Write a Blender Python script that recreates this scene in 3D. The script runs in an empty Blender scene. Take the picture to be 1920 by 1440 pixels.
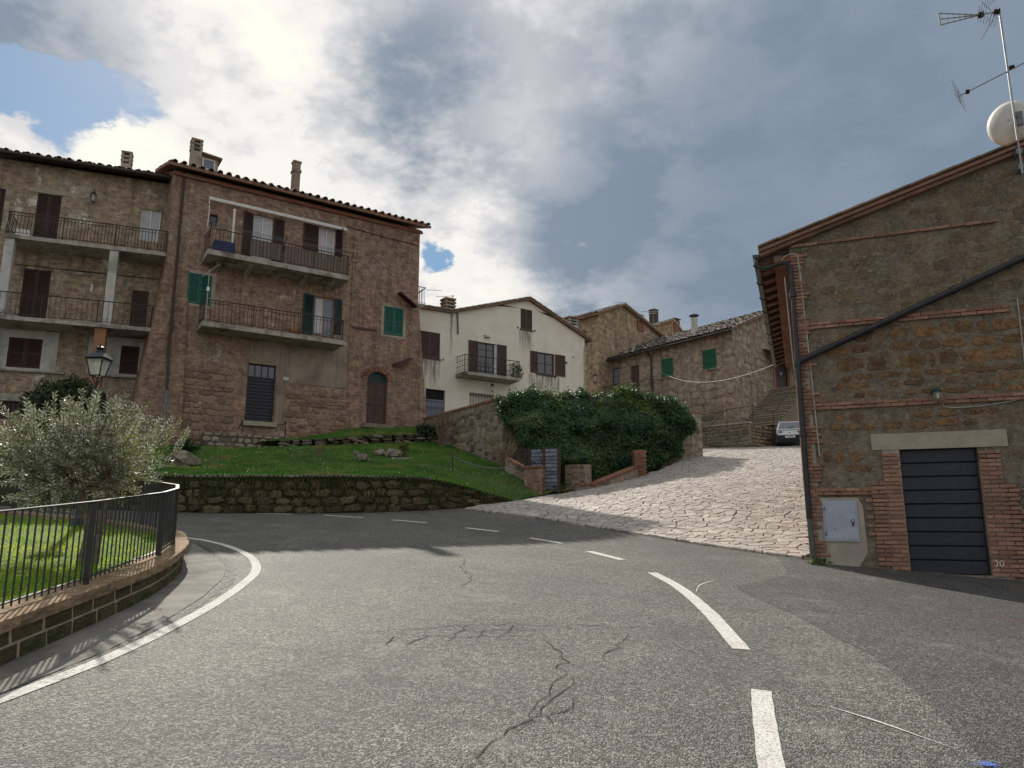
import bpy, bmesh, math, random
import numpy as np
from mathutils import Vector, Matrix
R = math.radians
rng = np.random.default_rng(11); random.seed(11)
scn = bpy.context.scene
COL = scn.collection
# ------------------------------------------------------------------ camera
PITCH = R(10.7); FPX = 1350.0; EYE = Vector((0, 0, 1.6))
cam = bpy.data.cameras.new('camera'); camo = bpy.data.objects.new('camera', cam); COL.objects.link(camo)
cam.sensor_width = 36.0; cam.lens = FPX / 1920 * 36; cam.clip_start = 0.05; cam.clip_end = 2000
camo.location = EYE; camo.rotation_euler = (R(90) + PITCH, 0, 0); scn.camera = camo
# ------------------------------------------------------------------ sun, view
SUN_AZ, SUN_EL = R(-25.5), R(39.2)          # azimuth from +Y, negative to the left
SUNV = Vector((math.sin(SUN_AZ) * math.cos(SUN_EL), math.cos(SUN_AZ) * math.cos(SUN_EL), math.sin(SUN_EL)))
sl = bpy.data.lights.new('sun', 'SUN'); sl.energy = 2.6; sl.angle = R(0.6); sl.color = (1.0, 0.93, 0.82)
so = bpy.data.objects.new('sun', sl); COL.objects.link(so)
so.rotation_euler = (-SUNV).to_track_quat('-Z', 'Y').to_euler(); so.location = (0, 0, 40)
scn.view_settings.view_transform = 'Standard'; scn.view_settings.look = 'None'
scn.view_settings.exposure = 1.0; scn.view_settings.gamma = 1.0
scn.cycles.max_bounces = 6; scn.cycles.transparent_max_bounces = 12

def ray(px, py):
    a = (px - 960) / FPX; b = (720 - py) / FPX
    c, s = math.cos(PITCH), math.sin(PITCH)
    return Vector((a, c - b * s, s + b * c))
def at(px, py, Y):
    d = ray(px, py); return EYE + d * (Y / d.y)

# ------------------------------------------------------------------ node helpers
class NT:
    def __init__(s, nt): s.nt = nt
    def n(s, t, **k):
        nd = s.nt.nodes.new(t)
        for a, v in k.items(): setattr(nd, a, v)
        return nd
    def put(s, sock, v):
        if v is None: return
        if isinstance(v, bpy.types.NodeSocket): s.nt.links.new(v, sock)
        else:
            if isinstance(v, (tuple, list)) and len(v) == 3 and sock.type == 'RGBA': v = (*v, 1)
            sock.default_value = v
    def m(s, op, a, b=None, c=None, clamp=False):
        nd = s.n('ShaderNodeMath', operation=op); nd.use_clamp = clamp
        s.put(nd.inputs[0], a); s.put(nd.inputs[1], b); s.put(nd.inputs[2], c)
        return nd.outputs[0]
    def vm(s, op, a, b=None):
        nd = s.n('ShaderNodeVectorMath', operation=op)
        s.put(nd.inputs[0], a); s.put(nd.inputs[1], b)
        return nd.outputs['Value'] if op in ('DOT_PRODUCT', 'LENGTH') else nd.outputs[0]
    def ss(s, v, lo, hi, a=0.0, b=1.0, typ='SMOOTHSTEP'):
        nd = s.n('ShaderNodeMapRange', interpolation_type=typ); nd.clamp = True
        for i, x in enumerate((v, lo, hi, a, b)): s.put(nd.inputs[i], x)
        return nd.outputs[0]
    def mix(s, f, a, b, mode='MIX'):
        nd = s.n('ShaderNodeMix', data_type='RGBA', blend_type=mode); nd.clamp_factor = True
        s.put(nd.inputs[0], f); s.put(nd.inputs[6], a); s.put(nd.inputs[7], b)
        return nd.outputs[2]
    def noise(s, v, scale, detail=4, rough=.55, dist=0):
        nd = s.n('ShaderNodeTexNoise'); s.put(nd.inputs['Vector'], v)
        nd.inputs['Scale'].default_value = scale; nd.inputs['Detail'].default_value = detail
        nd.inputs['Roughness'].default_value = rough; nd.inputs['Distortion'].default_value = dist
        return nd.outputs['Fac']
    def vor(s, v, scale, feature='F1', out='Distance', rand=1.0):
        nd = s.n('ShaderNodeTexVoronoi', feature=feature); s.put(nd.inputs['Vector'], v)
        nd.inputs['Scale'].default_value = scale; nd.inputs['Randomness'].default_value = rand
        return nd.outputs[out]
    def xyz(s, x, y, z):
        nd = s.n('ShaderNodeCombineXYZ')
        for i, v in enumerate((x, y, z)): s.put(nd.inputs[i], v)
        return nd.outputs[0]
    def sep(s, v):
        nd = s.n('ShaderNodeSeparateXYZ'); s.put(nd.inputs[0], v); return nd.outputs

# ------------------------------------------------------------------ world
wd = bpy.data.worlds.new('World'); scn.world = wd; wd.use_nodes = True
wt = wd.node_tree; wt.nodes.clear(); K = NT(wt)
sky = K.n('ShaderNodeTexSky', sky_type='NISHITA'); sky.sun_disc = False
sky.sun_elevation = SUN_EL; sky.sun_rotation = SUN_AZ; sky.air_density = 0.9; sky.dust_density = 0.3; sky.ozone_density = 3.0
bg1 = K.n('ShaderNodeBackground'); bg1.inputs[1].default_value = 0.043
hs = K.n('ShaderNodeHueSaturation'); hs.inputs['Saturation'].default_value = 1.05; hs.inputs['Hue'].default_value = .482; K.put(hs.inputs['Color'], sky.outputs[0]); K.put(bg1.inputs[0], hs.outputs[0])
dv = K.n('ShaderNodeTexCoord').outputs['Generated']
dx, dy, dz = K.sep(dv)
zc = K.m('ADD', K.m('MAXIMUM', dz, 0.0), 0.30)
pl = K.xyz(K.m('DIVIDE', dx, zc), K.m('DIVIDE', dy, zc), 3.7)
def blob(px, py, r0, r1):
    c = ray(px, py).normalized()
    return K.ss(K.vm('DOT_PRODUCT', dv, tuple(c)), math.cos(R(r1)), math.cos(R(r0)))
def addall(l):
    r = l[0]
    for x in l[1:]: r = K.m('ADD', r, x)
    return r
nA = K.noise(pl, 2.3, 11, .62, .0)
nB = K.noise(K.vm('ADD', pl, (5.3, 1.1, 2)), 3.1, 11, .60, .0)
nC = K.noise(K.vm('ADD', pl, (1.3, 8.1, 6)), 1.25, 8, .55, .0)
nD = K.noise(K.vm('ADD', pl, (2.3, 4.1, 9)), 7.5, 9, .62, .0)
edge_n = K.m('ADD', K.m('MULTIPLY', K.m('SUBTRACT', nB, .5), 1.6), K.m('MULTIPLY', K.m('SUBTRACT', nD, .5), 2.2))
def hole(px, py, r0, r1, w):                    # gaps in the cloud with ragged, noise-driven rims
    c = tuple(ray(px, py).normalized())
    ang = K.m('ADD', K.m('MULTIPLY', K.m('ARCCOSINE', K.m('MINIMUM', K.vm('DOT_PRODUCT', dv, c), .99999)), 57.2958), K.m('MULTIPLY', edge_n, r1 * 1.1))
    return K.m('MULTIPLY', K.ss(ang, r1, r0), w)
holes = addall([hole(110, 225, .3, 3.7, .44), hole(265, 195, .2, 3.2, .40), hole(812, 482, .2, 2.3, .60), hole(570, 330, .3, 3.2, .30), hole(10, 165, .3, 3.0, .36), hole(345, 150, .2, 2.4, .3)])
cov = K.ss(K.m('SUBTRACT', K.m('ADD', nA, .24), holes), .34, .58)
sund = K.vm('DOT_PRODUCT', dv, tuple(SUNV))
sunp = K.ss(sund, .78, 1.0)
right = K.ss(K.vm('DOT_PRODUCT', dv, tuple(ray(1720, 330).normalized())), math.cos(R(32)), math.cos(R(8)))
puff = K.m('ADD', K.m('MULTIPLY', K.ss(nB, .40, .60), .72), K.m('MULTIPLY', K.ss(nD, .38, .62), .24))
lit = addall([puff, K.m('MULTIPLY', sunp, .22), K.m('MULTIPLY', K.ss(nC, .35, .65), .22),
              K.m('MULTIPLY', blob(1030, 255, 1, 8), .16), K.m('MULTIPLY', blob(520, 230, 2, 10), .14),
              K.m('MULTIPLY', blob(905, 520, 1, 7), .28), K.m('MULTIPLY', blob(100, 290, 1, 8), .35),
              K.m('MULTIPLY', blob(330, 60, 2, 9), .18), K.m('MULTIPLY', blob(1150, 120, 3, 12), .16)])
lit = K.m('SUBTRACT', lit, addall([K.m('MULTIPLY', right, .42), K.m('MULTIPLY', blob(790, 200, 2, 9), .38),
              K.m('MULTIPLY', blob(1280, 420, 3, 13), .16), K.m('MULTIPLY', blob(60, 60, 1, 7), .30)]))
lit = K.m('SUBTRACT', lit, .06)
ccol = K.mix(K.ss(lit, .0, .95, typ='LINEAR'), (.150, .186, .232), (.53, .515, .505))
ccol = K.mix(K.ss(lit, .85, 1.45), ccol, (.60, .595, .53))
ccol = K.mix(K.m('MULTIPLY', right, .90), ccol, (.118, .158, .208))
bg2 = K.n('ShaderNodeBackground'); K.put(bg2.inputs[0], ccol); bg2.inputs[1].default_value = 0.85
mx = K.n('ShaderNodeMixShader'); K.put(mx.inputs[0], cov)
wt.links.new(bg1.outputs[0], mx.inputs[1]); wt.links.new(bg2.outputs[0], mx.inputs[2])
wo = K.n('ShaderNodeOutputWorld'); wt.links.new(mx.outputs[0], wo.inputs[0])

# ------------------------------------------------------------------ materials
MATS = {}
def newmat(name):
    m = bpy.data.materials.new(name); m.use_nodes = True
    nt = m.node_tree; b = nt.nodes['Principled BSDF']; MATS[name] = m
    return m, NT(nt), b
def coords(k, rand=False):
    co = k.n('ShaderNodeTexCoord').outputs['Object']
    if rand:
        oi = k.n('ShaderNodeObjectInfo').outputs['Random']
        co = k.vm('ADD', co, k.xyz(k.m('MULTIPLY', oi, 37.0), k.m('MULTIPLY', oi, 11.0), k.m('MULTIPLY', oi, 23.0)))
        return co, oi
    return co, None
def bump(k, b, h, strength, dist=.02):
    bn = k.n('ShaderNodeBump'); bn.inputs['Strength'].default_value = strength; bn.inputs['Distance'].default_value = dist
    k.put(bn.inputs['Height'], h); k.nt.links.new(bn.outputs[0], b.inputs['Normal'])
GAIN = {'rubble_moss': 1.35, 'moss_bed': 1.2, 'stone_b': 1.45, 'stone_grey': 1.5, 'stone_pale': 1.25, 'plaster_brown': 1.5, 'plaster_grey': 1.3, 'grass': 1.7, 'grass_far': 1.75, 'lawn_soil': 1.5, 'wood_brown': 1.25,
        'olive_leaf': 1.5, 'olive_leaf_back': 1.35, 'tuff_block': 1.4, 'tuff_coping': 1.15, 'rock': 1.2, 'tile_grey': 1.25, 'brick_old': 1.3, 'concrete': 1.15, 'bush_leaf': 1.5, 'twig': 1.3, 'reed_screen': 1.3, 'concrete_apron': .95}
def gain(c, g, sat=1.0):
    if c is None: return None
    l = .3 * c[0] + .5 * c[1] + .2 * c[2]; return tuple(min(.85, (l + (q - l) * sat) * g) for q in c)
def pm(name, c1, c2, scale=3.0, c3=None, s3=.6, rough=.9, spec=.25, bs=40, bst=.3, bd=.01, rand=0.0, metal=0.0, lo=.35, hi=.65, trans=0.0, streak=None):
    gg = GAIN.get(name, 1.0); c1, c2, c3, streak = (gain(c, gg) for c in (c1, c2, c3, streak))
    m, k, b = newmat(name)
    co, oi = coords(k, rand > 0)
    n = k.noise(co, scale, 6, .62)
    col = k.mix(k.ss(n, lo, hi), c1, c2)
    if c3: col = k.mix(k.ss(k.noise(k.vm('ADD', co, (3, 7, 1)), s3, 5, .6), .50, .66), col, c3)
    if streak:
        sx, sy, sz = k.sep(co)
        sn = k.noise(k.xyz(k.m('MULTIPLY', sx, 5), k.m('MULTIPLY', sy, 5), k.m('MULTIPLY', sz, .35)), 1.0, 4, .6)
        col = k.mix(k.m('MULTIPLY', k.ss(sn, .52, .72), .7), col, streak)
    if rand:
        col = k.mix(1.0, col, k.mix(oi, (1 - rand,) * 3, (1 + rand, 1 + rand * .85, 1 + rand * .7)), 'MULTIPLY')
    k.put(b.inputs['Base Color'], col); b.inputs['Roughness'].default_value = rough
    b.inputs['Specular IOR Level'].default_value = spec; b.inputs['Metallic'].default_value = metal
    if bst: bump(k, b, k.noise(co, bs, 5, .65), bst, bd)
    if trans:
        tr = k.n('ShaderNodeBsdfTranslucent'); k.put(tr.inputs[0], col)
        ms = k.n('ShaderNodeMixShader'); ms.inputs[0].default_value = trans
        k.nt.links.new(b.outputs[0], ms.inputs[1]); k.nt.links.new(tr.outputs[0], ms.inputs[2])
        k.nt.links.new(ms.outputs[0], k.nt.nodes['Material Output'].inputs[0])
    return m
def oldwall(name, b1, b2, mort, plaster, pl_amt, bw=.27, bh=.075, lich=None, patch=None, bst=.5):
    """weathered masonry too far off to pick apart: irregular coursed pieces, mortar, plaster remnants, lichen, run-off"""
    b1, b2, mort, plaster, lich, patch = (gain(tuple(q * t_ for q, t_ in zip(c, (.98, 1.02, .93))) if c else None, 2.35, .71) for c in (b1, b2, mort, plaster, lich, patch))
    m, k, b = newmat(name); co, _ = coords(k)
    x, y, z = k.sep(co)
    wob = k.n('ShaderNodeTexNoise'); k.put(wob.inputs['Vector'], co); wob.inputs['Scale'].default_value = 1.7; wob.inputs['Detail'].default_value = 4
    v = k.xyz(k.m('DIVIDE', k.m('ADD', x, y), bw), k.m('DIVIDE', z, bh), 0.0)
    v = k.vm('ADD', v, k.vm('MULTIPLY', wob.outputs['Color'], (.5, 1.3, 0)))
    def vorn(feature):
        nd = k.n('ShaderNodeTexVoronoi', feature=feature, voronoi_dimensions='2D'); k.put(nd.inputs['Vector'], v); nd.inputs['Scale'].default_value = 1.0; nd.inputs['Randomness'].default_value = .72; return nd
    cellc = k.sep(vorn('F1').outputs['Color']); edge = vorn('DISTANCE_TO_EDGE').outputs['Distance']
    fine = k.noise(co, 11, 7, .75); mid = k.noise(co, 3.1, 7, .72)
    col = k.mix(cellc[0], b1, b2)
    col = k.mix(1.0, col, k.mix(cellc[1], (.68, .70, .72), (1.28, 1.24, 1.2)), 'MULTIPLY')
    col = k.mix(k.m('MULTIPLY', k.ss(edge, .13, .03), .75), col, mort)
    col = k.mix(k.ss(fine, .45, .75), col, mort)
    big = k.noise(co, .62, 8, .72)
    col = k.mix(k.m('MULTIPLY', k.ss(big, .60 - pl_amt, .66 - pl_amt), .82), col, k.mix(k.ss(mid, .35, .65), gain(plaster, .82), gain(plaster, 1.1)))
    if patch: col = k.mix(k.m('MULTIPLY', k.ss(k.noise(k.vm('ADD', co, (9, 2, 4)), 1.0, 8, .75), .57, .61), .85), col, k.mix(k.ss(mid, .4, .6), patch, gain(patch, 1.25)))
    if lich: col = k.mix(k.m('MULTIPLY', k.ss(k.noise(k.vm('ADD', co, (1, 12, 4)), .8, 8, .75), .57, .66), .7), col, lich)
    sx = k.noise(k.xyz(k.m('MULTIPLY', x, 2.2), k.m('MULTIPLY', y, 2.2), k.m('MULTIPLY', z, .28)), 1.0, 6, .7)
    col = k.mix(k.m('MULTIPLY', k.ss(sx, .47, .70), .5), col, (.10, .082, .066))
    col = k.mix(1.0, col, k.mix(k.ss(mid, .28, .72), (.62, .62, .63), (1.3, 1.29, 1.27)), 'MULTIPLY')
    col = k.mix(k.ss(k.noise(co, 7.5, 3, .6), .26, .34), (.035, .028, .022), col)
    col = k.mix(k.m('MULTIPLY', k.ss(k.noise(k.vm('ADD', co, (5, 5, 5)), 6, 4, .7), .66, .70), .6), col, gain(mort, 1.7))
    k.put(b.inputs['Base Color'], col); b.inputs['Roughness'].default_value = .95; b.inputs['Specular IOR Level'].default_value = .1
    h = k.m('ADD', k.m('MULTIPLY', k.ss(edge, .0, .15), .6), k.m('ADD', k.m('MULTIPLY', fine, 1.3), k.m('ADD', mid, k.noise(co, 40, 4, .7))))
    bump(k, b, h, bst + .3, .045)
    return m
def asphalt(name, base, lite, dark, sc=1.0):
    m, k, b = newmat(name); co, _ = coords(k)
    def cell(scale, off):
        nd = k.n('ShaderNodeTexVoronoi'); k.put(nd.inputs['Vector'], k.vm('ADD', co, off)); nd.inputs['Scale'].default_value = scale * sc
        return k.sep(nd.outputs['Color'])[0], nd.outputs['Distance']
    c1, d1 = cell(88, (0, 0, 0)); c2, d2 = cell(44, (3, 1, 0)); big = k.noise(co, .4, 6, .65); med = k.noise(co, 2.6, 7, .72); wear = k.noise(co, 1.1, 8, .75)
    g = k.m('ADD', k.m('MULTIPLY', c1, .62), k.m('MULTIPLY', c2, .38))
    col = k.mix(k.ss(g, .12, .62), dark, base); col = k.mix(k.ss(g, .52, .92), col, lite)
    col = k.mix(k.m('MULTIPLY', k.ss(d1, .55, .8), .7), col, dark)
    col = k.mix(k.m('MULTIPLY', k.ss(med, .52, .70), .45), col, dark)
    col = k.mix(k.m('MULTIPLY', k.ss(wear, .55, .68), .30), col, lite)
    col = k.mix(1.0, col, k.mix(k.ss(big, .35, .65), (.80, .80, .80), (1.12, 1.10, 1.06)), 'MULTIPLY')
    k.put(b.inputs['Base Color'], col); b.inputs['Roughness'].default_value = .66; b.inputs['Specular IOR Level'].default_value = .40
    bump(k, b, k.m('ADD', k.m('MULTIPLY', d1, -1.0), k.m('ADD', k.m('MULTIPLY', g, 1.4), k.m('MULTIPLY', med, .4))), .85, .014)
    return m
asphalt('asphalt', (.150, .152, .138), (.39, .39, .35), (.050, .051, .047))
asphalt('asphalt_dark', (.095, .099, .098), (.29, .29, .27), (.028, .029, .030), 1.1)
pm('concrete_apron', (.17, .165, .15), (.26, .25, .225), 2.2, (.10, .10, .09), .5, bs=60, bst=.3)
pm('crack', (.03, .029, .027), (.055, .053, .05), 5, bst=0)
def roadpaint():
    m, k, b = newmat('road_paint'); co, _ = coords(k)
    col = k.mix(k.ss(k.noise(co, 42, 5, .8), .50, .62), (.66, .65, .61), (.24, .235, .215))
    col = k.mix(k.m('MULTIPLY', k.ss(k.noise(co, 2.2, 5, .6), .45, .7), .4), col, (.36, .355, .33))
    k.put(b.inputs['Base Color'], col); b.inputs['Roughness'].default_value = .85; b.inputs['Specular IOR Level'].default_value = .2
    bump(k, b, k.noise(co, 60, 3, .7), .8, .012)
roadpaint()
pm('soil', (.07, .055, .04), (.11, .09, .06), 4)
pm('bed_soil', (.06, .10, .016), (.10, .15, .025), 2.5, (.10, .11, .035), 1.2)
pm('lawn_soil', (.035, .055, .016), (.06, .085, .025), 2.5, (.07, .06, .03), 1.2)
pm('flagstone', (.36, .325, .285), (.485, .45, .395), 1.6, (.33, .285, .26), 5.0, rough=.62, spec=.45, bs=26, bst=.45, bd=.014, rand=.16)
pm('joint_bed', (.022, .019, .015), (.05, .042, .032), 6)
pm('tuff_block', (.05, .046, .024), (.105, .085, .048), 5, (.036, .048, .016), 1.6, bs=35, bst=.8, bd=.02, rand=.2)
pm('tuff_coping', (.185, .13, .075), (.28, .20, .125), 4, (.12, .10, .055), 2.0, bs=40, bst=.7, rand=.12)
pm('mortar', (.30, .25, .18), (.38, .325, .24), 8, bs=50)
pm('rubble_moss', (.045, .042, .022), (.105, .09, .058), 4.5, (.036, .046, .012), 1.1, bs=25, bst=.9, bd=.03, rand=.45)
pm('moss_bed', (.022, .026, .010), (.05, .045, .025), 3, bs=20, bst=1)
pm('kerb_stone', (.20, .185, .155), (.30, .28, .24), 5, (.10, .11, .05), 1.5, rand=.15)
pm('iron', (.012, .014, .016), (.022, .024, .026), 6, rough=.38, spec=.5, bst=.1)
pm('iron_rust', (.035, .024, .02), (.055, .035, .026), 8, rough=.6, spec=.4)
pm('olive_bark', (.11, .085, .06), (.20, .165, .12), 14, bs=30, bst=1, bd=.02)
pm('olive_leaf', (.085, .105, .052), (.15, .17, .095), 2.2, (.19, .20, .035), .9, rough=.42, spec=.45, bst=0, trans=.35)
pm('olive_leaf_back', (.27, .29, .225), (.38, .39, .32), 2.2, rough=.42, spec=.4, bst=0, trans=.25)
pm('ivy_leaf', (.022, .062, .022), (.050, .115, .038), 1.6, (.085, .135, .03), .5, rough=.5, spec=.3, bst=0, trans=.22)
pm('leaf_pale', (.07, .12, .03), (.13, .18, .05), 1.6, rough=.65, spec=.15, bst=0, trans=.45)  # pale leaf green of small plants; on the ivy top its paleness imitates backlight
pm('bush_leaf', (.018, .03, .012), (.04, .055, .022), 1.6, rough=.45, spec=.35, bst=0, trans=.2)
pm('grass', (.11, .21, .008), (.19, .31, .014), .9, (.28, .33, .03), .5, rough=.7, spec=.12, bst=0, trans=.62)
pm('grass_far', (.045, .115, .022), (.085, .175, .030), .7, (.17, .17, .05), .55, rough=.6, spec=.2, bst=0, trans=.35)
pm('moss_leaf', (.05, .07, .018), (.085, .10, .03), 2.5, (.10, .09, .035), 1.2, rough=.7, bst=0, trans=.2)
pm('daisy', (.75, .75, .72), (.8, .8, .76), 2, bst=0)
pm('twig', (.12, .085, .055), (.20, .15, .10), 5, bst=0)
pm('rock', (.13, .11, .09), (.24, .21, .175), 4, (.07, .08, .035), 2, bs=18, bst=.9, bd=.03, rand=.25)
oldwall('wall_a', (.235, .15, .085), (.17, .11, .075), (.22, .185, .14), (.245, .215, .165), .05, patch=(.30, .28, .24), lich=(.19, .15, .065))
oldwall('wall_b', (.215, .105, .062), (.155, .082, .055), (.20, .155, .115), (.205, .165, .125), .02, patch=(.22, .185, .15), lich=(.17, .125, .045))
oldwall('wall_b_pier', (.23, .115, .07), (.17, .085, .055), (.22, .17, .125), (.20, .17, .135), .0, bst=.8)
oldwall('wall_d', (.24, .155, .085), (.17, .11, .065), (.15, .12, .085), (.21, .165, .11), -.02, bw=.42, bh=.20, lich=(.20, .155, .06))
oldwall('wall_e', (.205, .145, .10), (.16, .105, .075), (.20, .165, .13), (.215, .18, .145), .05, bw=.40, bh=.18, lich=(.21, .14, .055), bst=.8)
oldwall('wall_garden', (.17, .115, .08), (.13, .095, .07), (.15, .125, .10), (.17, .135, .105), .08, bw=.5, bh=.22, lich=(.10, .09, .045))
def mortarwall():
    m, k, b = newmat('wall_h'); co, _ = coords(k)
    n1 = k.noise(co, 2.3, 8, .74); n2 = k.noise(co, 13, 7, .78); n3 = k.noise(k.vm('ADD', co, (4, 4, 9)), .5, 4, .6); v = k.vor(co, 9.5); n4 = k.noise(k.vm('ADD', co, (8, 1, 9)), 30, 4, .7); n5 = k.noise(k.vm('ADD', co, (2, 7, 9)), 5.5, 7, .75)
    z = k.sep(co)[2]
    col = k.mix(k.ss(n1, .36, .64), (.185, .155, .115), (.37, .315, .235))
    up = k.ss(k.m('ADD', z, k.m('MULTIPLY', n3, 1.6)), 3.0, 4.6)
    col = k.mix(k.m('MULTIPLY', k.m('MULTIPLY', k.ss(n5, .50, .58), k.m('ADD', k.m('MULTIPLY', up, .75), .2)), .9), col, (.33, .225, .12))
    col = k.mix(k.m('MULTIPLY', k.ss(n2, .53, .62), .85), col, (.46, .42, .35))
    col = k.mix(k.m('MULTIPLY', k.ss(n2, .44, .36), .9), col, (.07, .06, .048))
    col = k.mix(k.m('MULTIPLY', k.ss(n4, .62, .70), .8), col, (.52, .49, .43))
    col = k.mix(k.m('MULTIPLY', k.ss(n4, .36, .30), .8), col, (.04, .034, .028))
    col = k.mix(k.m('MULTIPLY', k.m('MULTIPLY', k.ss(v, .22, .12), up), .6), col, (.44, .39, .28))
    k.put(b.inputs['Base Color'], col); b.inputs['Roughness'].default_value = .95; b.inputs['Specular IOR Level'].default_value = .1
    bump(k, b, k.m('ADD', k.m('MULTIPLY', n2, 1.5), k.m('ADD', n1, k.m('ADD', n4, n5))), 1.0, .06)
mortarwall()
def tuffstone(name, ca, cb, cc, lo, hi):
    m, k, b = newmat(name); co, oi = coords(k, True)
    gm = k.n('ShaderNodeNewGeometry').outputs['Position']
    n = k.noise(gm, 7, 6, .75); v = k.noise(gm, 38, 5, .75)
    col = k.mix(k.ss(n, .32, .66), ca, cb)
    col = k.mix(k.ss(v, .47, .36), col, (.035, .024, .016))
    col = k.mix(k.m('MULTIPLY', k.ss(k.noise(gm, 17, 5, .75), .55, .66), .75), col, cc)
    col = k.mix(1.0, col, k.mix(oi, lo, hi), 'MULTIPLY')
    k.put(b.inputs['Base Color'], col); b.inputs['Roughness'].default_value = .95; b.inputs['Specular IOR Level'].default_value = .1
    bump(k, b, k.m('ADD', v, k.noise(gm, 12, 4, .7)), 1.0, .06)
tuffstone('tuff_stone', (.22, .13, .07), (.43, .27, .14), (.36, .29, .21), (.62, .66, .72), (1.1, 1.03, .98))
tuffstone('tuff_stone_worn', (.20, .165, .12), (.34, .26, .17), (.40, .36, .29), (.72, .74, .76), (1.1, 1.06, 1.02))
pm('brick', (.31, .168, .115), (.225, .12, .085), 11, (.33, .24, .18), 2.5, bs=60, bst=.5, rand=.28)
pm('brick_old', (.24, .105, .07), (.17, .08, .055), 9, (.20, .15, .11), 2, bs=60, bst=.5, rand=.3)
pm('brick_mortar', (.27, .235, .195), (.34, .30, .25), 10, bs=60)
pm('stone_b', (.225, .155, .105), (.15, .105, .075), 6, (.20, .165, .11), 1.5, bs=22, bst=.9, bd=.03, rand=.3)
pm('stone_pale', (.30, .265, .215), (.21, .18, .145), 6, (.15, .12, .085), 2.0, bs=22, bst=.8, bd=.02, rand=.25)
pm('stone_grey', (.165, .145, .115), (.095, .08, .062), 6, (.12, .095, .06), 1.4, bs=22, bst=.9, bd=.03, rand=.35)
pm('concrete', (.25, .235, .20), (.36, .34, .295), 3, (.13, .12, .10), .9, bs=45, bst=.4, streak=(.14, .13, .11))
pm('lintel_concrete', (.31, .28, .21), (.37, .335, .26), 6, bs=55, bst=.5)
pm('plaster_white', (.42, .41, .38), (.52, .51, .475), 2.4, (.30, .285, .25), .9, bs=40, bst=.3)
pm('plaster_grey', (.24, .21, .17), (.31, .28, .23), 1.6, (.18, .15, .115), .8, bs=30, bst=.5)
pm('plaster_brown', (.17, .135, .105), (.215, .175, .135), 1.5, (.13, .10, .078), .7, bs=30, bst=.5, streak=(.09, .072, .058))
pm('orange_pier', (.33, .155, .08), (.26, .13, .07), 4, bst=.2)
pm('wood_dark', (.040, .022, .020), (.058, .031, .027), 8, rough=.6, spec=.3, bst=.15)
pm('wood_brown', (.055, .034, .030), (.075, .045, .038), 8, rough=.6, spec=.3, bst=.2)
pm('door_blue_black', (.020, .022, .030), (.032, .034, .044), 5, rough=.5, spec=.35, bst=.15)
pm('garage_door', (.017, .021, .030), (.026, .031, .042), 7, (.012, .015, .021), 1.5, rough=.45, spec=.4, bst=.15)
pm('green_paint', (.012, .085, .062), (.020, .11, .08), 5, rough=.5, spec=.35, bst=.15)
pm('green_dark', (.008, .030, .028), (.013, .042, .038), 5, rough=.5, spec=.35, bst=.15)
pm('green_bright', (.010, .085, .045), (.018, .12, .06), 5, rough=.5, spec=.35, bst=.15)
pm('blue_grey_paint', (.16, .185, .235), (.22, .245, .295), 5, (.12, .13, .16), 1.8, rough=.6, bst=.3)
pm('plank_blue', (.13, .155, .20), (.22, .24, .28), 9, (.05, .055, .065), 3.5, rough=.8, bst=.5, rand=.2)
pm('white_paint', (.70, .69, .66), (.78, .77, .74), 4, rough=.5, bst=.05)
pm('curtain', (.62, .63, .65), (.74, .75, .76), 3, rough=.9, bst=0, trans=.2)
pm('window_wood', (.30, .21, .11), (.36, .26, .15), 8, rough=.5)
pm('black_pipe', (.014, .015, .017), (.024, .025, .028), 5, rough=.42, spec=.45, bst=.1)
pm('brown_pipe', (.045, .030, .024), (.060, .040, .03), 5, rough=.45, bst=.05)
pm('grey_pipe', (.14, .155, .17), (.18, .195, .21), 5, rough=.5, bst=.05)
pm('conduit', (.36, .35, .31), (.44, .43, .38), 5, rough=.6, bst=.05)
pm('gutter_metal', (.065, .078, .066), (.10, .112, .095), 4, (.05, .055, .045), 1.3, rough=.5, spec=.4, metal=.3)
pm('cabinet_grey', (.34, .37, .44), (.39, .42, .49), 5, (.30, .33, .40), 1.5, rough=.5, spec=.35, bst=.1)
pm('alu', (.25, .26, .27), (.33, .34, .35), 5, rough=.5, metal=.5, bst=.05)
pm('dish', (.50, .50, .46), (.60, .59, .54), 3, rough=.55, bst=.05)
pm('tile', (.20, .125, .085), (.28, .175, .12), 4, (.15, .135, .11), 1.2, bs=40, bst=.4, rand=.25)
pm('tile_grey', (.26, .24, .21), (.145, .125, .105), 3.6, (.37, .35, .305), 1.8, bs=30, bst=.6, rand=.2, lo=.42, hi=.58)
pm('terracotta_board', (.22, .125, .088), (.29, .17, .12), 5, (.16, .10, .075), 1.2, bst=.3)
pm('car_white', (.70, .72, .74), (.74, .76, .78), 2, rough=.25, spec=.5, bst=0)
pm('car_black', (.014, .016, .022), (.02, .022, .03), 5, rough=.55, bst=0)
pm('plastic_blue', (.02, .03, .09), (.03, .045, .12), 5, rough=.5, bst=0)
pm('planter_pot', (.33, .13, .07), (.40, .17, .09), 5, bst=.2)
pm('reed_screen', (.115, .088, .072), (.17, .135, .11), 14, bs=30, bst=.4, streak=(.06, .045, .037))
pm('red_lamp', (.16, .02, .02), (.2, .03, .03), 4, rough=.3, bst=0)
pm('text_black', (.015, .015, .015), (.02, .02, .02), 4, bst=0)
pm('blue_spray', (.06, .12, .55), (.15, .25, .7), 40, bst=0)
pm('red_spray', (.45, .10, .05), (.16, .12, .1), 40, bst=0)
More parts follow.
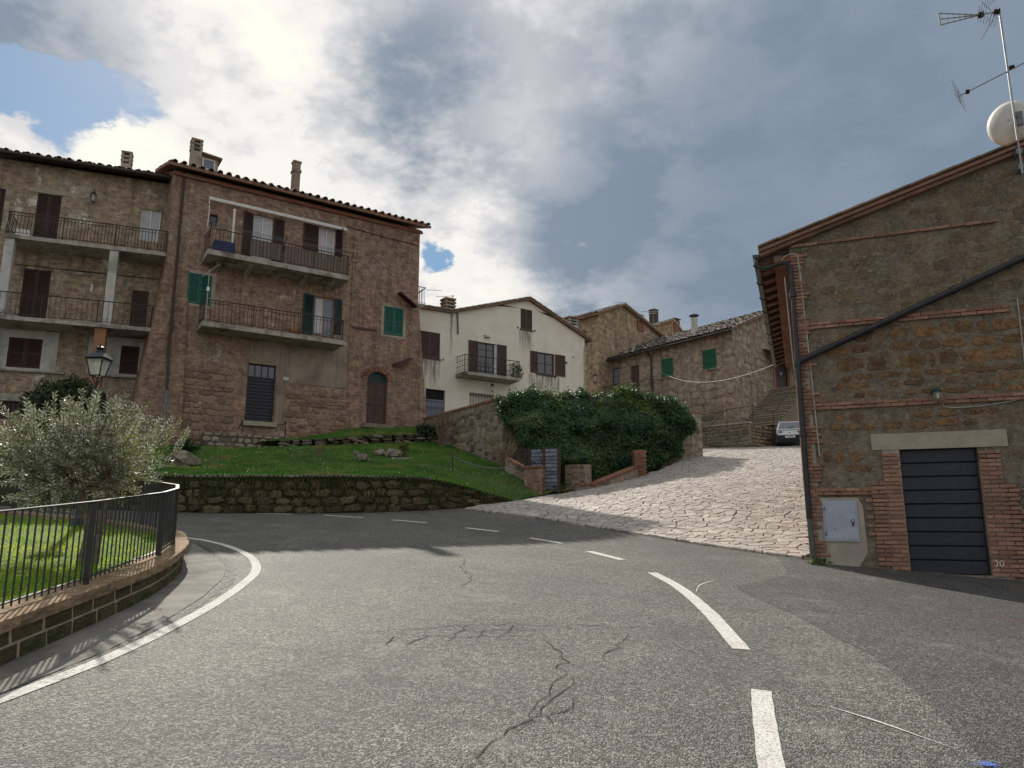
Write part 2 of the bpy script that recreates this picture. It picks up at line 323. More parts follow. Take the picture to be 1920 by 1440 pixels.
def glassmat(name, tint, rough=.06):
    m, k, b = newmat(name)
    k.put(b.inputs['Base Color'], tint); b.inputs['Roughness'].default_value = rough
    b.inputs['Specular IOR Level'].default_value = .6; b.inputs['Coat Weight'].default_value = .3; b.inputs['Coat Roughness'].default_value = .03
glassmat('glass_dark', (.035, .042, .055)); glassmat('glass_sky', (.17, .19, .235), .1)
def clearglass(name, alpha, tint):
    m, k, b = newmat(name); k.put(b.inputs['Base Color'], tint); b.inputs['Roughness'].default_value = .08
    b.inputs['Alpha'].default_value = alpha
clearglass('lantern_glass', .35, (.75, .78, .72)); clearglass('bulkhead_glass', .35, (.30, .30, .24))
def creamwall(stains):
    m, k, b = newmat('wall_cream'); co, _ = coords(k); x, y, z = k.sep(co)
    n = k.noise(co, 1.1, 7, .65)
    col = k.mix(k.ss(n, .35, .68), (.70, .655, .545), (.78, .745, .64))
    col = k.mix(k.m('MULTIPLY', k.ss(k.noise(co, .5, 5, .6), .52, .7), .5), col, (.60, .55, .44))
    st = k.noise(k.xyz(k.m('MULTIPLY', x, 4.5), y, k.m('MULTIPLY', z, .4)), 1.3, 5, .65)
    for (a, c, zt, ln) in stains:
        wx = k.m('MULTIPLY', k.ss(x, a, a + .12), k.ss(x, c, c - .12))
        wz = k.m('MULTIPLY', k.ss(z, zt - ln, zt - ln * .15), k.ss(z, zt + .02, zt))
        f = k.m('MULTIPLY', k.m('MULTIPLY', wx, wz), k.ss(st, .36, .62))
        col = k.mix(k.m('MULTIPLY', f, .9), col, (.17, .15, .125))
    k.put(b.inputs['Base Color'], col); b.inputs['Roughness'].default_value = .95; b.inputs['Specular IOR Level'].default_value = .1
    bump(k, b, k.noise(co, 28, 5, .7), .35, .02)
# ------------------------------------------------------------------ geometry helpers
ZB = {}
def link(o, parent=None, loc=(0, 0, 0)):
    COL.objects.link(o)
    if parent is not None:
        o.parent = parent; o.location = Vector(loc) - Vector((0, 0, ZB.get(parent.name, 0)))
    else: o.location = loc
    return o
def obj(name, me, mat=None, parent=None, loc=(0, 0, 0), rot=None, scale=None, kind=None):
    o = bpy.data.objects.new(name, me); link(o, parent, loc)
    if rot is not None: o.rotation_euler = rot
    if scale is not None: o.scale = scale
    if mat is not None and not me.materials: me.materials.append(MATS[mat])
    if kind: o['kind'] = kind
    return o
def tag(o, label, cat, group=None):
    o['label'] = label; o['category'] = cat
    if group: o['group'] = group
    return o
def thing(name, label, cat, M=None, zb=0.0, group=None):
    o = bpy.data.objects.new(name, None); COL.objects.link(o); o.empty_display_size = .3
    M = M or Matrix()
    o.matrix_world = Matrix.Translation((0, 0, zb)) @ M
    ZB[o.name] = zb
    return tag(o, label, cat, group)
class MB:
    def __init__(s): s.v = []; s.f = []; s.mi = []; s.cur = 0
    def add(s, vs, fs):
        b = len(s.v); s.v += [tuple(p) for p in vs]; s.f += [tuple(i + b for i in f) for f in fs]; s.mi += [s.cur] * len(fs); return s
    def hexa(s, p):
        return s.add(p, [(3, 2, 1, 0), (4, 5, 6, 7), (0, 1, 5, 4), (1, 2, 6, 5), (2, 3, 7, 6), (3, 0, 4, 7)])
    def box(s, x0, x1, y0, y1, z0, z1):
        return s.hexa([(x0, y0, z0), (x1, y0, z0), (x1, y1, z0), (x0, y1, z0), (x0, y0, z1), (x1, y0, z1), (x1, y1, z1), (x0, y1, z1)])
    def quad(s, a, b, c, d): return s.add([a, b, c, d], [(0, 1, 2, 3)])
    def prism(s, poly, d):
        n = len(poly); d = Vector(d)
        return s.add([Vector(p) for p in poly] + [Vector(p) + d for p in poly],
                     [tuple(range(n))[::-1], tuple(range(n, 2 * n))] + [(i, (i + 1) % n, n + (i + 1) % n, n + i) for i in range(n)])
    def tube(s, pts, r, n=8, caps=True):
        pts = [Vector(p) for p in pts]; m = len(pts); vs = []
        rr = r if isinstance(r, (list, tuple)) else [r] * m
        up = Vector((0, 0, 1)); pv = None
        for i, p in enumerate(pts):
            t = (pts[min(i + 1, m - 1)] - pts[max(i - 1, 0)]).normalized()
            if pv is None:
                a = t.cross(up) if abs(t.z) < .95 else t.cross(Vector((1, 0, 0)))
            else: a = pv - t * pv.dot(t)
            a.normalize(); pv = a; b = t.cross(a)
            vs += [p + (a * math.cos(q) + b * math.sin(q)) * rr[i] for q in [2 * math.pi * j / n for j in range(n)]]
        fs = [(i * n + j, i * n + (j + 1) % n, (i + 1) * n + (j + 1) % n, (i + 1) * n + j) for i in range(m - 1) for j in range(n)]
        if caps: fs += [tuple(range(n))[::-1], tuple(range((m - 1) * n, m * n))]
        return s.add(vs, fs)
    def lathe(s, prof, n=16, c=(0, 0, 0)):
        vs = [(c[0] + r * math.cos(2 * math.pi * j / n), c[1] + r * math.sin(2 * math.pi * j / n), c[2] + z) for r, z in prof for j in range(n)]
        fs = [(i * n + j, i * n + (j + 1) % n, (i + 1) * n + (j + 1) % n, (i + 1) * n + j) for i in range(len(prof) - 1) for j in range(n)]
        return s.add(vs, fs)
    def mesh(s, name, smooth=False, mats=None):
        me = bpy.data.meshes.new(name); me.from_pydata(s.v, [], s.f)
        if mats:
            for q in mats: me.materials.append(MATS[q])
            me.polygons.foreach_set('material_index', s.mi)
        if smooth: me.polygons.foreach_set('use_smooth', [True] * len(me.polygons))
        me.update(); return me
    def build(s, name, mat, parent=None, loc=(0, 0, 0), smooth=False, kind=None):
        return obj(name, s.mesh(name, smooth), mat, parent, loc, kind=kind)
def npmesh(name, V, F, mats=('grass',), mi=None, smooth=False):
    me = bpy.data.meshes.new(name); V = np.asarray(V, np.float32); F = np.asarray(F, np.int32); k = F.shape[1]
    me.vertices.add(len(V)); me.vertices.foreach_set('co', V.ravel())
    me.loops.add(F.size); me.loops.foreach_set('vertex_index', F.ravel())
    me.polygons.add(len(F)); me.polygons.foreach_set('loop_start', np.arange(0, F.size, k, dtype=np.int32))
    for q in mats: me.materials.append(MATS[q])
    if mi is not None: me.polygons.foreach_set('material_index', np.asarray(mi, np.int32))
    if smooth: me.polygons.foreach_set('use_smooth', np.ones(len(F), bool))
    me.update(calc_edges=True); me.validate(); return me
def bevbox(name, bev=.08, jit=.0, seed=0):          # unit box -.5...5, chamfered, shared by bricks and blocks
    bm = bmesh.new(); bmesh.ops.create_cube(bm, size=1.0)
    r = random.Random(seed)
    for v in bm.verts: v.co += Vector((r.uniform(-1, 1), r.uniform(-1, 1), r.uniform(-1, 1))) * jit
    bmesh.ops.bevel(bm, geom=bm.edges[:], offset=bev, segments=1, affect='EDGES', profile=.5)
    me = bpy.data.meshes.new(name); bm.to_mesh(me); bm.free(); return me
def stonemesh(name, seed, e=4.0, n=11):             # rounded stone face in XZ, unit size, bulging to -Y
    r = random.Random(seed); vs = []; ph = r.uniform(0, 6)
    out = []
    for i in range(n):
        t = 2 * math.pi * (i + r.uniform(-.25, .25)) / n
        c, s_ = math.cos(t), math.sin(t)
        q = (abs(c) ** e + abs(s_) ** e) ** (-1 / e) * (.5 + r.uniform(-.10, .04) * (1.3 if e < 4.5 else .5))
        out.append((c * q, s_ * q))
    for sc, y in ((1.0, .35), (1.0, -.45), (.88, -.82), (.55, -1.0)):
        vs += [(a * sc, y + r.uniform(-.05, .05), b * sc) for a, b in out]
    m = MB(); fs = [(k * n + i, k * n + (i + 1) % n, (k + 1) * n + (i + 1) % n, (k + 1) * n + i) for k in range(3) for i in range(n)]
    fs.append(tuple(range(3 * n, 4 * n))); m.add(vs, fs)
    me = m.mesh(name); me.flip_normals() if hasattr(me, 'flip_normals') else None
    return me
def matmesh(me, mat):
    c = me.copy(); c.materials.clear(); c.materials.append(MATS[mat]); return c
STONES = [stonemesh('stone', i, 4.0 if i % 2 else 3.0, 13) for i in range(14)]
ROUGH = [stonemesh('stone', 90 + i, 3.2 if i % 2 else 2.5, 17) for i in range(16)]
CUT = [stonemesh('stone', 50 + i, 7.0, 12) for i in range(5)]
BRICK = bevbox('brick', .07, .02, 3)
BLOCKS = [bevbox('block', .05, .02, i) for i in range(4)]
_mm = {}
def mm(me, mat):
    k = (me.name, mat)
    if k not in _mm: _mm[k] = matmesh(me, mat)
    return _mm[k]

# ------------------------------------------------------------------ terrain
def tps(P, lam=.0):
    P = np.array(P, float); n = len(P)
    def U(r): return np.where(r > 1e-9, r * r * np.log(np.maximum(r, 1e-9)), 0)
    Kx = U(np.linalg.norm(P[:, None, :2] - P[None, :, :2], axis=2)) + lam * np.eye(n)
    Q = np.c_[np.ones(n), P[:, :2]]; A = np.zeros((n + 3, n + 3)); A[:n, :n] = Kx; A[:n, n:] = Q; A[n:, :n] = Q.T
    w = np.linalg.solve(A, np.r_[P[:, 2], 0, 0, 0])
    def f(x, y):
        x = np.clip(np.asarray(x, float), -30, 30); y = np.clip(np.asarray(y, float), -12, 70); sh = np.shape(x)
        X = np.c_[np.ravel(x), np.ravel(y)]
        r = U(np.linalg.norm(X[:, None] - P[None, :, :2], axis=2))
        return (r @ w[:n] + w[n] + X @ w[n + 1:]).reshape(sh)
    return f
def pt(px, py, Y): p = at(px, py, Y); return (p.x, p.y, p.z)
LOWP = [(x, y, -.04 * x + .0733 * y) for x, y in [(-8, -10), (0, -10), (9, -10), (-5, -3), (0, -3), (6, -3), (-4.5, 2), (0, 2), (5, 2), (-5, 6), (0, 6), (5, 6), (10, 5),
        (-5, 10), (-1, 10), (3, 10), (8, 9), (-7, 14), (-2, 14), (2, 13.5), (8, 12.6)]]
LOWP += [pt(*q) for q in [(1524, 1056, 13.8), (345, 961, 20.5), (640, 962, 22), (800, 957, 22.8), (900, 950, 23.4), (960, 943, 24.2), (1090, 985, 18.7), (1300, 1019, 16.2),
        (1300, 940, 20.8), (1100, 920, 26.3), (1215, 890, 29.2), (1320, 850, 35), (1420, 846.5, 37), (1500, 845, 37.5)]]
LOWP += [(15, 42, 5.75), (24, 42, 5.8), (8, 46, 5.9), (0, 60, 6.4), (24, 60, 6.2), (-20, 60, 6.4), (-18, 22, 2.5), (-18, 14, 1.7), (-25, 40, 4.2), (9.5, 21, 2.2), (13, 29, 4.0), (14, 12, .35), (22, 20, 1.6), (24, 8, -.2)]
hlow = tps(LOWP, .002)
def h1(x, y): return float(hlow(np.array([x]), np.array([y]))[0])
def ground(px, py, f=None, y0=2.0, y1=60):
    d = ray(px, py); Y = np.linspace(y0, y1, 1500); t = Y / d.y
    z = EYE.z + d.z * t; g = (f or hlow)(d.x * t, Y); i = np.argmax(z <= g) if np.any(z <= g) else len(Y) - 1
    if i > 0:
        a, b = z[i - 1] - g[i - 1], z[i] - g[i]; s = a / (a - b + 1e-9); yy = Y[i - 1] + (Y[i] - Y[i - 1]) * min(max(s, 0), 1)
    else: yy = Y[i]
    t = yy / d.y; return Vector((d.x * t, yy, 0))
def G(lst, f=None): return [ground(a, b, f) for a, b in lst]
def sheet(name, poly, f, off, step, mat, parent=None, kind=None):
    bm = bmesh.new()
    fc = bm.faces.new([bm.verts.new((p[0], p[1], 0)) for p in poly]); bmesh.ops.triangulate(bm, faces=[fc])
    xs = [p[0] for p in poly]; ys = [p[1] for p in poly]
    for ax, lo, hi in ((0, min(xs), max(xs)), (1, min(ys), max(ys))):
        q = math.floor(lo / step) * step + step
        while q < hi:
            co = [0, 0, 0]; co[ax] = q; no = [0, 0, 0]; no[ax] = 1
            bmesh.ops.bisect_plane(bm, geom=bm.verts[:] + bm.edges[:] + bm.faces[:], plane_co=co, plane_no=no); q += step
    bm.normal_update()
    V = np.array([v.co[:] for v in bm.verts]); z = f(V[:, 0], V[:, 1]) + off
    for v, q in zip(bm.verts, z): v.co.z = q
    for g_ in bm.faces:
        g_.smooth = True
        if g_.normal.z < 0: g_.normal_flip()
    me = bpy.data.meshes.new(name); bm.to_mesh(me); bm.free()
    return obj(name, me, mat, parent, kind=kind)
def smoothpath(pts, step=.15, closed=False):          # Catmull-Rom resampled path of Vectors
    P = [Vector(p) for p in pts]; P = [P[0] * 2 - P[1]] + P + [P[-1] * 2 - P[-2]]; out = []
    for i in range(1, len(P) - 2):
        a, b, c, d = P[i - 1:i + 3]; n = max(1, int((c - b).length / step))
        for j in range(n):
            t = j / n
            out.append(.5 * ((2 * b) + (c - a) * t + (2 * a - 5 * b + 4 * c - d) * t * t + (3 * b - a - 3 * c + d) * t ** 3))
    out.append(P[-2]); return out
def ribbon(name, pts, w, f, off, mat, parent, jit=0.0, taper=False):
    pts = smoothpath(pts, .12) if len(pts) > 1 else pts; n = len(pts); vs = []
    for i, p in enumerate(pts):
        t = (pts[min(i + 1, n - 1)] - pts[max(i - 1, 0)]); t.z = 0; t.normalize(); nn = Vector((-t.y, t.x, 0))
        ww = w * (math.sin(math.pi * (i + .3) / (n - .4)) ** .6 if taper else 1)
        for s in (-.5, .5):
            q = p + nn * s * ww * (1 + random.uniform(-jit, jit)); vs.append((q.x, q.y, h1(q.x, q.y) + off))
    m = MB(); m.add(vs, [(2 * i, 2 * i + 1, 2 * i + 3, 2 * i + 2) for i in range(n - 1)])
    return m.build(name, mat, parent)
def inpoly(x, y, poly):
    x = np.asarray(x); y = np.asarray(y); c = np.zeros(x.shape, bool); n = len(poly)
    for i in range(n):
        x0, y0 = poly[i][0], poly[i][1]; x1, y1 = poly[i - 1][0], poly[i - 1][1]
        c ^= ((y0 > y) != (y1 > y)) & (x < (x1 - x0) * (y - y0) / (y1 - y0 + 1e-12) + x0)
    return c
# --- ground to the horizon
gx = np.r_[np.linspace(-420, -45, 9), np.arange(-40, 41, 1.6), np.linspace(45, 420, 9)]
gy = np.r_[np.linspace(-420, -20, 8), np.arange(-16, 80, 1.6), np.linspace(90, 460, 9)]
XX, YY = np.meshgrid(gx, gy); ZZ = hlow(XX, YY) - .16
nx, ny = len(gx), len(gy); idx = np.arange(nx * ny).reshape(ny, nx)
FF = np.c_[idx[:-1, :-1].ravel(), idx[:-1, 1:].ravel(), idx[1:, 1:].ravel(), idx[1:, :-1].ravel()]
obj('ground', npmesh('ground', np.c_[XX.ravel(), YY.ravel(), ZZ.ravel()], FF, ('soil',), smooth=True), kind='structure')
# --- road
road = sheet('road', [(-24, -9), (16, -9), (16, 18), (7, 26), (-24, 27)], hlow, 0, .8, 'asphalt', kind='structure')
sheet('asphalt_patch', G([(1372, 1099), (1400, 1113), (1440, 1131), (1500, 1158), (1560, 1192), (1640, 1232), (1700, 1282), (1745, 1325), (1790, 1372), (1860, 1440)]) +
      [Vector((3.4, 3.2, 0)), Vector((15, 2.0, 0)), Vector((15, 10.5, 0)), Vector((5.2, 14.6, 0))] + G([(1480, 1076), (1430, 1090)]), hlow, .003, .5, 'asphalt_dark', road)
edge = G([(0, 1313), (100, 1275), (200, 1235), (300, 1188), (390, 1140), (450, 1100), (480, 1070), (470, 1045), (432, 1026), (390, 1015), (350, 1009)])
d0 = edge[0] - edge[1]
ribbon('edge_line', [edge[0] + d0.normalized() * 5.5] + edge + [edge[-1] + Vector((-2.6, 1.3, 0)), edge[-1] + Vector((-6, 2.0, 0))], .125, hlow, .0055, 'road_paint', road, .03)
for seg, w in (([(1450, 1465), (1436, 1370), (1427, 1295)], .145), ([(1390, 1218), (1362, 1185), (1322, 1142), (1272, 1101), (1223, 1074)], .17), ([(1167, 1050), (1104, 1034)], .17),
            ([(1055, 1019), (993, 1009)], .16), ([(935, 997), (873, 990)], .15), ([(800, 980.5), (736, 975)], .14), ([(680, 971), (608, 966)], .13), ([(548, 964.5), (480, 962.5)], .13)):
    ribbon('lane_dash', G(seg), w, hlow, .0055, 'road_paint', road, .05)
def crack(pts, w=.022, br=0):
    P = smoothpath(G(pts), .10)
    P = [p + Vector((random.gauss(0, .03), random.gauss(0, .03), 0)) for p in P]
    ribbon('crack', P, w, hlow, .006, 'crack', road, .6, True)
for c_ in ([(690, 1187), (760, 1180), (850, 1174), (960, 1171), (1050, 1177), (1170, 1183)], [(705, 1186), (800, 1193), (900, 1194), (1010, 1191)], [(770, 1178), (880, 1181), (980, 1183), (1040, 1178)],
           [(762, 1218), (785, 1200), (812, 1183)], [(718, 1207), (740, 1193)], [(835, 1203), (860, 1188), (872, 1174)], [(850, 1445), (930, 1395), (990, 1350), (1035, 1310), (1065, 1290), (1072, 1265)],
           [(985, 1350), (1010, 1315), (1040, 1295), (1050, 1260), (1045, 1225), (1010, 1190)], [(1180, 1185), (1165, 1205), (1130, 1232), (1095, 1245)], [(1090, 1310), (1070, 1325), (1030, 1342), (960, 1375)],
           [(880, 1040), (868, 1062), (885, 1085), (855, 1110)], [(350, 1003), (450, 996), (560, 990), (650, 986)], [(1000, 1172), (1100, 1174), (1200, 1178), (1290, 1180)], [(900, 1176), (905, 1186), (890, 1200)], [(960, 1172), (952, 1184), (960, 1193)]):
    crack(c_, .0105)
for c_ in ([(1555, 1326), (1640, 1352), (1720, 1380), (1790, 1405)], [(1305, 1112), (1312, 1098), (1340, 1088)]):
    ribbon('paint_streak', G(c_), .02, hlow, .006, 'road_paint', road, .5, True)
bs_ = ground(1850, 1436); m = MB()
for i in range(70):
    q = bs_ + Vector((random.gauss(0, .035), random.gauss(0, .022), 0)); r_ = random.uniform(.003, .009); z_ = h1(q.x, q.y) + .0105 + i * .00001
    m.add([(q.x + r_ * math.cos(t_), q.y + r_ * math.sin(t_), z_) for t_ in (0, 1.3, 2.5, 3.8, 5.1)], [(0, 1, 2, 3, 4)])
m.build('spray_mark', 'blue_spray', road, kind='stuff')
ribbon('spray_mark', G([(1862, 1160), (1890, 1164), (1925, 1170)]), .035, hlow, .011, 'red_spray', road, .5, True)
# --- planter path (outer foot of the retaining wall at left)
pfoot = G([(0, 1250), (120, 1196), (220, 1150), (290, 1114), (328, 1084), (341, 1060)])
pd = (pfoot[0] - pfoot[1]).normalized()
pfoot = [pfoot[0] + pd * 5] + pfoot + [Vector((-5.5, 11.95, 0)), Vector((-6.7, 12.9, 0)), Vector((-8.6, 13.9, 0)), Vector((-11, 15.0, 0)), Vector((-14, 16.0, 0))]
PP = smoothpath(pfoot, .1)
apr = G([(0, 1302), (100, 1262), (200, 1221), (300, 1170), (380, 1120), (418, 1086), (425, 1064), (398, 1040), (362, 1019)])
sheet('pavement', [apr[0] + pd * 5] + apr + [Vector((-5.1, 11.6, 0)), Vector((-5.3, 10.8, 0)), Vector((-5.0, 9, 0)), Vector((-4.9, 7, 0)), Vector((-4.6, 5, 0)), Vector((-4.5, 0, 0))], hlow, .007, .4, 'concrete_apron', kind='structure')
ribbon('gutter_strip', [p + Vector((.07, 0, 0)) for p in apr], .11, hlow, .004, 'asphalt_dark', road, .8)
# --- stone paved street
st_low = G([(878, 956), (1090, 986), (1300, 1020), (1518, 1051)])
st_left = G([(1320, 851), (1265, 871), (1215, 891), (1150, 909), (1085, 922), (1020, 933), (960, 943)])
spoly = [tuple(p)[:2] for p in st_low] + [(8.7, 21), (11.2, 27), (17, 36), (19, 47), (10, 47), (9.8, 40)] + [tuple(p)[:2] for p in st_left] + [(-1.0, 23.6)]
street = sheet('stone_street', [Vector((*p, 0)) for p in spoly], hlow, .008, .7, 'joint_bed', kind='structure')
def parea(P): return abs(sum(P[i - 1][0] * P[i][1] - P[i][0] * P[i - 1][1] for i in range(len(P)))) / 2
def voronoi_stones(poly, cell, asp=1.25):
    xs = [p[0] for p in poly]; ys = [p[1] for p in poly]; S = []
    cx, cy = cell * asp, cell / asp
    for j in range(int((max(ys) - min(ys)) / cy) + 3):
        for i in range(int((max(xs) - min(xs)) / cx) + 3):
            S.append((min(xs) + (i - 1 + .5 * (j % 2) + rng.uniform(-.5, .5)) * cx, min(ys) + (j - 1 + rng.uniform(-.5, .5)) * cy))
    S = np.array(S); keep = inpoly(S[:, 0], S[:, 1], poly) | inpoly(S[:, 0] + .16, S[:, 1] + .18, poly); cells = []
    for i in np.where(keep)[0]:
        c = S[i]; dd = np.linalg.norm(S - c, axis=1); nb = np.argsort(dd)[1:20]
        P = [c + np.array(q) * cell * 2.6 for q in ((-1, -1), (1, -1), (1, 1), (-1, 1))]
        for j in nb:
            n = S[j] - c; L = np.linalg.norm(n); n = n / L; lim = L / 2 - rng.uniform(.008, .018); out = []
            for a in range(len(P)):
                p, q = P[a], P[(a + 1) % len(P)]; dp, dq = (p - c) @ n - lim, (q - c) @ n - lim
                if dp <= 0: out.append(p)
                if dp * dq < 0: out.append(p + (q - p) * (dp / (dp - dq)))
            P = out
            if len(P) < 3: break
        for a_, b_ in zip(st_low, st_low[1:]):          # trim at the straight lower edge of the paving
            if len(P) < 3 or not (min(a_.x, b_.x) - .3 < c[0] < max(a_.x, b_.x) + .3): continue
            n = np.array([b_.y - a_.y, a_.x - b_.x]); n = n / np.linalg.norm(n); n = n if n[1] < 0 else -n; lim = n @ np.array([a_.x, a_.y]); out = []
            for q_ in range(len(P)):
                p, q = P[q_], P[(q_ + 1) % len(P)]; dp, dq = p @ n - lim, q @ n - lim
                if dp <= 0: out.append(p)
                if dp * dq < 0: out.append(p + (q - p) * (dp / (dp - dq)))
            P = out
        if len(P) >= 3 and parea(P) > .008: c = sum(P) / len(P); cells.append((c, [p for k, p in enumerate(P) if np.linalg.norm(p - P[k - 1]) > .03]))
    return cells
cells = [c for c in voronoi_stones(spoly, .25, 1.3) if len(c[1]) >= 3]
def stoneprism(m, c, P, f, top, skirt=.05):
    cz = f(np.array([p[0] for p in P] + [c[0]]), np.array([p[1] for p in P] + [c[1]])); n = len(P)
    tl = rng.normal(0, .022, 2); dzs = rng.uniform(-.006, .008); vs = []
    for k_, (sh, z) in enumerate(((0, -skirt), (0, top - .007), (.010, top))):
        for q, p in enumerate(P):
            d = np.array(p) - c; L = np.linalg.norm(d); w = c + d * max(.3, (L - sh) / L)
            vs.append((w[0], w[1], cz[q] + z + dzs + (d @ tl if k_ else 0)))
    m.add(vs, [(a * n + i, a * n + (i + 1) % n, (a + 1) * n + (i + 1) % n, (a + 1) * n + i) for a in range(2) for i in range(n)] + [tuple(range(2 * n, 3 * n))])
cells.sort(key=lambda c: -parea(c[1]) / (c[0] @ c[0]) ** 1.3)
rest = MB()
for i, (c, P) in enumerate(cells):
    if i < 298:
        m = MB(); stoneprism(m, c, P, hlow, .05); m.build('flagstone', 'flagstone', street)
    else: stoneprism(rest, c, P, hlow, .05)
rest.build('flagstone_field', 'flagstone', street, kind='stuff')
# ------------------------------------------------------------------ building frames
class Frame:                                   # local x along the facade (to the right), local y into the house, z = world z
    def __init__(s, px, py, Y, deg):
        p = at(px, py, Y); a = R(deg); s.o = Vector((p.x, p.y, 0)); s.a = a
        s.d = Vector((math.cos(a), math.sin(a), 0)); s.i = Vector((-math.sin(a), math.cos(a), 0))
        s.M = Matrix.Translation(s.o) @ Matrix.Rotation(a, 4, 'Z')
    def uz(s, px, py, y=0.0):
        d = ray(px, py); q = s.o + s.i * y - EYE; t = q.dot(s.i) / d.dot(s.i); p = EYE + d * t
        return (p - s.o).dot(s.d), p.z
    def yz(s, px, py, x=0.0):
        d = ray(px, py); q = s.o + s.d * x - EYE; t = q.dot(s.d) / d.dot(s.d); p = EYE + d * t
        return (p - s.o).dot(s.i), p.z
    def rect(s, x0, y0, x1, y1, y=0.0):        # pixel rectangle -> u0,u1,z0,z1 on the plane local y
        xm, ym = (x0 + x1) / 2, (y0 + y1) / 2
        return s.uz(x0, ym, y)[0], s.uz(x1, ym, y)[0], s.uz(xm, y1, y)[1], s.uz(xm, y0, y)[1]
    def loc(s, w): q = Vector(w) - s.o; return q.dot(s.d), q.dot(s.i)
    def wld(s, x, y, z): p = s.o + s.d * x + s.i * y; return Vector((p.x, p.y, z))
def topz(top, u):
    for (a, za), (b, zb) in zip(top, top[1:]):
        if u <= b + 1e-6: return za + (zb - za) * (u - a) / (b - a + 1e-9)
    return top[-1][1]
def wallpanel(m, u0, u1, z0, top, holes, T, dep=.22, back=False):
    """wall skin with real openings; T(u,y,z)->local point; top = [(u,z)...]"""
    us = sorted({u0, u1, *[q for h in holes for q in h[:2] if u0 < q < u1], *[t[0] for t in top if u0 < t[0] < u1]})
    zmax = max(t[1] for t in top); zs = sorted({z0, *[q for h in holes for q in h[2:4] if z0 < q < zmax]}) + [1e9]
    def inh(u, z): return any(h[0] < u < h[1] and h[2] < z < h[3] for h in holes)
    for a, b in zip(us, us[1:]):
        for c, d in zip(zs, zs[1:]):
            if inh((a + b) / 2, (c + min(d, c + .01)) / 2 + .001): continue
            ta, tb = min(d, topz(top, a + 1e-5)), min(d, topz(top, b - 1e-5))
            if ta <= c and tb <= c: continue
            m.add([T(a, 0, c), T(b, 0, c), T(b, 0, max(tb, c)), T(a, 0, max(ta, c))], [(0, 1, 2, 3)])
    for h in holes:
        a, b, c, d = h[:4]
        m.add([T(a, 0, c), T(a, dep, c), T(a, dep, d), T(a, 0, d)], [(0, 1, 2, 3)])
        m.add([T(b, 0, c), T(b, 0, d), T(b, dep, d), T(b, dep, c)], [(0, 1, 2, 3)])
        m.add([T(a, 0, c), T(b, 0, c), T(b, dep, c), T(a, dep, c)], [(0, 1, 2, 3)])
        m.add([T(a, 0, d), T(a, dep, d), T(b, dep, d), T(b, 0, d)], [(0, 1, 2, 3)])
        if back: m.add([T(a, dep + .06, c), T(b, dep + .06, c), T(b, dep + .06, d), T(a, dep + .06, d)], [(0, 1, 2, 3)])
def FT(u, y, z): return (u, y, z)
def shell(root, u0, u1, z0, top, holes, depth, mat, dep=.22, zback=None, name='wall', sideholes=None):
    """front wall with openings + plain side and back walls"""
    m = MB(); wallpanel(m, u0, u1, z0, top, holes, FT, dep, True)
    za, zb = topz(top, u0), topz(top, u1); zk = zback or min(za, zb)
    if sideholes is None:
        m.quad((u1, 0, z0), (u1, depth, z0), (u1, depth, zk), (u1, 0, zb))
    m.quad((u0, depth, z0), (u0, 0, z0), (u0, 0, za), (u0, depth, zk))
    m.quad((u1, depth, z0), (u0, depth, z0), (u0, depth, zk), (u1, depth, zk))
    return m.build(name, mat, root)
def leafshutter(root, u0, u1, z0, z1, y, mat, open_deg=0, hinge=None, name='shutter', panels=1, lou=True):
    w = abs(u1 - u0); h = z1 - z0; t = .045; s = .07; m = MB()
    m.box(0, s, 0, t, 0, h); m.box(w - s, w, 0, t, 0, h)
    zz = [0] + [h * (i + 1) / (panels + 1) for i in range(panels)] + [h]
    for i, z in enumerate(zz):
        c = min(max(z, s * .5), h - s * .5); m.box(s, w - s, .003, t - .003, c - s * .5, c + s * .5)
    if lou:
        n = int(h / .07)
        for i in range(n):
            z = s + (h - 2 * s) * (i + .5) / n
            m.hexa([(s, .006, z - .03), (w - s, .006, z - .03), (w - s, .015, z - .033), (s, .015, z - .033), (s, .03, z + .028), (w - s, .03, z + .028), (w - s, .038, z + .024), (s, .038, z + .024)])
    m.box(s * .9, w - s * .9, t * .72, t * .95, s * .5, h - s * .5)
    me = m.mesh(name)
    if open_deg and hinge == 'r':
        return obj(name, me, mat, root, (u1, y, z0), (0, 0, R(180 + open_deg)))
    if open_deg:
        return obj(name, me, mat, root, (u0, y, z0), (0, 0, R(-open_deg)))
    return obj(name, me, mat, root, (min(u0, u1), y, z0))
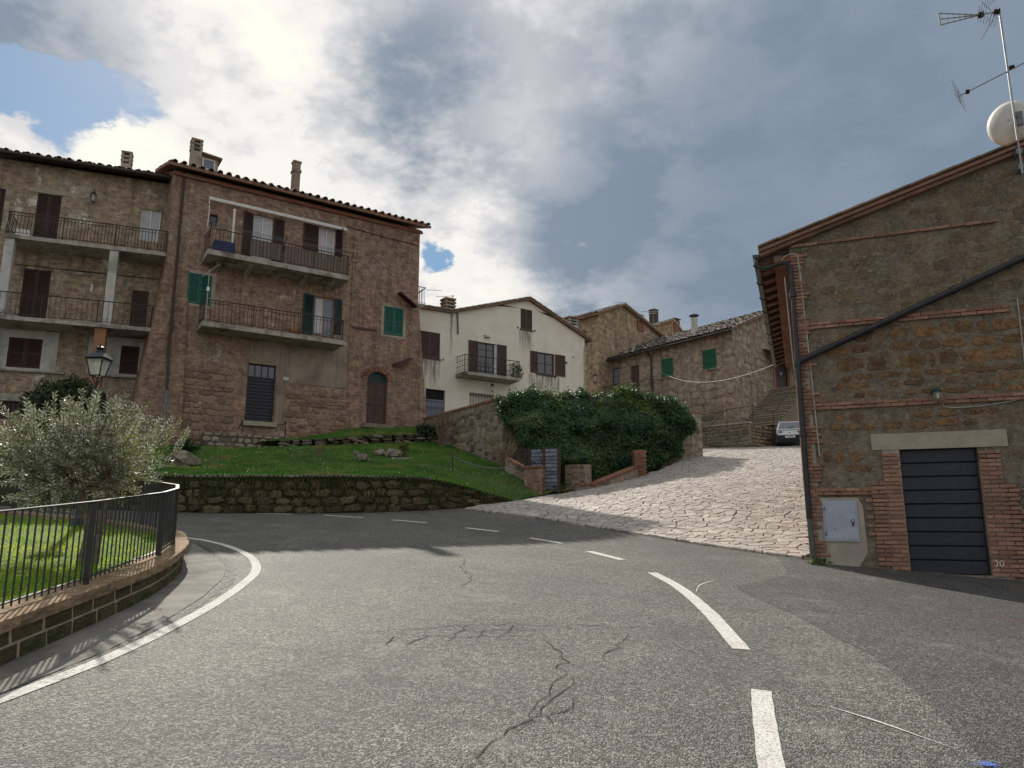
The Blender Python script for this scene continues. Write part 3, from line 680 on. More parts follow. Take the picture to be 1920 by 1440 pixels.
def glazed(root, u0, u1, z0, z1, y, fmat='white_paint', gmat='glass_dark', leaves=2, bars=0, curtain=False, name='window', fw=.06):
    m = MB(); t = .06
    m.box(u0, u1, y, y + t, z0, z0 + fw); m.box(u0, u1, y, y + t, z1 - fw, z1)
    us = [u0 + (u1 - u0) * i / leaves for i in range(leaves + 1)]
    for i, u in enumerate(us):
        a = max(u0, u - fw / 2 if 0 < i < leaves else (u if i == 0 else u - fw)); m.box(a, a + fw, y - .004, y + t - .004, z0 + fw, z1 - fw)
    for b in range(bars):
        z = z0 + (z1 - z0) * (b + 1) / (bars + 1); m.box(u0 + fw, u1 - fw, y + .008, y + t - .015, z - .015, z + .015)
    o = m.build(name, fmat, root)
    for a, b in zip(us, us[1:]):
        g = MB(); g.box(a + fw * .5, b - fw * .5, y + .025, y + .033, z0 + fw, z1 - fw); g.build('pane', gmat, o)
        if curtain:
            g = MB(); n = 14; x0, x1 = a + fw * .8, b - fw * .8
            for i in range(n):
                p, q = x0 + (x1 - x0) * i / n, x0 + (x1 - x0) * (i + 1) / n
                g.quad((p, y + .018 - .012 * (i % 2), z0 + fw * 1.2), (q, y + .018 - .012 * ((i + 1) % 2), z0 + fw * 1.2), (q, y + .018 - .012 * ((i + 1) % 2), z1 - fw * 1.2), (p, y + .018 - .012 * (i % 2), z1 - fw * 1.2))
            g.build('curtain', 'curtain', o)
    return o
def plankdoor(root, u0, u1, z0, z1, y, mat, n, horiz=True, t=.05, gap=.012, name='door'):
    m = MB(); m.box(u0, u1, y + t * .6, y + t, z0, z1); d = m.build(name, 'text_black', root)
    for i in range(n):
        if horiz:
            h = (z1 - z0) / n; L, Hh, c = u1 - u0 - .01, h - gap, ((u0 + u1) / 2, y + t * .3, z0 + h * (i + .5))
        else:
            h = (u1 - u0) / n; L, Hh, c = h - gap, z1 - z0 - .01, (u0 + h * (i + .5), y + t * .3, (z0 + z1) / 2)
        m = MB(); e = .008; a, b = L / 2, Hh / 2
        m.add([(-a, .012, -b), (a, .012, -b), (a, .012, b), (-a, .012, b), (-a + e, -.012, -b + e), (a - e, -.012, -b + e), (a - e, -.012, b - e), (-a + e, -.012, b - e)],
              [(0, 1, 5, 4), (1, 2, 6, 5), (2, 3, 7, 6), (3, 0, 4, 7), (4, 5, 6, 7)])
        obj('plank', m.mesh('plank'), mat, d, c)
    return d
_BAL = {}
def balustermesh(style, h):
    k = (style, round(h, 2))
    if k in _BAL: return _BAL[k]
    m = MB()
    if style == 'plain': m.tube([(0, 0, 0), (0, 0, h)], .011, 5)
    elif style == 'bulge': m.tube([(0, 0, h), (0, 0, h * .62), (0, -.05, h * .40), (0, -.09, h * .22), (0, -.05, h * .06), (0, 0, 0)], .013, 5)
    elif style == 'knob':
        m.tube([(0, 0, 0), (0, 0, h)], .011, 5)
        for f in (.1, .86): m.tube([(0, 0, h * f - .03), (0, 0, h * f), (0, 0, h * f + .03)], [.012, .028, .012], 6)
    elif style == 'scroll':
        m.tube([(0, 0, 0), (0, 0, h)], .009, 5)
        m.tube([(.05 * math.cos(a), 0, h * .12 + .05 * math.sin(a)) for a in np.linspace(0, 5.5, 9)], .007, 4)
    _BAL[k] = m.mesh('baluster'); return _BAL[k]
def balcony(root, u0, u1, z, d, th, n, style, mat='iron_rust', hr=.95, slabmat='concrete', sides=4, y0=0.0, posts=3, tip=None, name='balcony'):
    """slab u0..u1 with top at z, projecting d in front of local y0; railing all round"""
    m = MB()
    m.hexa([(u0, y0 - d, z - th), (u1, y0 - d, z - th), (u1, y0 - .002, z - th - .05), (u0, y0 - .002, z - th - .05), (u0, y0 - d, z), (u1, y0 - d, z), (u1, y0 - .002, z), (u0, y0 - .002, z)])
    b = m.build(name, slabmat, root); e = .05
    ya = y0 - d + e
    r = MB(); r.tube([(u0 + e, y0, z + hr), (u0 + e, ya, z + hr), (u1 - e, ya, z + hr), (u1 - e, y0, z + hr)], .022, 6); r.build('top_rail', mat, b)
    r = MB(); r.tube([(u0 + e, y0, z + .09), (u0 + e, ya, z + .09), (u1 - e, ya, z + .09), (u1 - e, y0, z + .09)], .014, 5)
    if style in ('bulge', 'knob'): r.tube([(u0 + e, ya, z + hr - .13), (u1 - e, ya, z + hr - .13)], .012, 5)
    r.build('lower_rail', mat, b)
    me = mm(balustermesh(style, hr - .1), mat)
    for i in range(n): obj('baluster', me, None, b, (u0 + e + (u1 - u0 - 2 * e) * (i + .5) / n, ya, z + .09))
    for i in range(sides):
        for u, rz in ((u0 + e, -90), (u1 - e, 90)): obj('baluster', me, None, b, (u, ya + (d - e) * (i + .5) / sides, z + .09), (0, 0, R(rz)))
    for i in range(posts):
        p = MB(); u = u0 + e + (u1 - u0 - 2 * e) * i / (posts - 1); p.tube([(u, ya, z), (u, ya, z + hr + .03)], .02, 6); p.build('post', mat, b)
    return b
def coppo(L=.5, r=.1, n=7, r2=None, t=.018):   # half-round tile, length along +y, arch up
    m = MB(); r2 = r2 or r * .82; vs = []
    for y, rr in ((0, r), (L, r2)):
        for q in (rr, rr - t):
            for i in range(n + 1):
                a = math.pi * i / n; vs.append((-q * math.cos(a), y, q * math.sin(a)))
    k = n + 1; fs = []
    for i in range(n):
        fs += [(i, i + 1, 2 * k + i + 1, 2 * k + i), (k + i + 1, k + i, 3 * k + i, 3 * k + i + 1), (k + i, k + i + 1, i + 1, i), (2 * k + i, 2 * k + i + 1, 3 * k + i + 1, 3 * k + i)]
    m.add(vs, fs); return m.mesh('tile')
TILE = coppo(.55, .115); TILE.materials.append(MATS['tile'])
def roofslab(m, u0, u1, za, zb, y0, y1, zr, th=.12, over=0.0):
    """sloping slab from the eave (y0, za..zb) up to ridge (y1, zr)"""
    m.hexa([(u0, y0, za - th), (u1, y0, zb - th), (u1, y1, zr - th), (u0, y1, zr - th), (u0, y0, za), (u1, y0, zb), (u1, y1, zr), (u0, y1, zr)])
def eavetiles(root, u0, u1, za, zb, y0, slope, pitch=.36):
    n = int(abs(u1 - u0) / pitch)
    for i in range(n):
        f = (i + .5) / n; o = obj('tile', TILE, None, root, (u0 + (u1 - u0) * f, y0 - .07 + random.uniform(-.03, .03), za + (zb - za) * f - .05 + random.uniform(-.012, .012)))
        o.rotation_euler = (slope, random.uniform(-.05, .05), random.uniform(-.05, .05))
def tilefield(root, P0, P1, Q0, Q1, nu, nv, mat, r=.12, name='roof_tiles', jit=.02):
    """joined rows of half-round tiles over a roof plane: P0-P1 eave, Q0-Q1 ridge"""
    P0, P1, Q0, Q1 = map(Vector, (P0, P1, Q0, Q1)); V = []; F = []; k = 6
    nn = (P1 - P0).cross(Q0 - P0).normalized()
    if nn.z < 0: nn = -nn
    ex = (P1 - P0).normalized()
    for i in range(nu):
        for j in range(nv):
            f0, f1 = j / nv, (j + 1.25) / nv; fu = (i + .5) / nu
            a = (P0.lerp(P1, fu)).lerp(Q0.lerp(Q1, fu), f0); b = (P0.lerp(P1, fu)).lerp(Q0.lerp(Q1, fu), min(1.0, f1))
            off = nn * random.uniform(0, jit); sh = ex * random.uniform(-jit, jit); base = len(V)
            for p, rr, up in ((a, r, .035), (b, r * .8, 0)):
                for q in range(k):
                    an = math.pi * q / (k - 1); V.append(p + sh + off + nn * (rr * math.sin(an) * .8 + up) - ex * rr * math.cos(an))
            F += [(base + q, base + q + 1, base + k + q + 1, base + k + q) for q in range(k - 1)]
    me = npmesh(name, [tuple(v) for v in V], F, (mat,)); return obj(name, me, None, root, kind='stuff')
def chimney(root, u, y, z0, z1, w, d, mat='plaster_brown', style='slats'):
    m = MB(); m.box(u - w / 2, u + w / 2, y - d / 2, y + d / 2, z0, z1)
    c = m.build('chimney', mat, root); h = z1
    if style == 'slats':
        for i in range(3):
            m = MB(); m.box(u - w * .56, u + w * .56, y - d * .56, y + d * .56, h + .10 + i * .2, h + .19 + i * .2)
            m.build('slab', 'concrete' if i < 2 else 'tile', c)
        m = MB()
        for a in (-.4, .4):
            for b in (-.4, .4): m.box(u + w * a - .05, u + w * a + .05, y + d * b - .05, y + d * b + .05, h - .002, h + .51)
        m.box(u - w * .2, u + w * .2, y - d * .2, y + d * .2, h - .002, h + .4); m.build('vent', mat, c)
    elif style == 'cap':
        m = MB(); m.box(u - w * .62, u + w * .62, y - d * .62, y + d * .62, h + .14, h + .2); m.hexa([(u - w * .62, y - d * .62, h + .2), (u + w * .62, y - d * .62, h + .2), (u + w * .62, y + d * .62, h + .2), (u - w * .62, y + d * .62, h + .2), (u - .04, y - .04, h + .34), (u + .04, y - .04, h + .34), (u + .04, y + .04, h + .34), (u - .04, y + .04, h + .34)])
        for a in (-.42, .42):
            for b in (-.42, .42): m.box(u + w * a - .03, u + w * a + .03, y + d * b - .03, y + d * b + .03, h - .002, h + .15)
        m.build('cap', 'iron', c)
    elif style == 'brick':
        m = MB(); m.box(u - w * .62, u + w * .62, y - d * .62, y + d * .62, h, h + .12); m.box(u - w * .5, u + w * .5, y - d * .5, y + d * .5, h + .12, h + .5); m.box(u - w * .6, u + w * .6, y - d * .6, y + d * .6, h + .5, h + .58); m.build('crown', mat, c)
    return c
def pipe(root, pts, r, mat, name='downpipe', n=8, parent=None):
    m = MB(); m.tube(pts, r, n); return m.build(name, mat, parent or root, smooth=False)
def stones(root, T, regions, mat, sw=(.3, .6), sh=(.18, .3), dep=.05, excl=(), lib=STONES, prob=1.0, limit=290, name='stone', gap=.03, sub=None, flip=0.0, noisefn=None):
    """rows of stones over local rectangles (u0,u1,z0,z1); T=(origin fn u,z->loc, rotz)"""
    n = 0; fn, rz = T
    for (u0, u1, z0, z1) in regions:
        z = z0
        while z < z1 - sh[0] * .6:
            h = random.uniform(*sh); h = min(h, z1 - z + .05); u = u0 - random.uniform(0, .25)
            while u < u1:
                w = random.uniform(*sw); c = (u + w / 2, z + h / 2)
                if c[0] - w / 2 > u0 - .12 and c[0] + w / 2 < u1 + .12 and random.random() < prob and n < limit and not any(e[0] - w / 2 < c[0] < e[1] + w / 2 and e[2] - h / 2 < c[1] < e[3] + h / 2 for e in excl) and (noisefn is None or noisefn(*c)):
                    me = mm(random.choice(lib), mat)
                    o = obj(name, me, None, root, fn(c[0], c[1] + random.uniform(-.02, .02)), (0, random.uniform(-.06, .06) + (math.pi if random.random() < .5 else 0), rz), (w - gap, dep * random.uniform(.6, 1.2), h - gap)); n += 1
                u += w
            z += h
    return n
def text3d(s, size, M, mat, parent, name='lettering', ext=.002):
    cu = bpy.data.curves.new(name, 'FONT'); cu.body = s; cu.size = size; cu.extrude = ext; cu.align_x = 'CENTER'; cu.align_y = 'CENTER'
    o = bpy.data.objects.new(name, cu); COL.objects.link(o)
    dg = bpy.context.evaluated_depsgraph_get(); me = bpy.data.meshes.new_from_object(o.evaluated_get(dg)); bpy.data.objects.remove(o)
    me.materials.clear(); q = obj(name, me, mat, parent); q.matrix_local = Matrix.Translation((0, 0, -ZB.get(parent.name, 0))) @ M; return q
# ------------------------------------------------------------------ house B (tall brown house with two balconies)
FB = Frame(330, 312, 28.6, 33.8)
zbB = 4.3
B = thing('balcony_house', 'tall brown stone and brick house with green shutters and two iron balconies', 'house', FB.M, zbB)
uR = FB.uz(787, 430)[0]; zL = FB.uz(334, 322)[1]; zR = FB.uz(783, 428)[1]; zE = (zL + zR) / 2
print('B width', uR, 'eave', zL, zR)
r_top1 = FB.rect(474, 405, 511, 472); r_top1 = (r_top1[0], r_top1[1], r_top1[3] - 2.25, r_top1[3])
r_top2 = FB.rect(597, 428, 628, 490); r_top2 = (r_top2[0], r_top2[1], r_top2[3] - 1.5, r_top2[3])
r_mid = FB.rect(588, 557, 626, 630)
r_gl = FB.rect(353, 514, 394, 570)
r_gr = FB.rect(721, 577, 753, 629)
r_dr = FB.rect(462, 683, 515, 791)
r_ar = FB.rect(687, 698, 725, 796)
r_sm = FB.rect(393, 402, 408, 425)
holesB = [r_top1, r_top2, r_mid, r_gl, r_gr, r_dr, r_ar, r_sm]
shell(B, 0, uR, 3.6, [(0, zE), (uR, zE)], holesB, 8.0, 'wall_b')
# battered foot at both ends, plaster field, pier strip
def wedge(u_out, u_in, z0, z1, yd, mat, name):
    m = MB(); m.hexa([(u_out, -.35, z0), (u_in, -.35, z0), (u_in, yd, z0), (u_out, yd, z0), (u_in - (u_in - u_out) * .02, -.012, z1), (u_in, -.012, z1), (u_in, yd, z1), (u_in - (u_in - u_out) * .02, yd, z1)])
    return m.build(name, mat, B)
zk = FB.uz(318, 500)[1]
m = MB(); m.hexa([(-1.0, -.15, 3.4), (1.1, -.22, 3.4), (1.1, .3, 3.4), (-1.0, 6, 3.4), (-.02, -.012, zk), (.9, -.012, zk), (.9, .1, zk), (-.02, 6, zk)]); m.build('buttress', 'wall_b_pier', B)
zk2 = FB.uz(790, 560)[1]
m = MB(); m.hexa([(uR - .6, -.10, 4.6), (uR + .75, -.15, 4.6), (uR + .75, 5, 4.6), (uR - .6, .1, 4.6), (uR - .4, -.010, zk2), (uR + .01, -.010, zk2), (uR + .01, 5, zk2), (uR - .4, .1, zk2)]); m.build('buttress', 'wall_b_pier', B)
# right pier: brick skin standing 5 cm proud, from the drain line at px 652 rightwards
up = FB.uz(655, 640)[0]
m = MB(); wallpanel(m, up, uR - .004, 4.2, [(up, zE - .05), (uR, zE - .05)], [r_gr, r_ar], lambda u, y, z: (u, y - .05, z), .06)
m.quad((up, 0, 4.2), (up, -.05, 4.2), (up, -.05, zE - .05), (up, 0, zE - .05)); m.build('brick_pier', 'wall_b_pier', B)
# plaster field around ground floor door
pu0, pu1, pz0, pz1 = FB.rect(467, 640, 655, 720); dz = FB.uz(490, 793)[1]
m = MB(); m.hexa([(pu0, -.03, pz0 + .25), (pu1 - .05, -.03, pz0 - .1), (pu1 - .05, .0, pz0 - .1), (pu0, .0, pz0 + .25), (pu0, -.03, pz1), (pu1 - .05, -.03, pz1), (pu1 - .05, 0, pz1), (pu0, 0, pz1)])
wp = MB(); wallpanel(wp, pu0, pu1 - .05, pz0, [(pu0, pz1), (pu1, pz1)], [r_dr], lambda u, y, z: (u, y - .03, z), .05); wp.build('plaster_field', 'plaster_brown', B)
jl = FB.uz(517, 740)[0]; jr = FB.uz(527, 740)[0]
m = MB(); m.box(jl + .01, jr + .18, -.028, .0, dz, pz0 + .01); m.build('door_jamb', 'plaster_brown', B)
# stones of the lower wall
T = (lambda u, z: (u, -.01, z), 0.0)
uS0 = FB.uz(325, 700)[0]; uS1 = FB.uz(455, 700)[0]
stones(B, T, [(uS0, uS1 - .1, 4.4, FB.uz(400, 690)[1])], 'stone_b', (.26, .66), (.17, .34), .035, excl=[(r_dr[0] - .1, 99, 0, 99)], prob=.97, gap=.012, limit=150)
u2, u3 = FB.uz(520, 780)[0], FB.uz(648, 780)[0]
stones(B, T, [(u2 + .2, u3, 4.6, FB.uz(580, 735)[1])], 'stone_b', (.22, .55), (.14, .28), .035, excl=[(-9, r_dr[1] + .12, 0, 99)], prob=.93, gap=.012, limit=120)
# roof
sl_ = math.atan2(1.5, 4.5); m = MB()
roofslab(m, -.35, uR + .38, zE + .10, zE + .10, -.55, 4.2, zE + 1.75, .14); m.hexa([(-.35, 4.2, zE + 1.6), (uR + .38, 4.2, zE + 1.6), (uR + .38, 8.6, zE - .05), (-.35, 8.6, zE - .05), (-.35, 4.2, zE + 1.75), (uR + .38, 4.2, zE + 1.75), (uR + .38, 8.6, zE + .1), (-.35, 8.6, zE + .1)])
m.hexa([(0, .02, zE - .02), (uR, .02, zE - .02), (uR, 8, zE - .02), (0, 8, zE - .02), (0, 3.6, zE + 1.4), (uR, 3.6, zE + 1.4), (uR, 4.6, zE + 1.4), (0, 4.6, zE + 1.4)])
rB = m.build('roof', 'terracotta_board', B)
eavetiles(rB, -.3, uR + .35, zE + .13, zE + .13, -.58, sl_, .36)
tilefield(rB, (-.35, -.1, zE + .24), (uR + .38, -.1, zE + .24), (-.35, 4.2, zE + 1.77), (uR + .38, 4.2, zE + 1.77), 32, 9, 'tile', .13)
m = MB()
for i in range(2): m.box(-.1, uR + .12 - .02 * i, -.16 + .06 * i, .0, zE - .24 + .09 * i - .09 * 0, zE - .16 + .09 * i)
m.build('cornice', 'brick_old', B)
# chimneys and dormer
cu, cz = FB.uz(366, 300, 1.2); chimney(B, cu, 1.2, zE + .2, FB.uz(367, 275, 1.2)[1] - .3, .44, .44, 'plaster_grey')
cu, cz = FB.uz(554, 340, 1.4); chimney(B, cu, 1.4, zE + .3, FB.uz(554, 312, 1.4)[1] - .35, .34, .34, 'plaster_brown', 'brick')
cu, cz = FB.uz(391, 310, 1.9)
m = MB(); m.box(cu - .42, cu + .42, 1.9, 3.4, zE + .6, cz + .45); d_ = m.build('dormer', 'plaster_grey', B)
m = MB(); m.hexa([(cu - .55, 1.7, cz + .45), (cu + .55, 1.7, cz + .35), (cu + .55, 3.5, cz + .35), (cu - .55, 3.5, cz + .45), (cu - .55, 1.7, cz + .53), (cu + .55, 1.7, cz + .43), (cu + .55, 3.5, cz + .43), (cu - .55, 3.5, cz + .53)]); m.build('dormer_roof', 'tile', d_)
glazed(d_, cu - .28, cu + .28, cz - .25, cz + .3, 1.87, 'white_paint', 'glass_sky', 1, name='window_frame')
# openings
glazed(B, *r_top1, .1, 'white_paint', 'glass_sky', 2, 0, True)
glazed(B, *r_top2, .1, 'white_paint', 'glass_sky', 2, 1, True)
glazed(B, *r_mid, .1, 'window_wood', 'glass_sky', 2, 1, False)
m = MB(); w_ = (r_mid[1] - r_mid[0]) * .45
m.box(r_mid[0] + .08, r_mid[0] + w_, .075, .085, r_mid[2] + .1, r_mid[3] - .1); m.build('curtain', 'curtain', B)
for a, b, z0, z1, mt in ((FB.uz(455, 430)[0], r_top1[0] - .02, r_top1[2], r_top1[3], 'wood_dark'), (r_top1[1] + .02, FB.uz(532, 445)[0], r_top1[2], r_top1[3], 'wood_dark'),
                         (FB.uz(568, 450)[0], r_top2[0] - .02, r_top2[2], r_top2[3], 'wood_dark'), (FB.uz(567, 590)[0], r_mid[0] - .02, r_mid[2], r_mid[3], 'green_dark'), (r_mid[1] + .02, FB.uz(640, 600)[0], r_mid[2], r_mid[3], 'green_dark')):
    leafshutter(B, a, b, z0, z1, -.06, mt)
leafshutter(B, r_top2[1] + .02, r_top2[1] + .5, r_top2[2], r_top2[3], -.02, 'wood_dark', 70)
for rr, mt in ((r_gl, 'green_paint'), (r_gr, 'green_paint')):
    mid = (rr[0] + rr[1]) / 2; yy = -.04 if rr is r_gl else -.09
    leafshutter(B, rr[0] - .04, mid - .005, rr[2], rr[3], yy, mt); leafshutter(B, mid + .005, rr[1] + .04, rr[2], rr[3], yy, mt)
    m = MB()
    for q in ((rr[0] - .2, rr[0] - .05, rr[2] - .12, rr[3] + .14), (rr[1] + .05, rr[1] + .2, rr[2] - .12, rr[3] + .14), (rr[0] - .05, rr[1] + .05, rr[3] + .01, rr[3] + .14), (rr[0] - .05, rr[1] + .05, rr[2] - .12, rr[2] - .01)):
        m.box(q[0], q[1], yy + .03, yy + .05, q[2], q[3])
    m.build('window_surround', 'plaster_grey', B)
glazed(B, *r_sm, .12, 'iron', 'glass_dark', 1)
# ground floor: plank door with transom panes, arched door
zt = r_dr[3] - .55
plankdoor(B, r_dr[0], r_dr[1], r_dr[2], zt - .06, .1, 'door_blue_black', 13)
m = MB(); m.box(r_dr[0], r_dr[1], .08, .16, zt - .06, zt); m.box(r_dr[0], r_dr[1], .08, .16, r_dr[3] - .06, r_dr[3])
for i in range(5):
    u = r_dr[0] + (r_dr[1] - r_dr[0] - .05) * i / 4; m.box(u, u + .05, .083, .157, zt, r_dr[3] - .06)
tr = m.build('transom', 'door_blue_black', B); m = MB(); m.box(r_dr[0] + .03, r_dr[1] - .03, .11, .12, zt, r_dr[3] - .06); m.build('pane', 'glass_dark', tr)
m = MB(); m.box(r_dr[0] - .1, r_dr[1] + .12, -.16, .0, r_dr[2] - .2, r_dr[2] - .005); m.build('doorstep', 'lintel_concrete', B)
au, aw = (r_ar[0] + r_ar[1]) / 2, (r_ar[1] - r_ar[0]) / 2; az = r_ar[3] - aw * .75
def arc(n, r, rz, a0=0, a1=math.pi): return [(au - r * math.cos(a0 + (a1 - a0) * i / n), az + rz * math.sin(a0 + (a1 - a0) * i / n)) for i in range(n + 1)]
A1 = arc(12, aw, aw * .75); m = MB()
m.prism([(p[0], -.051, p[1]) for p in A1[:7]] + [(au, -.051, r_ar[3] + .02), (r_ar[0] - .02, -.051, r_ar[3] + .02), (r_ar[0] - .02, -.051, az)], (0, .2, 0))
m.prism([(p[0], -.051, p[1]) for p in A1[6:]] + [(r_ar[1] + .02, -.051, az), (r_ar[1] + .02, -.051, r_ar[3] + .02), (au, -.051, r_ar[3] + .02)], (0, .2, 0)); m.build('spandrel', 'wall_b_pier', B)
for i in range(17):
    t = math.pi * (i + .5) / 17; rr = aw + .15
    o = obj('arch_brick', mm(BRICK, 'brick_old'), None, B, (au - rr * math.cos(t), -.06, az + (aw * .75 + .15) * math.sin(t)), (0, t - math.pi / 2 + math.pi / 2, 0), (.28, .1, .075)); o.rotation_euler = (0, t + math.pi, 0)
m = MB(); m.prism([(p[0], .1, p[1]) for p in arc(12, aw - .01, aw * .75 - .01)], (0, .03, 0)); lun = m.build('fanlight', 'green_dark', B)
m = MB(); m.box(r_ar[0] + .01, r_ar[1] - .01, .07, .12, az - .1, az + .02); m.build('door_head', 'green_dark', B)
for a, b in ((r_ar[0] + .01, au - .006), (au + .006, r_ar[1] - .01)):
    leafshutter(B, a, b, r_ar[2], az - .11, .08, 'wood_brown', name='door_leaf', panels=1, lou=False)
m = MB(); m.box(r_ar[0] - .25, r_ar[1] + .25, -.45, .0, r_ar[2] - .22, r_ar[2] - .02); m.build('doorstep', 'stone_grey', B)
# number plate
nu, nz = FB.uz(536, 710); m = MB(); m.box(nu - .11, nu + .11, -.05, -.03, nz - .065, nz + .065); np_ = m.build('number_plate', 'white_paint', B)
text3d('107', .1, Matrix.Translation((nu, -.053, nz)) @ Matrix.Rotation(R(90), 4, 'X'), 'text_black', np_)
# balconies
DT = 1.25
tu0, tz0 = FB.uz(390, 466, -DT); tu1, tz1 = FB.uz(655, 517, -DT); print('top balcony', tu0, tu1, tz0, tz1)
bt = balcony(B, tu0, tu1, (tz0 + tz1) / 2, DT, .22, 40, 'plain', 'iron_rust', .95, 'concrete', 6)
ztb = (tz0 + tz1) / 2
for k_ in range(5):
    u = tu0 + (tu1 - tu0) * (k_ + .5) / 5
    m = MB(); m.hexa([(u - .1, -.9, ztb - .26), (u + .1, -.9, ztb - .26), (u + .1, .0, ztb - .55), (u - .1, .0, ztb - .55), (u - .1, -1.0, ztb - .21), (u + .1, -1.0, ztb - .21), (u + .1, .0, ztb - .21), (u - .1, .0, ztb - .21)]); m.build('bracket', 'concrete', bt)
su = FB.uz(468, 480, -DT + .1)[0]
for i in range(4):
    a = su + (tu1 - .1 - su) * i / 4; b = su + (tu1 - .1 - su) * (i + 1) / 4
    m = MB(); m.box(a + .01, b - .01, -DT + .09, -DT + .11, ztb + .1, ztb + .86); m.build('reed_screen', 'reed_screen', bt)
m = MB()
for i in range(4): m.tube([(tu0 - .05, -DT - .1 - i * .1, ztb + 1.0), ((tu0 + tu1) / 2, -DT - .1 - i * .1, ztb + .97), (tu1 + .05, -DT - .1 - i * .1, ztb + 1.0)], .006, 4)
m.build('clothes_line', 'grey_pipe', bt)
for u in (tu0, (tu0 + tu1) / 2, tu1):
    m = MB(); m.tube([(u, -DT + .05, ztb + .5), (u, -DT - .45, ztb + 1.05)], .018, 5); m.build('line_bracket', 'iron', bt)
m = MB(); m.box(FB.uz(403, 445, -DT + .3)[0], FB.uz(442, 450, -DT + .3)[0], -DT + .25, -DT + .7, ztb, ztb + .55); tag(m.build('storage_box', 'plastic_blue', loc=(0, 0, 0)), 'dark blue box standing on the top balcony behind the railing', 'box').matrix_world = FB.M
DM = 1.15
mu0, mz0 = FB.uz(379, 603, -DM); mu1, mz1 = FB.uz(645, 637, -DM); zmb = (mz0 + mz1) / 2; print('mid balcony', mu0, mu1, mz0, mz1)
bm_ = balcony(B, mu0, mu1, zmb, DM, .2, 36, 'knob', 'iron_rust', .95, 'concrete', 6, posts=4)
# awning
a0, az0 = FB.uz(392, 372, -.25); a1, az1 = FB.uz(650, 432, -.25)
m = MB(); m.tube([(a0, -.25, (az0 + az1) / 2 + .05), (a1, -.25, (az0 + az1) / 2 + .05)], .06, 8); aw_ = m.build('awning', 'white_paint', B)
m = MB(); m.tube([(a0, -.42, (az0 + az1) / 2 - .08), (a1, -.42, (az0 + az1) / 2 - .08)], .03, 6); m.tube([(a0 + .02, -.25, az0), (a0 + .02, -.4, az0 - .6), (a0 + .02, -.3, az0 - 1.3)], .018, 5); m.build('awning_bar', 'white_paint', aw_)
for f in (.25, .5, .75):
    u = a0 + (a1 - a0) * f; m = MB(); m.box(u - .03, u + .03, -.3, .0, (az0 + az1) / 2 - .02, (az0 + az1) / 2 + .06); m.build('bracket', 'white_paint', aw_)
pu, pz = FB.uz(440, 395, -.9); m = MB(); m.tube([(pu, -.9, ztb + .06), (pu, -.9, pz)], .045, 8); m.tube([(pu, -.9, pz), (pu, -.9, pz + .07)], .055, 8)
o = tag(m.build('rolled_parasol', 'white_paint'), 'slim white closed parasol standing on the top balcony', 'parasol'); o.matrix_world = FB.M
# pots on lower balcony
for px_, mt_, lab in ((553, 'planter_pot', 'terracotta planter box on the lower balcony of the brown house'), (634, 'lintel_concrete', 'pale yellow planter on the lower balcony beside the green door shutter')):
    u, z = FB.uz(px_, 620, -DM + .25); m = MB(); m.hexa([(u - .22, -DM + .15, zmb), (u + .22, -DM + .15, zmb), (u + .22, -DM + .4, zmb), (u - .22, -DM + .4, zmb), (u - .28, -DM + .1, zmb + .24), (u + .28, -DM + .1, zmb + .24), (u + .28, -DM + .45, zmb + .24), (u - .28, -DM + .45, zmb + .24)])
    o = tag(m.build('planter_box', mt_), lab, 'planter'); o.matrix_world = FB.M
# tv aerial on the lower balcony's left end
yu, yz_ = FB.uz(389, 590, -DM); zt_ = FB.uz(394, 505, -DM)[1]
ae = thing('aerial', 'small television aerial clamped to the left end of the lower balcony', 'antenna', FB.M @ Matrix.Translation((yu - .06, -DM, 0)), zmb)
m = MB(); m.tube([(0, 0, zmb), (0, 0, zt_)], .022, 6); m.build('mast', 'alu', ae)
m = MB(); m.tube([(-.2, 0, zt_ - .3), (.25, -.3, zt_ + .12)], .012, 5)
for i in range(6):
    f = i / 5; c = Vector((-.2 + .45 * f, -.3 * f, zt_ - .3 + .42 * f)); m.tube([c + Vector((.1, .14, .12)), c - Vector((.1, .14, .12))], .007, 4)
m.build('upper_aerial', 'conduit', ae)
m = MB(); c0 = Vector((0, 0, zt_ - 1.25)); m.tube([c0, c0 + Vector((1.15, .15, 0))], .012, 5)
for i in range(10): c = c0 + Vector((1.1, .14, 0)) * (i + 1) / 10; m.tube([c + Vector((0, .12, .05)), c - Vector((0, .12, .05))], .008, 4)
m.build('lower_aerial', 'conduit', ae)
m = MB(); m.box(-.05, .05, -.06, .04, zt_ - .95, zt_ - .78); m.build('amplifier', 'white_paint', ae)
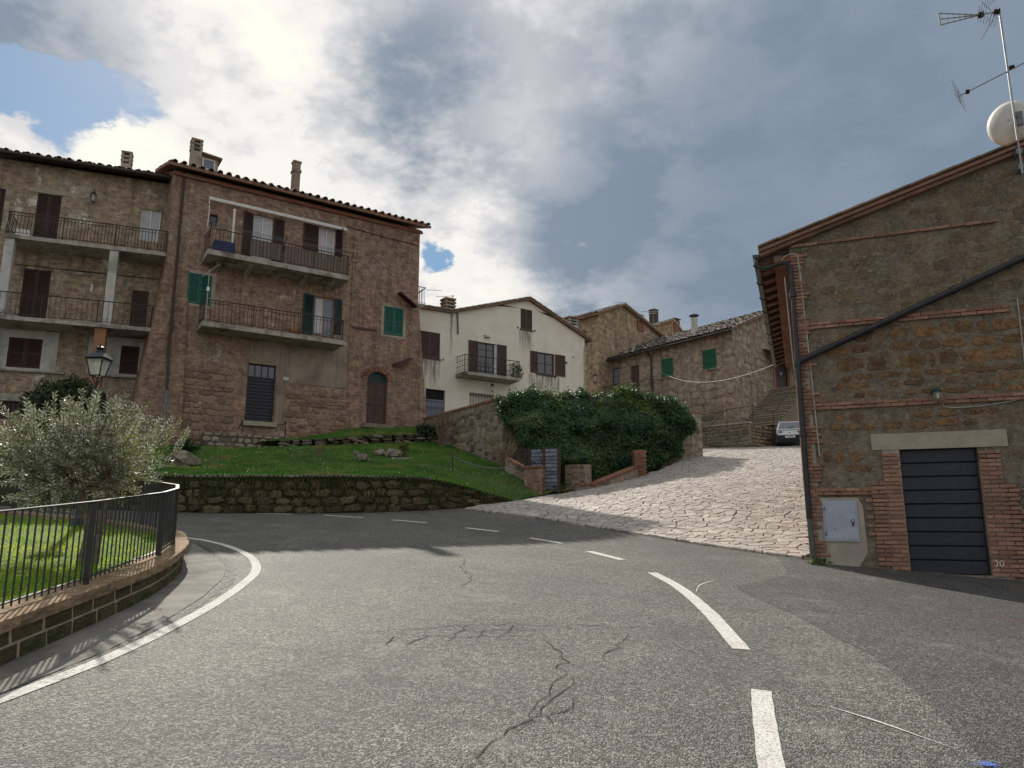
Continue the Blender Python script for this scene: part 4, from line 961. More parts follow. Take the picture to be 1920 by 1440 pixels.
# downpipes, cable and slanted boards
pt0 = FB.uz(346, 325, -.1); pt1 = FB.uz(322, 600, -.1); pt2 = FB.uz(309, 770, -.3)
pipe(B, [(pt0[0], -.1, pt0[1]), (pt1[0], -.1, pt1[1]), (pt1[0] - .03, -.16, pt1[1] - 1), (pt2[0], -.32, pt2[1] + .8)], .055, 'brown_pipe')
pipe(B, [(pt2[0], -.32, pt2[1] + .82), (pt2[0], -.34, pt2[1] - 1.2)], .06, 'grey_pipe')
c0 = FB.uz(650, 424, -.08); c1 = FB.uz(783, 460, -.08)
pipe(B, [(c0[0], -.08, c0[1]), ((c0[0] + c1[0]) / 2, -.08, (c0[1] + c1[1]) / 2 - .05), (c1[0], -.08, c1[1])], .015, 'text_black', 'cable', 5)
for p0, p1 in (((748, 549), (779, 576)), ((738, 684), (770, 672))):
    a = FB.uz(*p0, -.25); b = FB.uz(*p1, -.25); m = MB(); m.hexa([(a[0], -.55, a[1] - .08), (b[0], -.55, b[1] - .08), (b[0], -.04, b[1]), (a[0], -.04, a[1]), (a[0], -.55, a[1] - .02), (b[0], -.55, b[1] - .02), (b[0], -.04, b[1] + .06), (a[0], -.04, a[1] + .06)]); m.build('canopy_board', 'wood_dark', B)
b0 = FB.uz(660, 613, -.06); b1 = FB.uz(705, 623, -.06); m = MB(); m.box(b0[0], b1[0], -.1, -.045, b0[1] - .05, b0[1] + .05); m.build('string_course', 'wood_brown', B)
# balcony on the right flank
yb, zb_ = FB.yz(795, 570, uR + .6); zs = FB.yz(800, 572, uR + 1.0)[1]
m = MB(); m.hexa([(uR, 1.0, zs - .55), (uR + .1, 1.0, zs - .55), (uR + .1, 3.4, zs - .55), (uR, 3.4, zs - .55), (uR, 1.0, zs), (uR + 1.0, 1.0, zs), (uR + 1.0, 3.4, zs), (uR, 3.4, zs)])
sb = m.build('balcony', 'concrete', B)
r = MB(); r.tube([(uR, 1.05, zs + .95), (uR + .95, 1.05, zs + .95), (uR + .95, 3.3, zs + .95)], .022, 6); r.tube([(uR, 1.05, zs + .1), (uR + .95, 1.05, zs + .1), (uR + .95, 3.3, zs + .1)], .014, 5); r.tube([(uR + .02, 1.05, zs + .1), (uR + .95, 1.05, zs + .95)], .018, 5); r.tube([(uR + .95, 1.05, zs + .85), (uR + 1.9, 1.0, zs + .95)], .012, 5); r.build('top_rail', 'iron', sb)
me = mm(balustermesh('plain', .85), 'iron')
for i in range(6): obj('baluster', me, None, sb, (uR + .1 + .16 * i, 1.05, zs + .1))
for i in range(10): obj('baluster', me, None, sb, (uR + .95, 1.15 + .2 * i, zs + .1))
# ------------------------------------------------------------------ house A (left, set back)
FA = Frame(322, 560, 30.2, 21.5)
A = thing('long_house', 'long brown stone house with bowed iron balcony railing and white pillar, set back', 'house', FA.M, 4.2)
aL = FA.uz(-140, 450)[0]; zA = FA.uz(200, 327)[1]; aR = FA.uz(345, 450)[0] + .3
q_d1 = FA.rect(66, 364, 112, 442); q_w1 = FA.rect(262, 393, 300, 452); q_d2 = FA.rect(40, 505, 92, 588); q_d3 = FA.rect(245, 545, 277, 608); q_g1 = FA.rect(14, 634, 78, 690); q_g2 = FA.rect(225, 649, 260, 702); q_b = FA.rect(-40, 752, 56, 786); q_x = FA.rect(-20, 352, 6, 440)
DA1 = 1.3; zA1 = FA.uz(160, 455, -DA1)[1]; zA2 = FA.uz(140, 602, -DA1)[1]; print('A eave', zA, 'slabs', zA1, zA2)
q_d1 = (*q_d1[:2], zA1 + .02, q_d1[3]); q_d2 = (*q_d2[:2], zA2 + .02, q_d2[3]); q_d3 = (*q_d3[:2], zA2 + .02, q_d3[3]); q_x = (*q_x[:2], zA1 + .02, q_x[3])
shell(A, aL, aR, 3.0, [(aL, zA), (aR, zA)], [q_d1, q_w1, q_d2, q_d3, q_g1, q_g2, q_b, q_x], 8, 'wall_a')
m = MB(); roofslab(m, aL, aR, zA + .08, zA + .08, -.6, 4.2, zA + 1.6, .14); m.hexa([(aL, 4.2, zA + 1.46), (aR, 4.2, zA + 1.46), (aR, 8.6, zA - .1), (aL, 8.6, zA - .1), (aL, 4.2, zA + 1.6), (aR, 4.2, zA + 1.6), (aR, 8.6, zA + .05), (aL, 8.6, zA + .05)])
rA = m.build('roof', 'wood_dark', A); eavetiles(rA, aL, aR - .2, zA + .11, zA + .11, -.63, math.atan2(1.5, 4.8), .36)
tilefield(rA, (aL, -.15, zA + .24), (aR, -.15, zA + .24), (aL, 4.2, zA + 1.62), (aR, 4.2, zA + 1.62), 34, 9, 'tile', .13)
m = MB(); m.tube([(aL, -.68, zA + .02), (aR - .1, -.68, zA + .02)], .075, 8); m.build('gutter', 'iron_rust', A)
cu, cz = FA.uz(236, 320, 1.0); chimney(A, cu, 1.0, zA + .2, FA.uz(236, 300, 1.0)[1] - .25, .4, .4, 'plaster_grey')
for q in (q_d1, q_d2, q_x):
    mid = (q[0] + q[1]) / 2
    for a, b in ((q[0], mid - .004), (mid + .004, q[1])): leafshutter(A, a, b, q[2], q[3], .06, 'wood_dark', name='shutter')
leafshutter(A, *q_d3[:2], q_d3[2], q_d3[3], .06, 'wood_brown', name='shutter', panels=2)
glazed(A, *q_w1, .1, 'white_paint', 'glass_sky', 2, 0, True)
for q in (q_g1, q_g2):
    mid = (q[0] + q[1]) / 2
    for a, b in (((q[0], mid - .004), (mid + .004, q[1])) if q is q_g1 else ((q[0], q[1]),)): leafshutter(A, a, b, q[2], q[3], .05, 'wood_dark')
    e = 1.1 if q is q_g1 else .45
    m = MB(); wallpanel(m, q[0] - (1.6 if q is q_g1 else e + .75), q[1] + (.55 if q is q_g1 else e - .2), q[2] - .08, [(-99, q[3] + .32), (99, q[3] + .32)], [q], lambda u, y, z: (u, y - .02, z), .06); m.build('window_surround', 'plaster_white', A)
    m = MB(); m.box(q[0] - e, q[1] + (e * .8 if q is q_g1 else .3), -.12, -.005, q[2] - .16, q[2] - .09); m.build('window_sill', 'concrete', A)
plankdoor(A, q_b[0], q_b[1], q_b[2], q_b[3], .08, 'wood_dark', 10, False, name='shutter')
m = MB(); m.box(q_b[0] - .3, q_b[1] + .35, -.06, -.005, q_b[3] + .02, q_b[3] + .3); m.build('lintel', 'concrete', A)
u0_, u1_ = FA.uz(-40, 825)[0], FA.uz(60, 825)[0]; m = MB(); m.box(u0_, u1_, -.3, -.01, 3.2, q_b[2] - .06); m.build('plinth', 'brick_old', A)
l0 = FA.uz(55, 358); l1 = FA.uz(127, 364); m = MB(); m.box(l0[0], l1[0], -.03, -.003, q_d1[3] + .02, q_d1[3] + .22); m.build('lintel', 'lintel_concrete', A)
b1_0, b1_1 = FA.uz(8, 440, -DA1)[0], FA.uz(312, 475, -DA1)[0]
balcony(A, b1_0, b1_1, zA1, DA1, .16, 46, 'bulge', 'iron_rust', .95, 'concrete', 6, posts=4)
b2_0, b2_1 = FA.uz(-160, 590, -DA1)[0], FA.uz(284, 610, -DA1)[0]
balcony(A, b2_0, b2_1, zA2, DA1, .16, 42, 'scroll', 'iron_rust', .95, 'concrete', 5, posts=5)
for px_ in (208, 8):
    u = FA.uz(px_, 540, -DA1 + .2)[0]; m = MB(); m.box(u - .16, u + .16, -DA1 + .05, -DA1 + .37, zA2, zA1 - .17); m.build('pillar', 'plaster_white', A)
u = FA.uz(186, 650, -DA1 + .2)[0]; m = MB(); m.box(u - .2, u + .2, -DA1 + .1, -DA1 + .5, 3.2, zA2 - .17); m.build('pillar', 'orange_pier', A)['label'] = 'orange painted lower pillar'
def lantern(root, u, y, z, s=1.0, mat='iron'):
    m = MB(); m.tube([(u, y + .25, z + .28 * s), (u, y, z + .32 * s), (u, y, z + .2 * s)], .012, 5); m.lathe([(.0, .22 * s), (.05 * s, .2 * s), (.1 * s, .12 * s), (.1 * s, .1 * s)], 6, (u, y, z)); m.lathe([(.06 * s, -.12 * s), (.03 * s, -.16 * s), (.0, -.16 * s)], 6, (u, y, z))
    for k in range(6): a = k * math.pi / 3; m.tube([(u + .09 * s * math.cos(a), y + .09 * s * math.sin(a), z + .1 * s), (u + .06 * s * math.cos(a), y + .06 * s * math.sin(a), z - .12 * s)], .007 * s, 4)
    l = m.build('wall_lantern', mat, root); m = MB(); m.lathe([(.085 * s, .1 * s), (.055 * s, -.12 * s)], 6, (u, y, z)); m.build('glass', 'lantern_glass', l); return l
u, z = FA.uz(175, 371, -.25); lantern(A, u, -.25, z, 1.3)
u, z = FA.uz(149, 513, -.06); m = MB(); m.tube([(u - .13, -.06, z), (u + .13, -.06, z)], .07, 8); m.build('bulkhead_lamp', 'conduit', A)
u, z = FA.uz(172, 540, -.03); m = MB(); m.box(u - .04, u + .04, -.04, -.003, z - .16, z + .16); m.build('thermometer', 'white_paint', A)
c0 = FA.uz(0, 492, -.05); c1 = FA.uz(310, 525, -.05); pipe(A, [(c0[0], -.04, c0[1]), (c1[0], -.04, c1[1])], .015, 'text_black', 'cable', 5)
u, z = FA.uz(45, 432, -DA1 + .4); m = MB(); m.box(u - .25, u + .25, -DA1 + .3, -DA1 + .55, zA1, zA1 + .35); o = tag(m.build('storage_crate', 'white_paint'), 'small white crate on the bowed upper balcony of the long house', 'crate'); o.matrix_world = FA.M
# ------------------------------------------------------------------ house C (cream)
FC = Frame(786, 640, 37.5, 33.5)
c_w1 = FC.rect(786, 622, 825, 671); c_dr = FC.rect(896, 643, 931, 708); c_w2 = FC.rect(1008, 662, 1040, 702); c_at = FC.rect(976, 580, 998, 618); c_gd = FC.rect(797, 730, 834, 795); c_gr = FC.rect(880, 738, 927, 775)
zbC = 6.8
creamwall([(c_w1[0] - .05, c_w1[1] + .1, c_w1[2] - .12, 2.2), (c_at[0] - .15, c_at[1] + .15, c_at[2] - .12, 1.7), (c_w2[0] - .7, c_w2[1] + .4, c_w2[2] - .1, 1.8), (FC.uz(842, 600)[0], FC.uz(851, 600)[0], FC.uz(846, 583)[1], 3.2)])
C = thing('cream_house', 'cream rendered gabled house with brown shutters and one small balcony', 'house', FC.M, zbC)
pk = FC.uz(990, 562); el = FC.uz(846, 586); er = FC.uz(1096, 634); e0 = FC.uz(783, 577); uC1 = er[0]
topC = [(e0[0] - 2.5, e0[1] - .05), (e0[0], e0[1]), (el[0], el[1] - .05), (pk[0], pk[1] - .05), (uC1, er[1] - .05)]; print('C', topC)
m = MB(); wallpanel(m, topC[0][0], uC1, 6.2, topC, [c_w1, c_dr, c_w2, c_at, c_gd, c_gr], FT, .2, True)
m.quad((uC1, 0, 6.2), (uC1, 9, 6.2), (uC1, 9, er[1] - .05), (uC1, 0, er[1] - .05)); m.quad((uC1, 9, 6.2), (topC[0][0], 9, 6.2), (topC[0][0], 9, er[1]), (uC1, 9, er[1])); m.build('wall', 'wall_cream', C)
def rake(P, Q, y0, y1, th, m):
    m.hexa([(P[0], y0, P[1] - th), (Q[0], y0, Q[1] - th), (Q[0], y1, Q[1] - th), (P[0], y1, P[1] - th), (P[0], y0, P[1]), (Q[0], y0, Q[1]), (Q[0], y1, Q[1]), (P[0], y1, P[1])])
m = MB(); xr = (uC1 + .45, er[1] - .05 - .3 * .45); pk2 = (pk[0], pk[1] + .06); el2 = (el[0], el[1] + .05)
rake(pk2, (xr[0], xr[1] + .08), -.22, 9.2, .1, m); rake(el2, (pk2[0] - .002, pk2[1]), -.222, 9.2, .1, m); rake((topC[0][0], e0[1] + .02), (el2[0] - .002, el2[1]), -.2, 9.2, .1, m)
rC = m.build('roof', 'tile', C)
def raketiles(root, P, Q, y, n, w=.17):
    for i in range(n):
        f = (i + .5) / n; L = math.hypot(Q[0] - P[0], Q[1] - P[1]) / n; a = math.atan2(Q[1] - P[1], Q[0] - P[0])
        o = obj('tile', mm(BLOCKS[i % 4], 'tile_grey'), None, root, (P[0] + (Q[0] - P[0]) * f, y, P[1] + (Q[1] - P[1]) * f + .06), (0, -a + .06 * (1 if a > 0 else -1), 0), (L * 1.08, .3, .07))
raketiles(rC, el2, pk2, -.12, 13); raketiles(rC, pk2, (xr[0], xr[1] + .08), -.12, 12); raketiles(rC, (topC[0][0], e0[1] + .02), el2, -.12, 9)
def fourpanel(root, q, y, mat):
    mid = (q[0] + q[1]) / 2
    leafshutter(root, q[0], mid - .003, q[2], q[3], y, mat); leafshutter(root, mid + .003, q[1], q[2], q[3], y, mat)
    m = MB(); m.box(q[0] - .06, q[1] + .06, y - .05, y + .04, q[2] - .09, q[2] - .003); m.box(q[0] - .06, q[0] - .003, y - .01, y + .03, q[2] - .003, q[3] + .05); m.box(q[1] + .003, q[1] + .06, y - .01, y + .03, q[2] - .003, q[3] + .05); m.box(q[0] - .003, q[1] + .003, y - .01, y + .03, q[3] + .003, q[3] + .05); m.build('window_frame', mat, root)
fourpanel(C, c_w1, .02, 'wood_brown'); fourpanel(C, c_at, .02, 'wood_brown')
glazed(C, *c_dr, .1, 'wood_brown', 'glass_dark', 2, 4); glazed(C, *c_w2, .1, 'wood_brown', 'glass_dark', 2, 1)
m = MB(); m.box(c_dr[1] - .13, c_dr[1] - .02, .02, .09, c_dr[2], c_dr[3] - .05); m.build('curtain', 'curtain', C)
for q, a, b in ((c_dr, FC.uz(878, 670)[0], FC.uz(949, 680)[0]), (c_w2, FC.uz(994, 680)[0], FC.uz(1059, 690)[0])):
    leafshutter(C, a, q[0] - .02, q[2], q[3], -.06, 'wood_brown'); leafshutter(C, q[1] + .02, b, q[2], q[3], -.06, 'wood_brown')
m = MB(); m.box(c_w2[0] - .1, c_w2[1] + .1, -.08, .0, c_w2[2] - .09, c_w2[2] - .005); m.build('window_sill', 'wood_brown', C)
DC = 1.0; bu0 = FC.uz(871, 708, -DC)[0]; bu1 = FC.uz(976, 720, -DC)[0]; zc_ = c_dr[2] - .02
bc = balcony(C, bu0, bu1, zc_, DC, .16, 13, 'plain', 'iron', .95, 'concrete', 5)
m = MB()
for z in (.35, .65): m.tube([(bu0 + .05, 0, zc_ + z), (bu0 + .05, -DC + .05, zc_ + z), (bu1 - .05, -DC + .05, zc_ + z), (bu1 - .05, 0, zc_ + z)], .012, 5)
m.build('middle_rail', 'iron', bc)
# blue door, grille
zt = c_gd[3] - .55
plankdoor(C, c_gd[0], c_gd[1], c_gd[2], zt - .08, .1, 'blue_grey_paint', 8, False, .05, .006); m = MB(); m.box(c_gd[0], c_gd[1], .06, .14, zt - .08, zt); m.box(c_gd[0], c_gd[0] + .07, .06, .14, zt, c_gd[3]); m.build('door_frame', 'blue_grey_paint', C)
m = MB(); m.box(c_gd[0] + .07, c_gd[1], .14, .15, zt, c_gd[3]); m.build('transom_dark_sheet', 'text_black', C)  # no glass here: black sheet gives the open transom's dark interior as colour
m = MB()
for i in range(9): u = c_gr[0] + (c_gr[1] - c_gr[0]) * (i + .5) / 9; m.tube([(u, .05, c_gr[2]), (u, .05, c_gr[3])], .02, 5)
m.box(c_gr[0], c_gr[1], .02, .08, c_gr[3] - .08, c_gr[3]); m.build('window_grille', 'grey_pipe', C)
u, z = FC.uz(913, 631, -.06); m = MB(); m.tube([(u - .16, -.06, z), (u + .16, -.06, z)], .085, 8); m.build('bulkhead_lamp', 'conduit', C)
u, z = FC.uz(923, 728, -.45); lantern(C, u, -.45, z, 1.25)
p = FC.uz(858, 587, -.06); q = FC.uz(859, 626, -.06); pipe(C, [(p[0], -.06, p[1]), (q[0], -.06, q[1])], .05, 'grey_pipe')
p = FC.uz(1097, 650, -.06); q = FC.uz(1097, 740, -.06); pipe(C, [(p[0] - .03, -.05, p[1]), (q[0] - .03, -.05, q[1] - 1)], .035, 'conduit')
for a, b, s_ in ((1075, 669, .05), (1062, 680, .05), (971, 614, .04), (1003, 620, .04), (831, 674, .035)):
    u, z = FC.uz(a, b, -.03); m = MB(); m.box(u - s_, u + s_, -.06, -.003, z - s_, z + s_); m.build('wall_fitting', 'conduit' if a == 1075 else 'iron', C)
cu, cz = FC.uz(840, 575, .8); chimney(C, cu, .8, e0[1] - .2, FC.uz(840, 583, .8)[1] + .1, .62, .62, 'plaster_brown')
ab = thing('roof_aerial', 'thin television aerial with one crossbar above the left end of cream house roof', 'antenna', FC.M, e0[1])
p = FC.uz(849, 590, 1.5); q = FC.uz(849, 553, 1.5); m = MB(); m.tube([(p[0], 1.5, p[1] - .7), (q[0], 1.5, q[1])], .022, 5); m.build('mast', 'grey_pipe', ab)
m = MB(); u, z = FC.uz(818, 556, 1.5); m.tube([(u, 1.5, z), (q[0] + .1, 1.5, q[1] - .05)], .016, 5)
for i in range(6): x = u + (q[0] - u) * i / 6; m.tube([(x, 1.3, z), (x, 1.7, z)], .008, 4)
m.build('boom', 'grey_pipe', ab)
u, z = FC.uz(969, 700, -DC + .3); m = MB(); m.hexa([(u - .25, -DC + .15, zc_), (u + .25, -DC + .15, zc_), (u + .25, -DC + .4, zc_), (u - .25, -DC + .4, zc_), (u - .3, -DC + .1, zc_ + .3), (u + .3, -DC + .1, zc_ + .3), (u + .3, -DC + .45, zc_ + .3), (u - .3, -DC + .45, zc_ + .3)])
pb = thing('potted_plant', 'brown box planter with a leafy plant on the cream house balcony', 'plant', FC.M, zc_); m.build('pot', 'plaster_brown', pb)
def leafcloud(C_, n, size, nrm=None, flat=.5, asp=.55, seed=1):
    """n leaf quads at centres C_ (n,3): returns V,F ; leaf = 4-gon lozenge"""
    g = np.random.default_rng(seed); n = len(C_)
    d = g.normal(size=(n, 3)); d /= np.linalg.norm(d, axis=1)[:, None]
    if nrm is not None: d = d * (1 - flat) + nrm * flat; d /= np.linalg.norm(d, axis=1)[:, None]
    r = g.normal(size=(n, 3)); t = np.cross(d, r); t /= np.linalg.norm(t, axis=1)[:, None] + 1e-9; b = np.cross(d, t)
    s = (size * g.uniform(.6, 1.3, n))[:, None]
    V = np.stack([C_ - t * s, C_ + b * s * asp + d * s * .12, C_ + t * s, C_ - b * s * asp + d * s * .12], 1).reshape(-1, 3)
    return V, np.arange(4 * n).reshape(n, 4)
cc = np.array([u, -DC + .28, zc_ + .5]) + rng.normal(size=(260, 3)) * (.2, .14, .16)
obj('foliage', npmesh('foliage', *leafcloud(cc, 260, .06), ('ivy_leaf',)), None, pb)
# ------------------------------------------------------------------ house D (brown gable behind)
FD = Frame(1122, 640, 52.0, -47)
D = thing('gabled_stone_house', 'brown tuff stone house with a gable, behind and between cream and stone houses', 'house', FD.M, 7.0)
dl = FD.uz(1040, 640)[0]; zd0 = FD.uz(1122, 588)[1]; pkd = FD.yz(1166, 574); enr = FD.yz(1240, 634)
m = MB(); wallpanel(m, dl, 0, 7, [(dl, zd0), (0, zd0)], [], FT)
m.add([(0, 0, 7), (0, enr[0], 7), (0, enr[0], enr[1]), (0, pkd[0], pkd[1]), (0, 0, zd0)], [(0, 1, 2, 3, 4)]); m.quad((0, enr[0], 7), (dl, enr[0], 7), (dl, enr[0], enr[1]), (0, enr[0], enr[1])); m.quad((dl, enr[0], 7), (dl, 0, 7), (dl, 0, zd0), (dl, enr[0], enr[1])); m.build('wall', 'wall_d', D)
m = MB(); s1 = (pkd[1] - zd0) / pkd[0]
m.hexa([(dl, -.5, zd0 - .5 * s1), (.35, -.5, zd0 - .5 * s1), (.35, pkd[0], pkd[1]), (dl, pkd[0], pkd[1]), (dl, -.5, zd0 - .5 * s1 + .12), (.35, -.5, zd0 - .5 * s1 + .12), (.35, pkd[0], pkd[1] + .12), (dl, pkd[0], pkd[1] + .12)])
s2 = (enr[1] - pkd[1]) / (enr[0] - pkd[0]); ye = enr[0] + .5
m.hexa([(dl, pkd[0] + .002, pkd[1]), (.35, pkd[0] + .002, pkd[1]), (.35, ye, enr[1] + .5 * s2), (dl, ye, enr[1] + .5 * s2), (dl, pkd[0] + .002, pkd[1] + .12), (.35, pkd[0] + .002, pkd[1] + .12), (.35, ye, enr[1] + .5 * s2 + .12), (dl, ye, enr[1] + .5 * s2 + .12)])
rD = m.build('roof', 'tile', D); tilefield(rD, (dl, -.45, zd0 - .45 * s1 + .1), (.35, -.45, zd0 - .45 * s1 + .1), (dl, pkd[0], pkd[1] + .12), (.35, pkd[0], pkd[1] + .12), 26, 8, 'tile_grey', .12)
for i in range(14):
    f = (i + .5) / 14; y = pkd[0] + (ye - pkd[0]) * f; obj('tile', mm(BLOCKS[i % 4], 'tile_grey'), None, rD, (.2, y, pkd[1] + (enr[1] + .5 * s2 - pkd[1]) * f + .15), (math.atan(s2) , 0, 0), (.4, (ye - pkd[0]) / 14 * 1.1, .08))
cu, cz = FD.uz(1072, 600, -3.0)
qd = FD.rect(1086, 620, 1098, 650); m = MB(); m.box(qd[0], qd[1], -.05, .0, qd[2], qd[3]); m.build('shutter', 'red_lamp', D)
p = FC.uz(1070, 625, 3.0); chimney(C, p[0], 3.0, p[1] - 1.2, FC.uz(1071, 612, 3.0)[1], .75, .75, 'plaster_white')
lt = thing('roof_aerial', 'thin aerial mast rising from the brown gabled house', 'antenna', FD.M, pkd[1])
a = FD.yz(1173, 585); b = FD.yz(1173, 567); c = FD.yz(1150, 568); m = MB(); m.tube([(0, a[0], a[1] - .5), (0, b[0], b[1])], .025, 5); m.build('mast', 'grey_pipe', lt); m = MB(); m.tube([(0, b[0], b[1]), (0, c[0], c[1])], .018, 5); m.build('boom', 'grey_pipe', lt)
u, z = FD.uz(1116, 710, -.35); lantern(D, u, -.35, z, 1.9)
# ------------------------------------------------------------------ far houses F
FF_ = Frame(1262, 615, 62.0, -47)
Fh = thing('far_house', 'small far house with gabled tile roof and capped chimney behind the stone house', 'house', FF_.M, 9)
fl = FF_.uz(1196, 620)[0]; zf = FF_.uz(1258, 602)[1]; fr_ = FF_.yz(1278, 628)
m = MB(); wallpanel(m, fl, 0, 9, [(fl, zf - .2), (0, zf)], [], FT); m.add([(0, 0, 9), (0, fr_[0], 9), (0, fr_[0], fr_[1]), (0, 0, zf)], [(0, 1, 2, 3)]); m.quad((fl, fr_[0], 9), (fl, 0, 9), (fl, 0, zf - .2), (fl, fr_[0], fr_[1])); m.quad((0, fr_[0], 9), (fl, fr_[0], 9), (fl, fr_[0], fr_[1]), (0, fr_[0], fr_[1])); m.build('wall', 'wall_d', Fh)
m = MB(); m.hexa([(fl, -.3, zf - .2), (.3, -.3, zf), (.3, fr_[0] + .3, fr_[1] - .1), (fl, fr_[0] + .3, fr_[1] - .3), (fl, -.3, zf - .05), (.3, -.3, zf + .15), (.3, fr_[0] + .3, fr_[1] + .05), (fl, fr_[0] + .3, fr_[1] - .15)]); m.build('roof', 'tile_grey', Fh)
u, z = FF_.uz(1264, 600, .4); chimney(Fh, u, .4, z - 1.5, FF_.uz(1264, 603, .4)[1], .7, .7, 'brick_old', 'cap')
u, z = FF_.uz(1226, 600, 2.0); chimney(Fh, u, 2.0, z - 2.0, FF_.uz(1226, 592, 2.0)[1], .62, .62, 'iron_rust', 'slats')
u, z = FD.yz(1194, 600, -.3); chimney(D, -.3, u, z - 1.0, FD.yz(1194, 600, -.3)[1] - .2, .75, .75, 'brick_old', 'slats')
lt = thing('roof_aerial', 'aerial with long boom beside the dark slatted chimney of far house', 'antenna', FF_.M, zf)
a = FF_.uz(1225, 620); b = FF_.uz(1225, 584); c = FF_.uz(1203, 584); m = MB(); m.tube([(a[0], 0, a[1]), (b[0], 0, b[1])], .03, 5); m.build('mast', 'grey_pipe', lt); m = MB(); m.tube([(b[0], 0, b[1]), (c[0], 0, c[1])], .02, 5); m.build('boom', 'grey_pipe', lt)
# ------------------------------------------------------------------ house E (stone, bright green shutters)
FE = Frame(1377, 700, 45.5, -47)
zbE = 5.9
E = thing('stone_house', 'low rubble stone house with two bright green shuttered windows and lichen grey roof', 'house', FE.M, zbE)
eL = FE.uz(1128, 690); ez0 = FE.uz(1132, 679)[1]; ez1 = FE.uz(1377, 617)[1]; print('E', eL, ez0, ez1)
e_g1 = FE.rect(1242, 672, 1261, 706); e_g2 = FE.rect(1319, 655, 1342, 691); e_w = FE.rect(1148, 690, 1162, 721); e_d = FE.rect(1183, 685, 1199, 736)
m = MB(); wallpanel(m, eL[0], 0, 5.5, [(eL[0], ez0), (0, ez1)], [e_g1, e_g2, e_w, e_d], FT, .2, True)
pe = FE.yz(1452, 582); LE = 9.0; zr_ = pe[1]; ridge_y = pe[0]; print('ridge', pe)
dd = FE.yz(1453, 700); dn = FE.yz(1478, 700); dzt = FE.yz(1466, 675)[1]; dzb = FE.yz(1466, 736)[1]; print('door', dd, dn, dzt, dzb)
def SE(u, y, z): return (0 - y, u, z)
wallpanel(m, 0, LE + 4, 5.5, [(0, ez1), (ridge_y, zr_), (LE + 4, zr_ - (zr_ - ez1) / ridge_y * (LE + 4 - ridge_y))], [(dd[0], dn[0], dzb, dzt)], SE, .2, True)
m.quad((eL[0], LE, 5.5), (eL[0], 0, 5.5), (eL[0], 0, ez0), (eL[0], LE, ez0)); m.quad((0, LE + 4, 5.5), (eL[0], LE, 5.5), (eL[0], LE, ez0), (0, LE + 4, ez0)); m.build('wall', 'wall_e', E)
m = MB(); yo = -.45; sE = (zr_ - ez1) / ridge_y
P0 = (eL[0] - .2, yo, ez0 + yo * sE + .05); P1 = (.3, yo, ez1 + yo * sE + .05); Q0 = (eL[0] - .2, ridge_y, ez0 + (zr_ - ez1) + .05); Q1 = (.3, ridge_y, zr_ + .05)
up_ = Vector((0, 0, .1)); m.hexa([P0, P1, Q1, Q0] + [tuple(Vector(p) + up_) for p in (P0, P1, Q1, Q0)])
yb2 = LE + 4.4; B0 = (eL[0] - .2, yb2, Q0[2] - sE * (yb2 - ridge_y)); B1 = (.3, yb2, Q1[2] - sE * (yb2 - ridge_y)); m.hexa([Q0, Q1, B1, B0] + [tuple(Vector(p) + up_) for p in (Q0, Q1, B1, B0)])
rE = m.build('roof', 'terracotta_board', E); u2_ = Vector((0, 0, .1))
tilefield(rE, Vector(P0) + u2_, Vector(P1) + u2_, Vector(Q0) + u2_, Vector(Q1) + u2_, 58, 13, 'tile_grey', .13, jit=.035)
m = MB(); m.tube([(P0[0], yo - .08, P0[2]), (P1[0], yo - .08, P1[2])], .07, 8); m.build('gutter', 'iron', E)
for q in (e_g1, e_g2):
    mid = (q[0] + q[1]) / 2; leafshutter(E, q[0] - .05, mid - .02, q[2], q[3], -.04, 'green_bright'); leafshutter(E, mid + .02, q[1] + .05, q[2], q[3], -.04, 'green_bright')
    m = MB(); m.box(q[0] - .12, q[1] + .12, -.1, -.004, q[2] - .1, q[2] - .02); m.build('window_sill', 'stone_pale', E)
glazed(E, *e_w, .06, 'green_dark', 'glass_sky', 1, 1); plankdoor(E, *e_d, .08, 'wood_brown', 6, False)
T = (lambda u, z: (u, -.01, z), 0.0); ex = [(q[0] - .15, q[1] + .15, q[2] - .2, q[3] + .15) for q in (e_g1, e_g2, e_w, e_d)]
stones(E, T, [(e_g1[0] - 1.8, -.1, 8.6, ez1 - .9)], 'stone_pale', (.45, .75), (.42, .6), .05, excl=ex, lib=CUT, prob=.26)
stones(E, T, [(-5.4, -.05, 6.2, 9.0)], 'stone_grey', (.6, 1.1), (.4, .55), .06, lib=CUT, prob=.75)
TS = (lambda u, z: (.01, u, z), R(90))
stones(E, TS, [(.1, dd[0] - .5, 8.0, ez1 + .6)], 'stone_pale', (.4, .7), (.4, .55), .05, lib=CUT, prob=.34)
eo = leafshutter(E, 0, dn[0] - dd[0], dzb, dzt, 0, 'wood_dark', name='door', lou=False)
eo.location = Vector((-.1, dd[0], dzb - zbE)); eo.rotation_euler = (0, 0, R(90))
for y0_, y1_ in ((dd[0] - .3, dd[0] - .02), (dn[0] + .02, dn[0] + .3)):
    m = MB(); m.box(-.002, .06, y0_, y1_, dzb - .1, dzt + .1); m.build('door_jamb', 'brick_old', E)
m = MB(); m.box(-.15, -.05, (dd[0] + dn[0]) / 2 - .09, (dd[0] + dn[0]) / 2 + .09, dzb + 1.3, dzb + 1.48); m.build('door_plate', 'conduit', E)
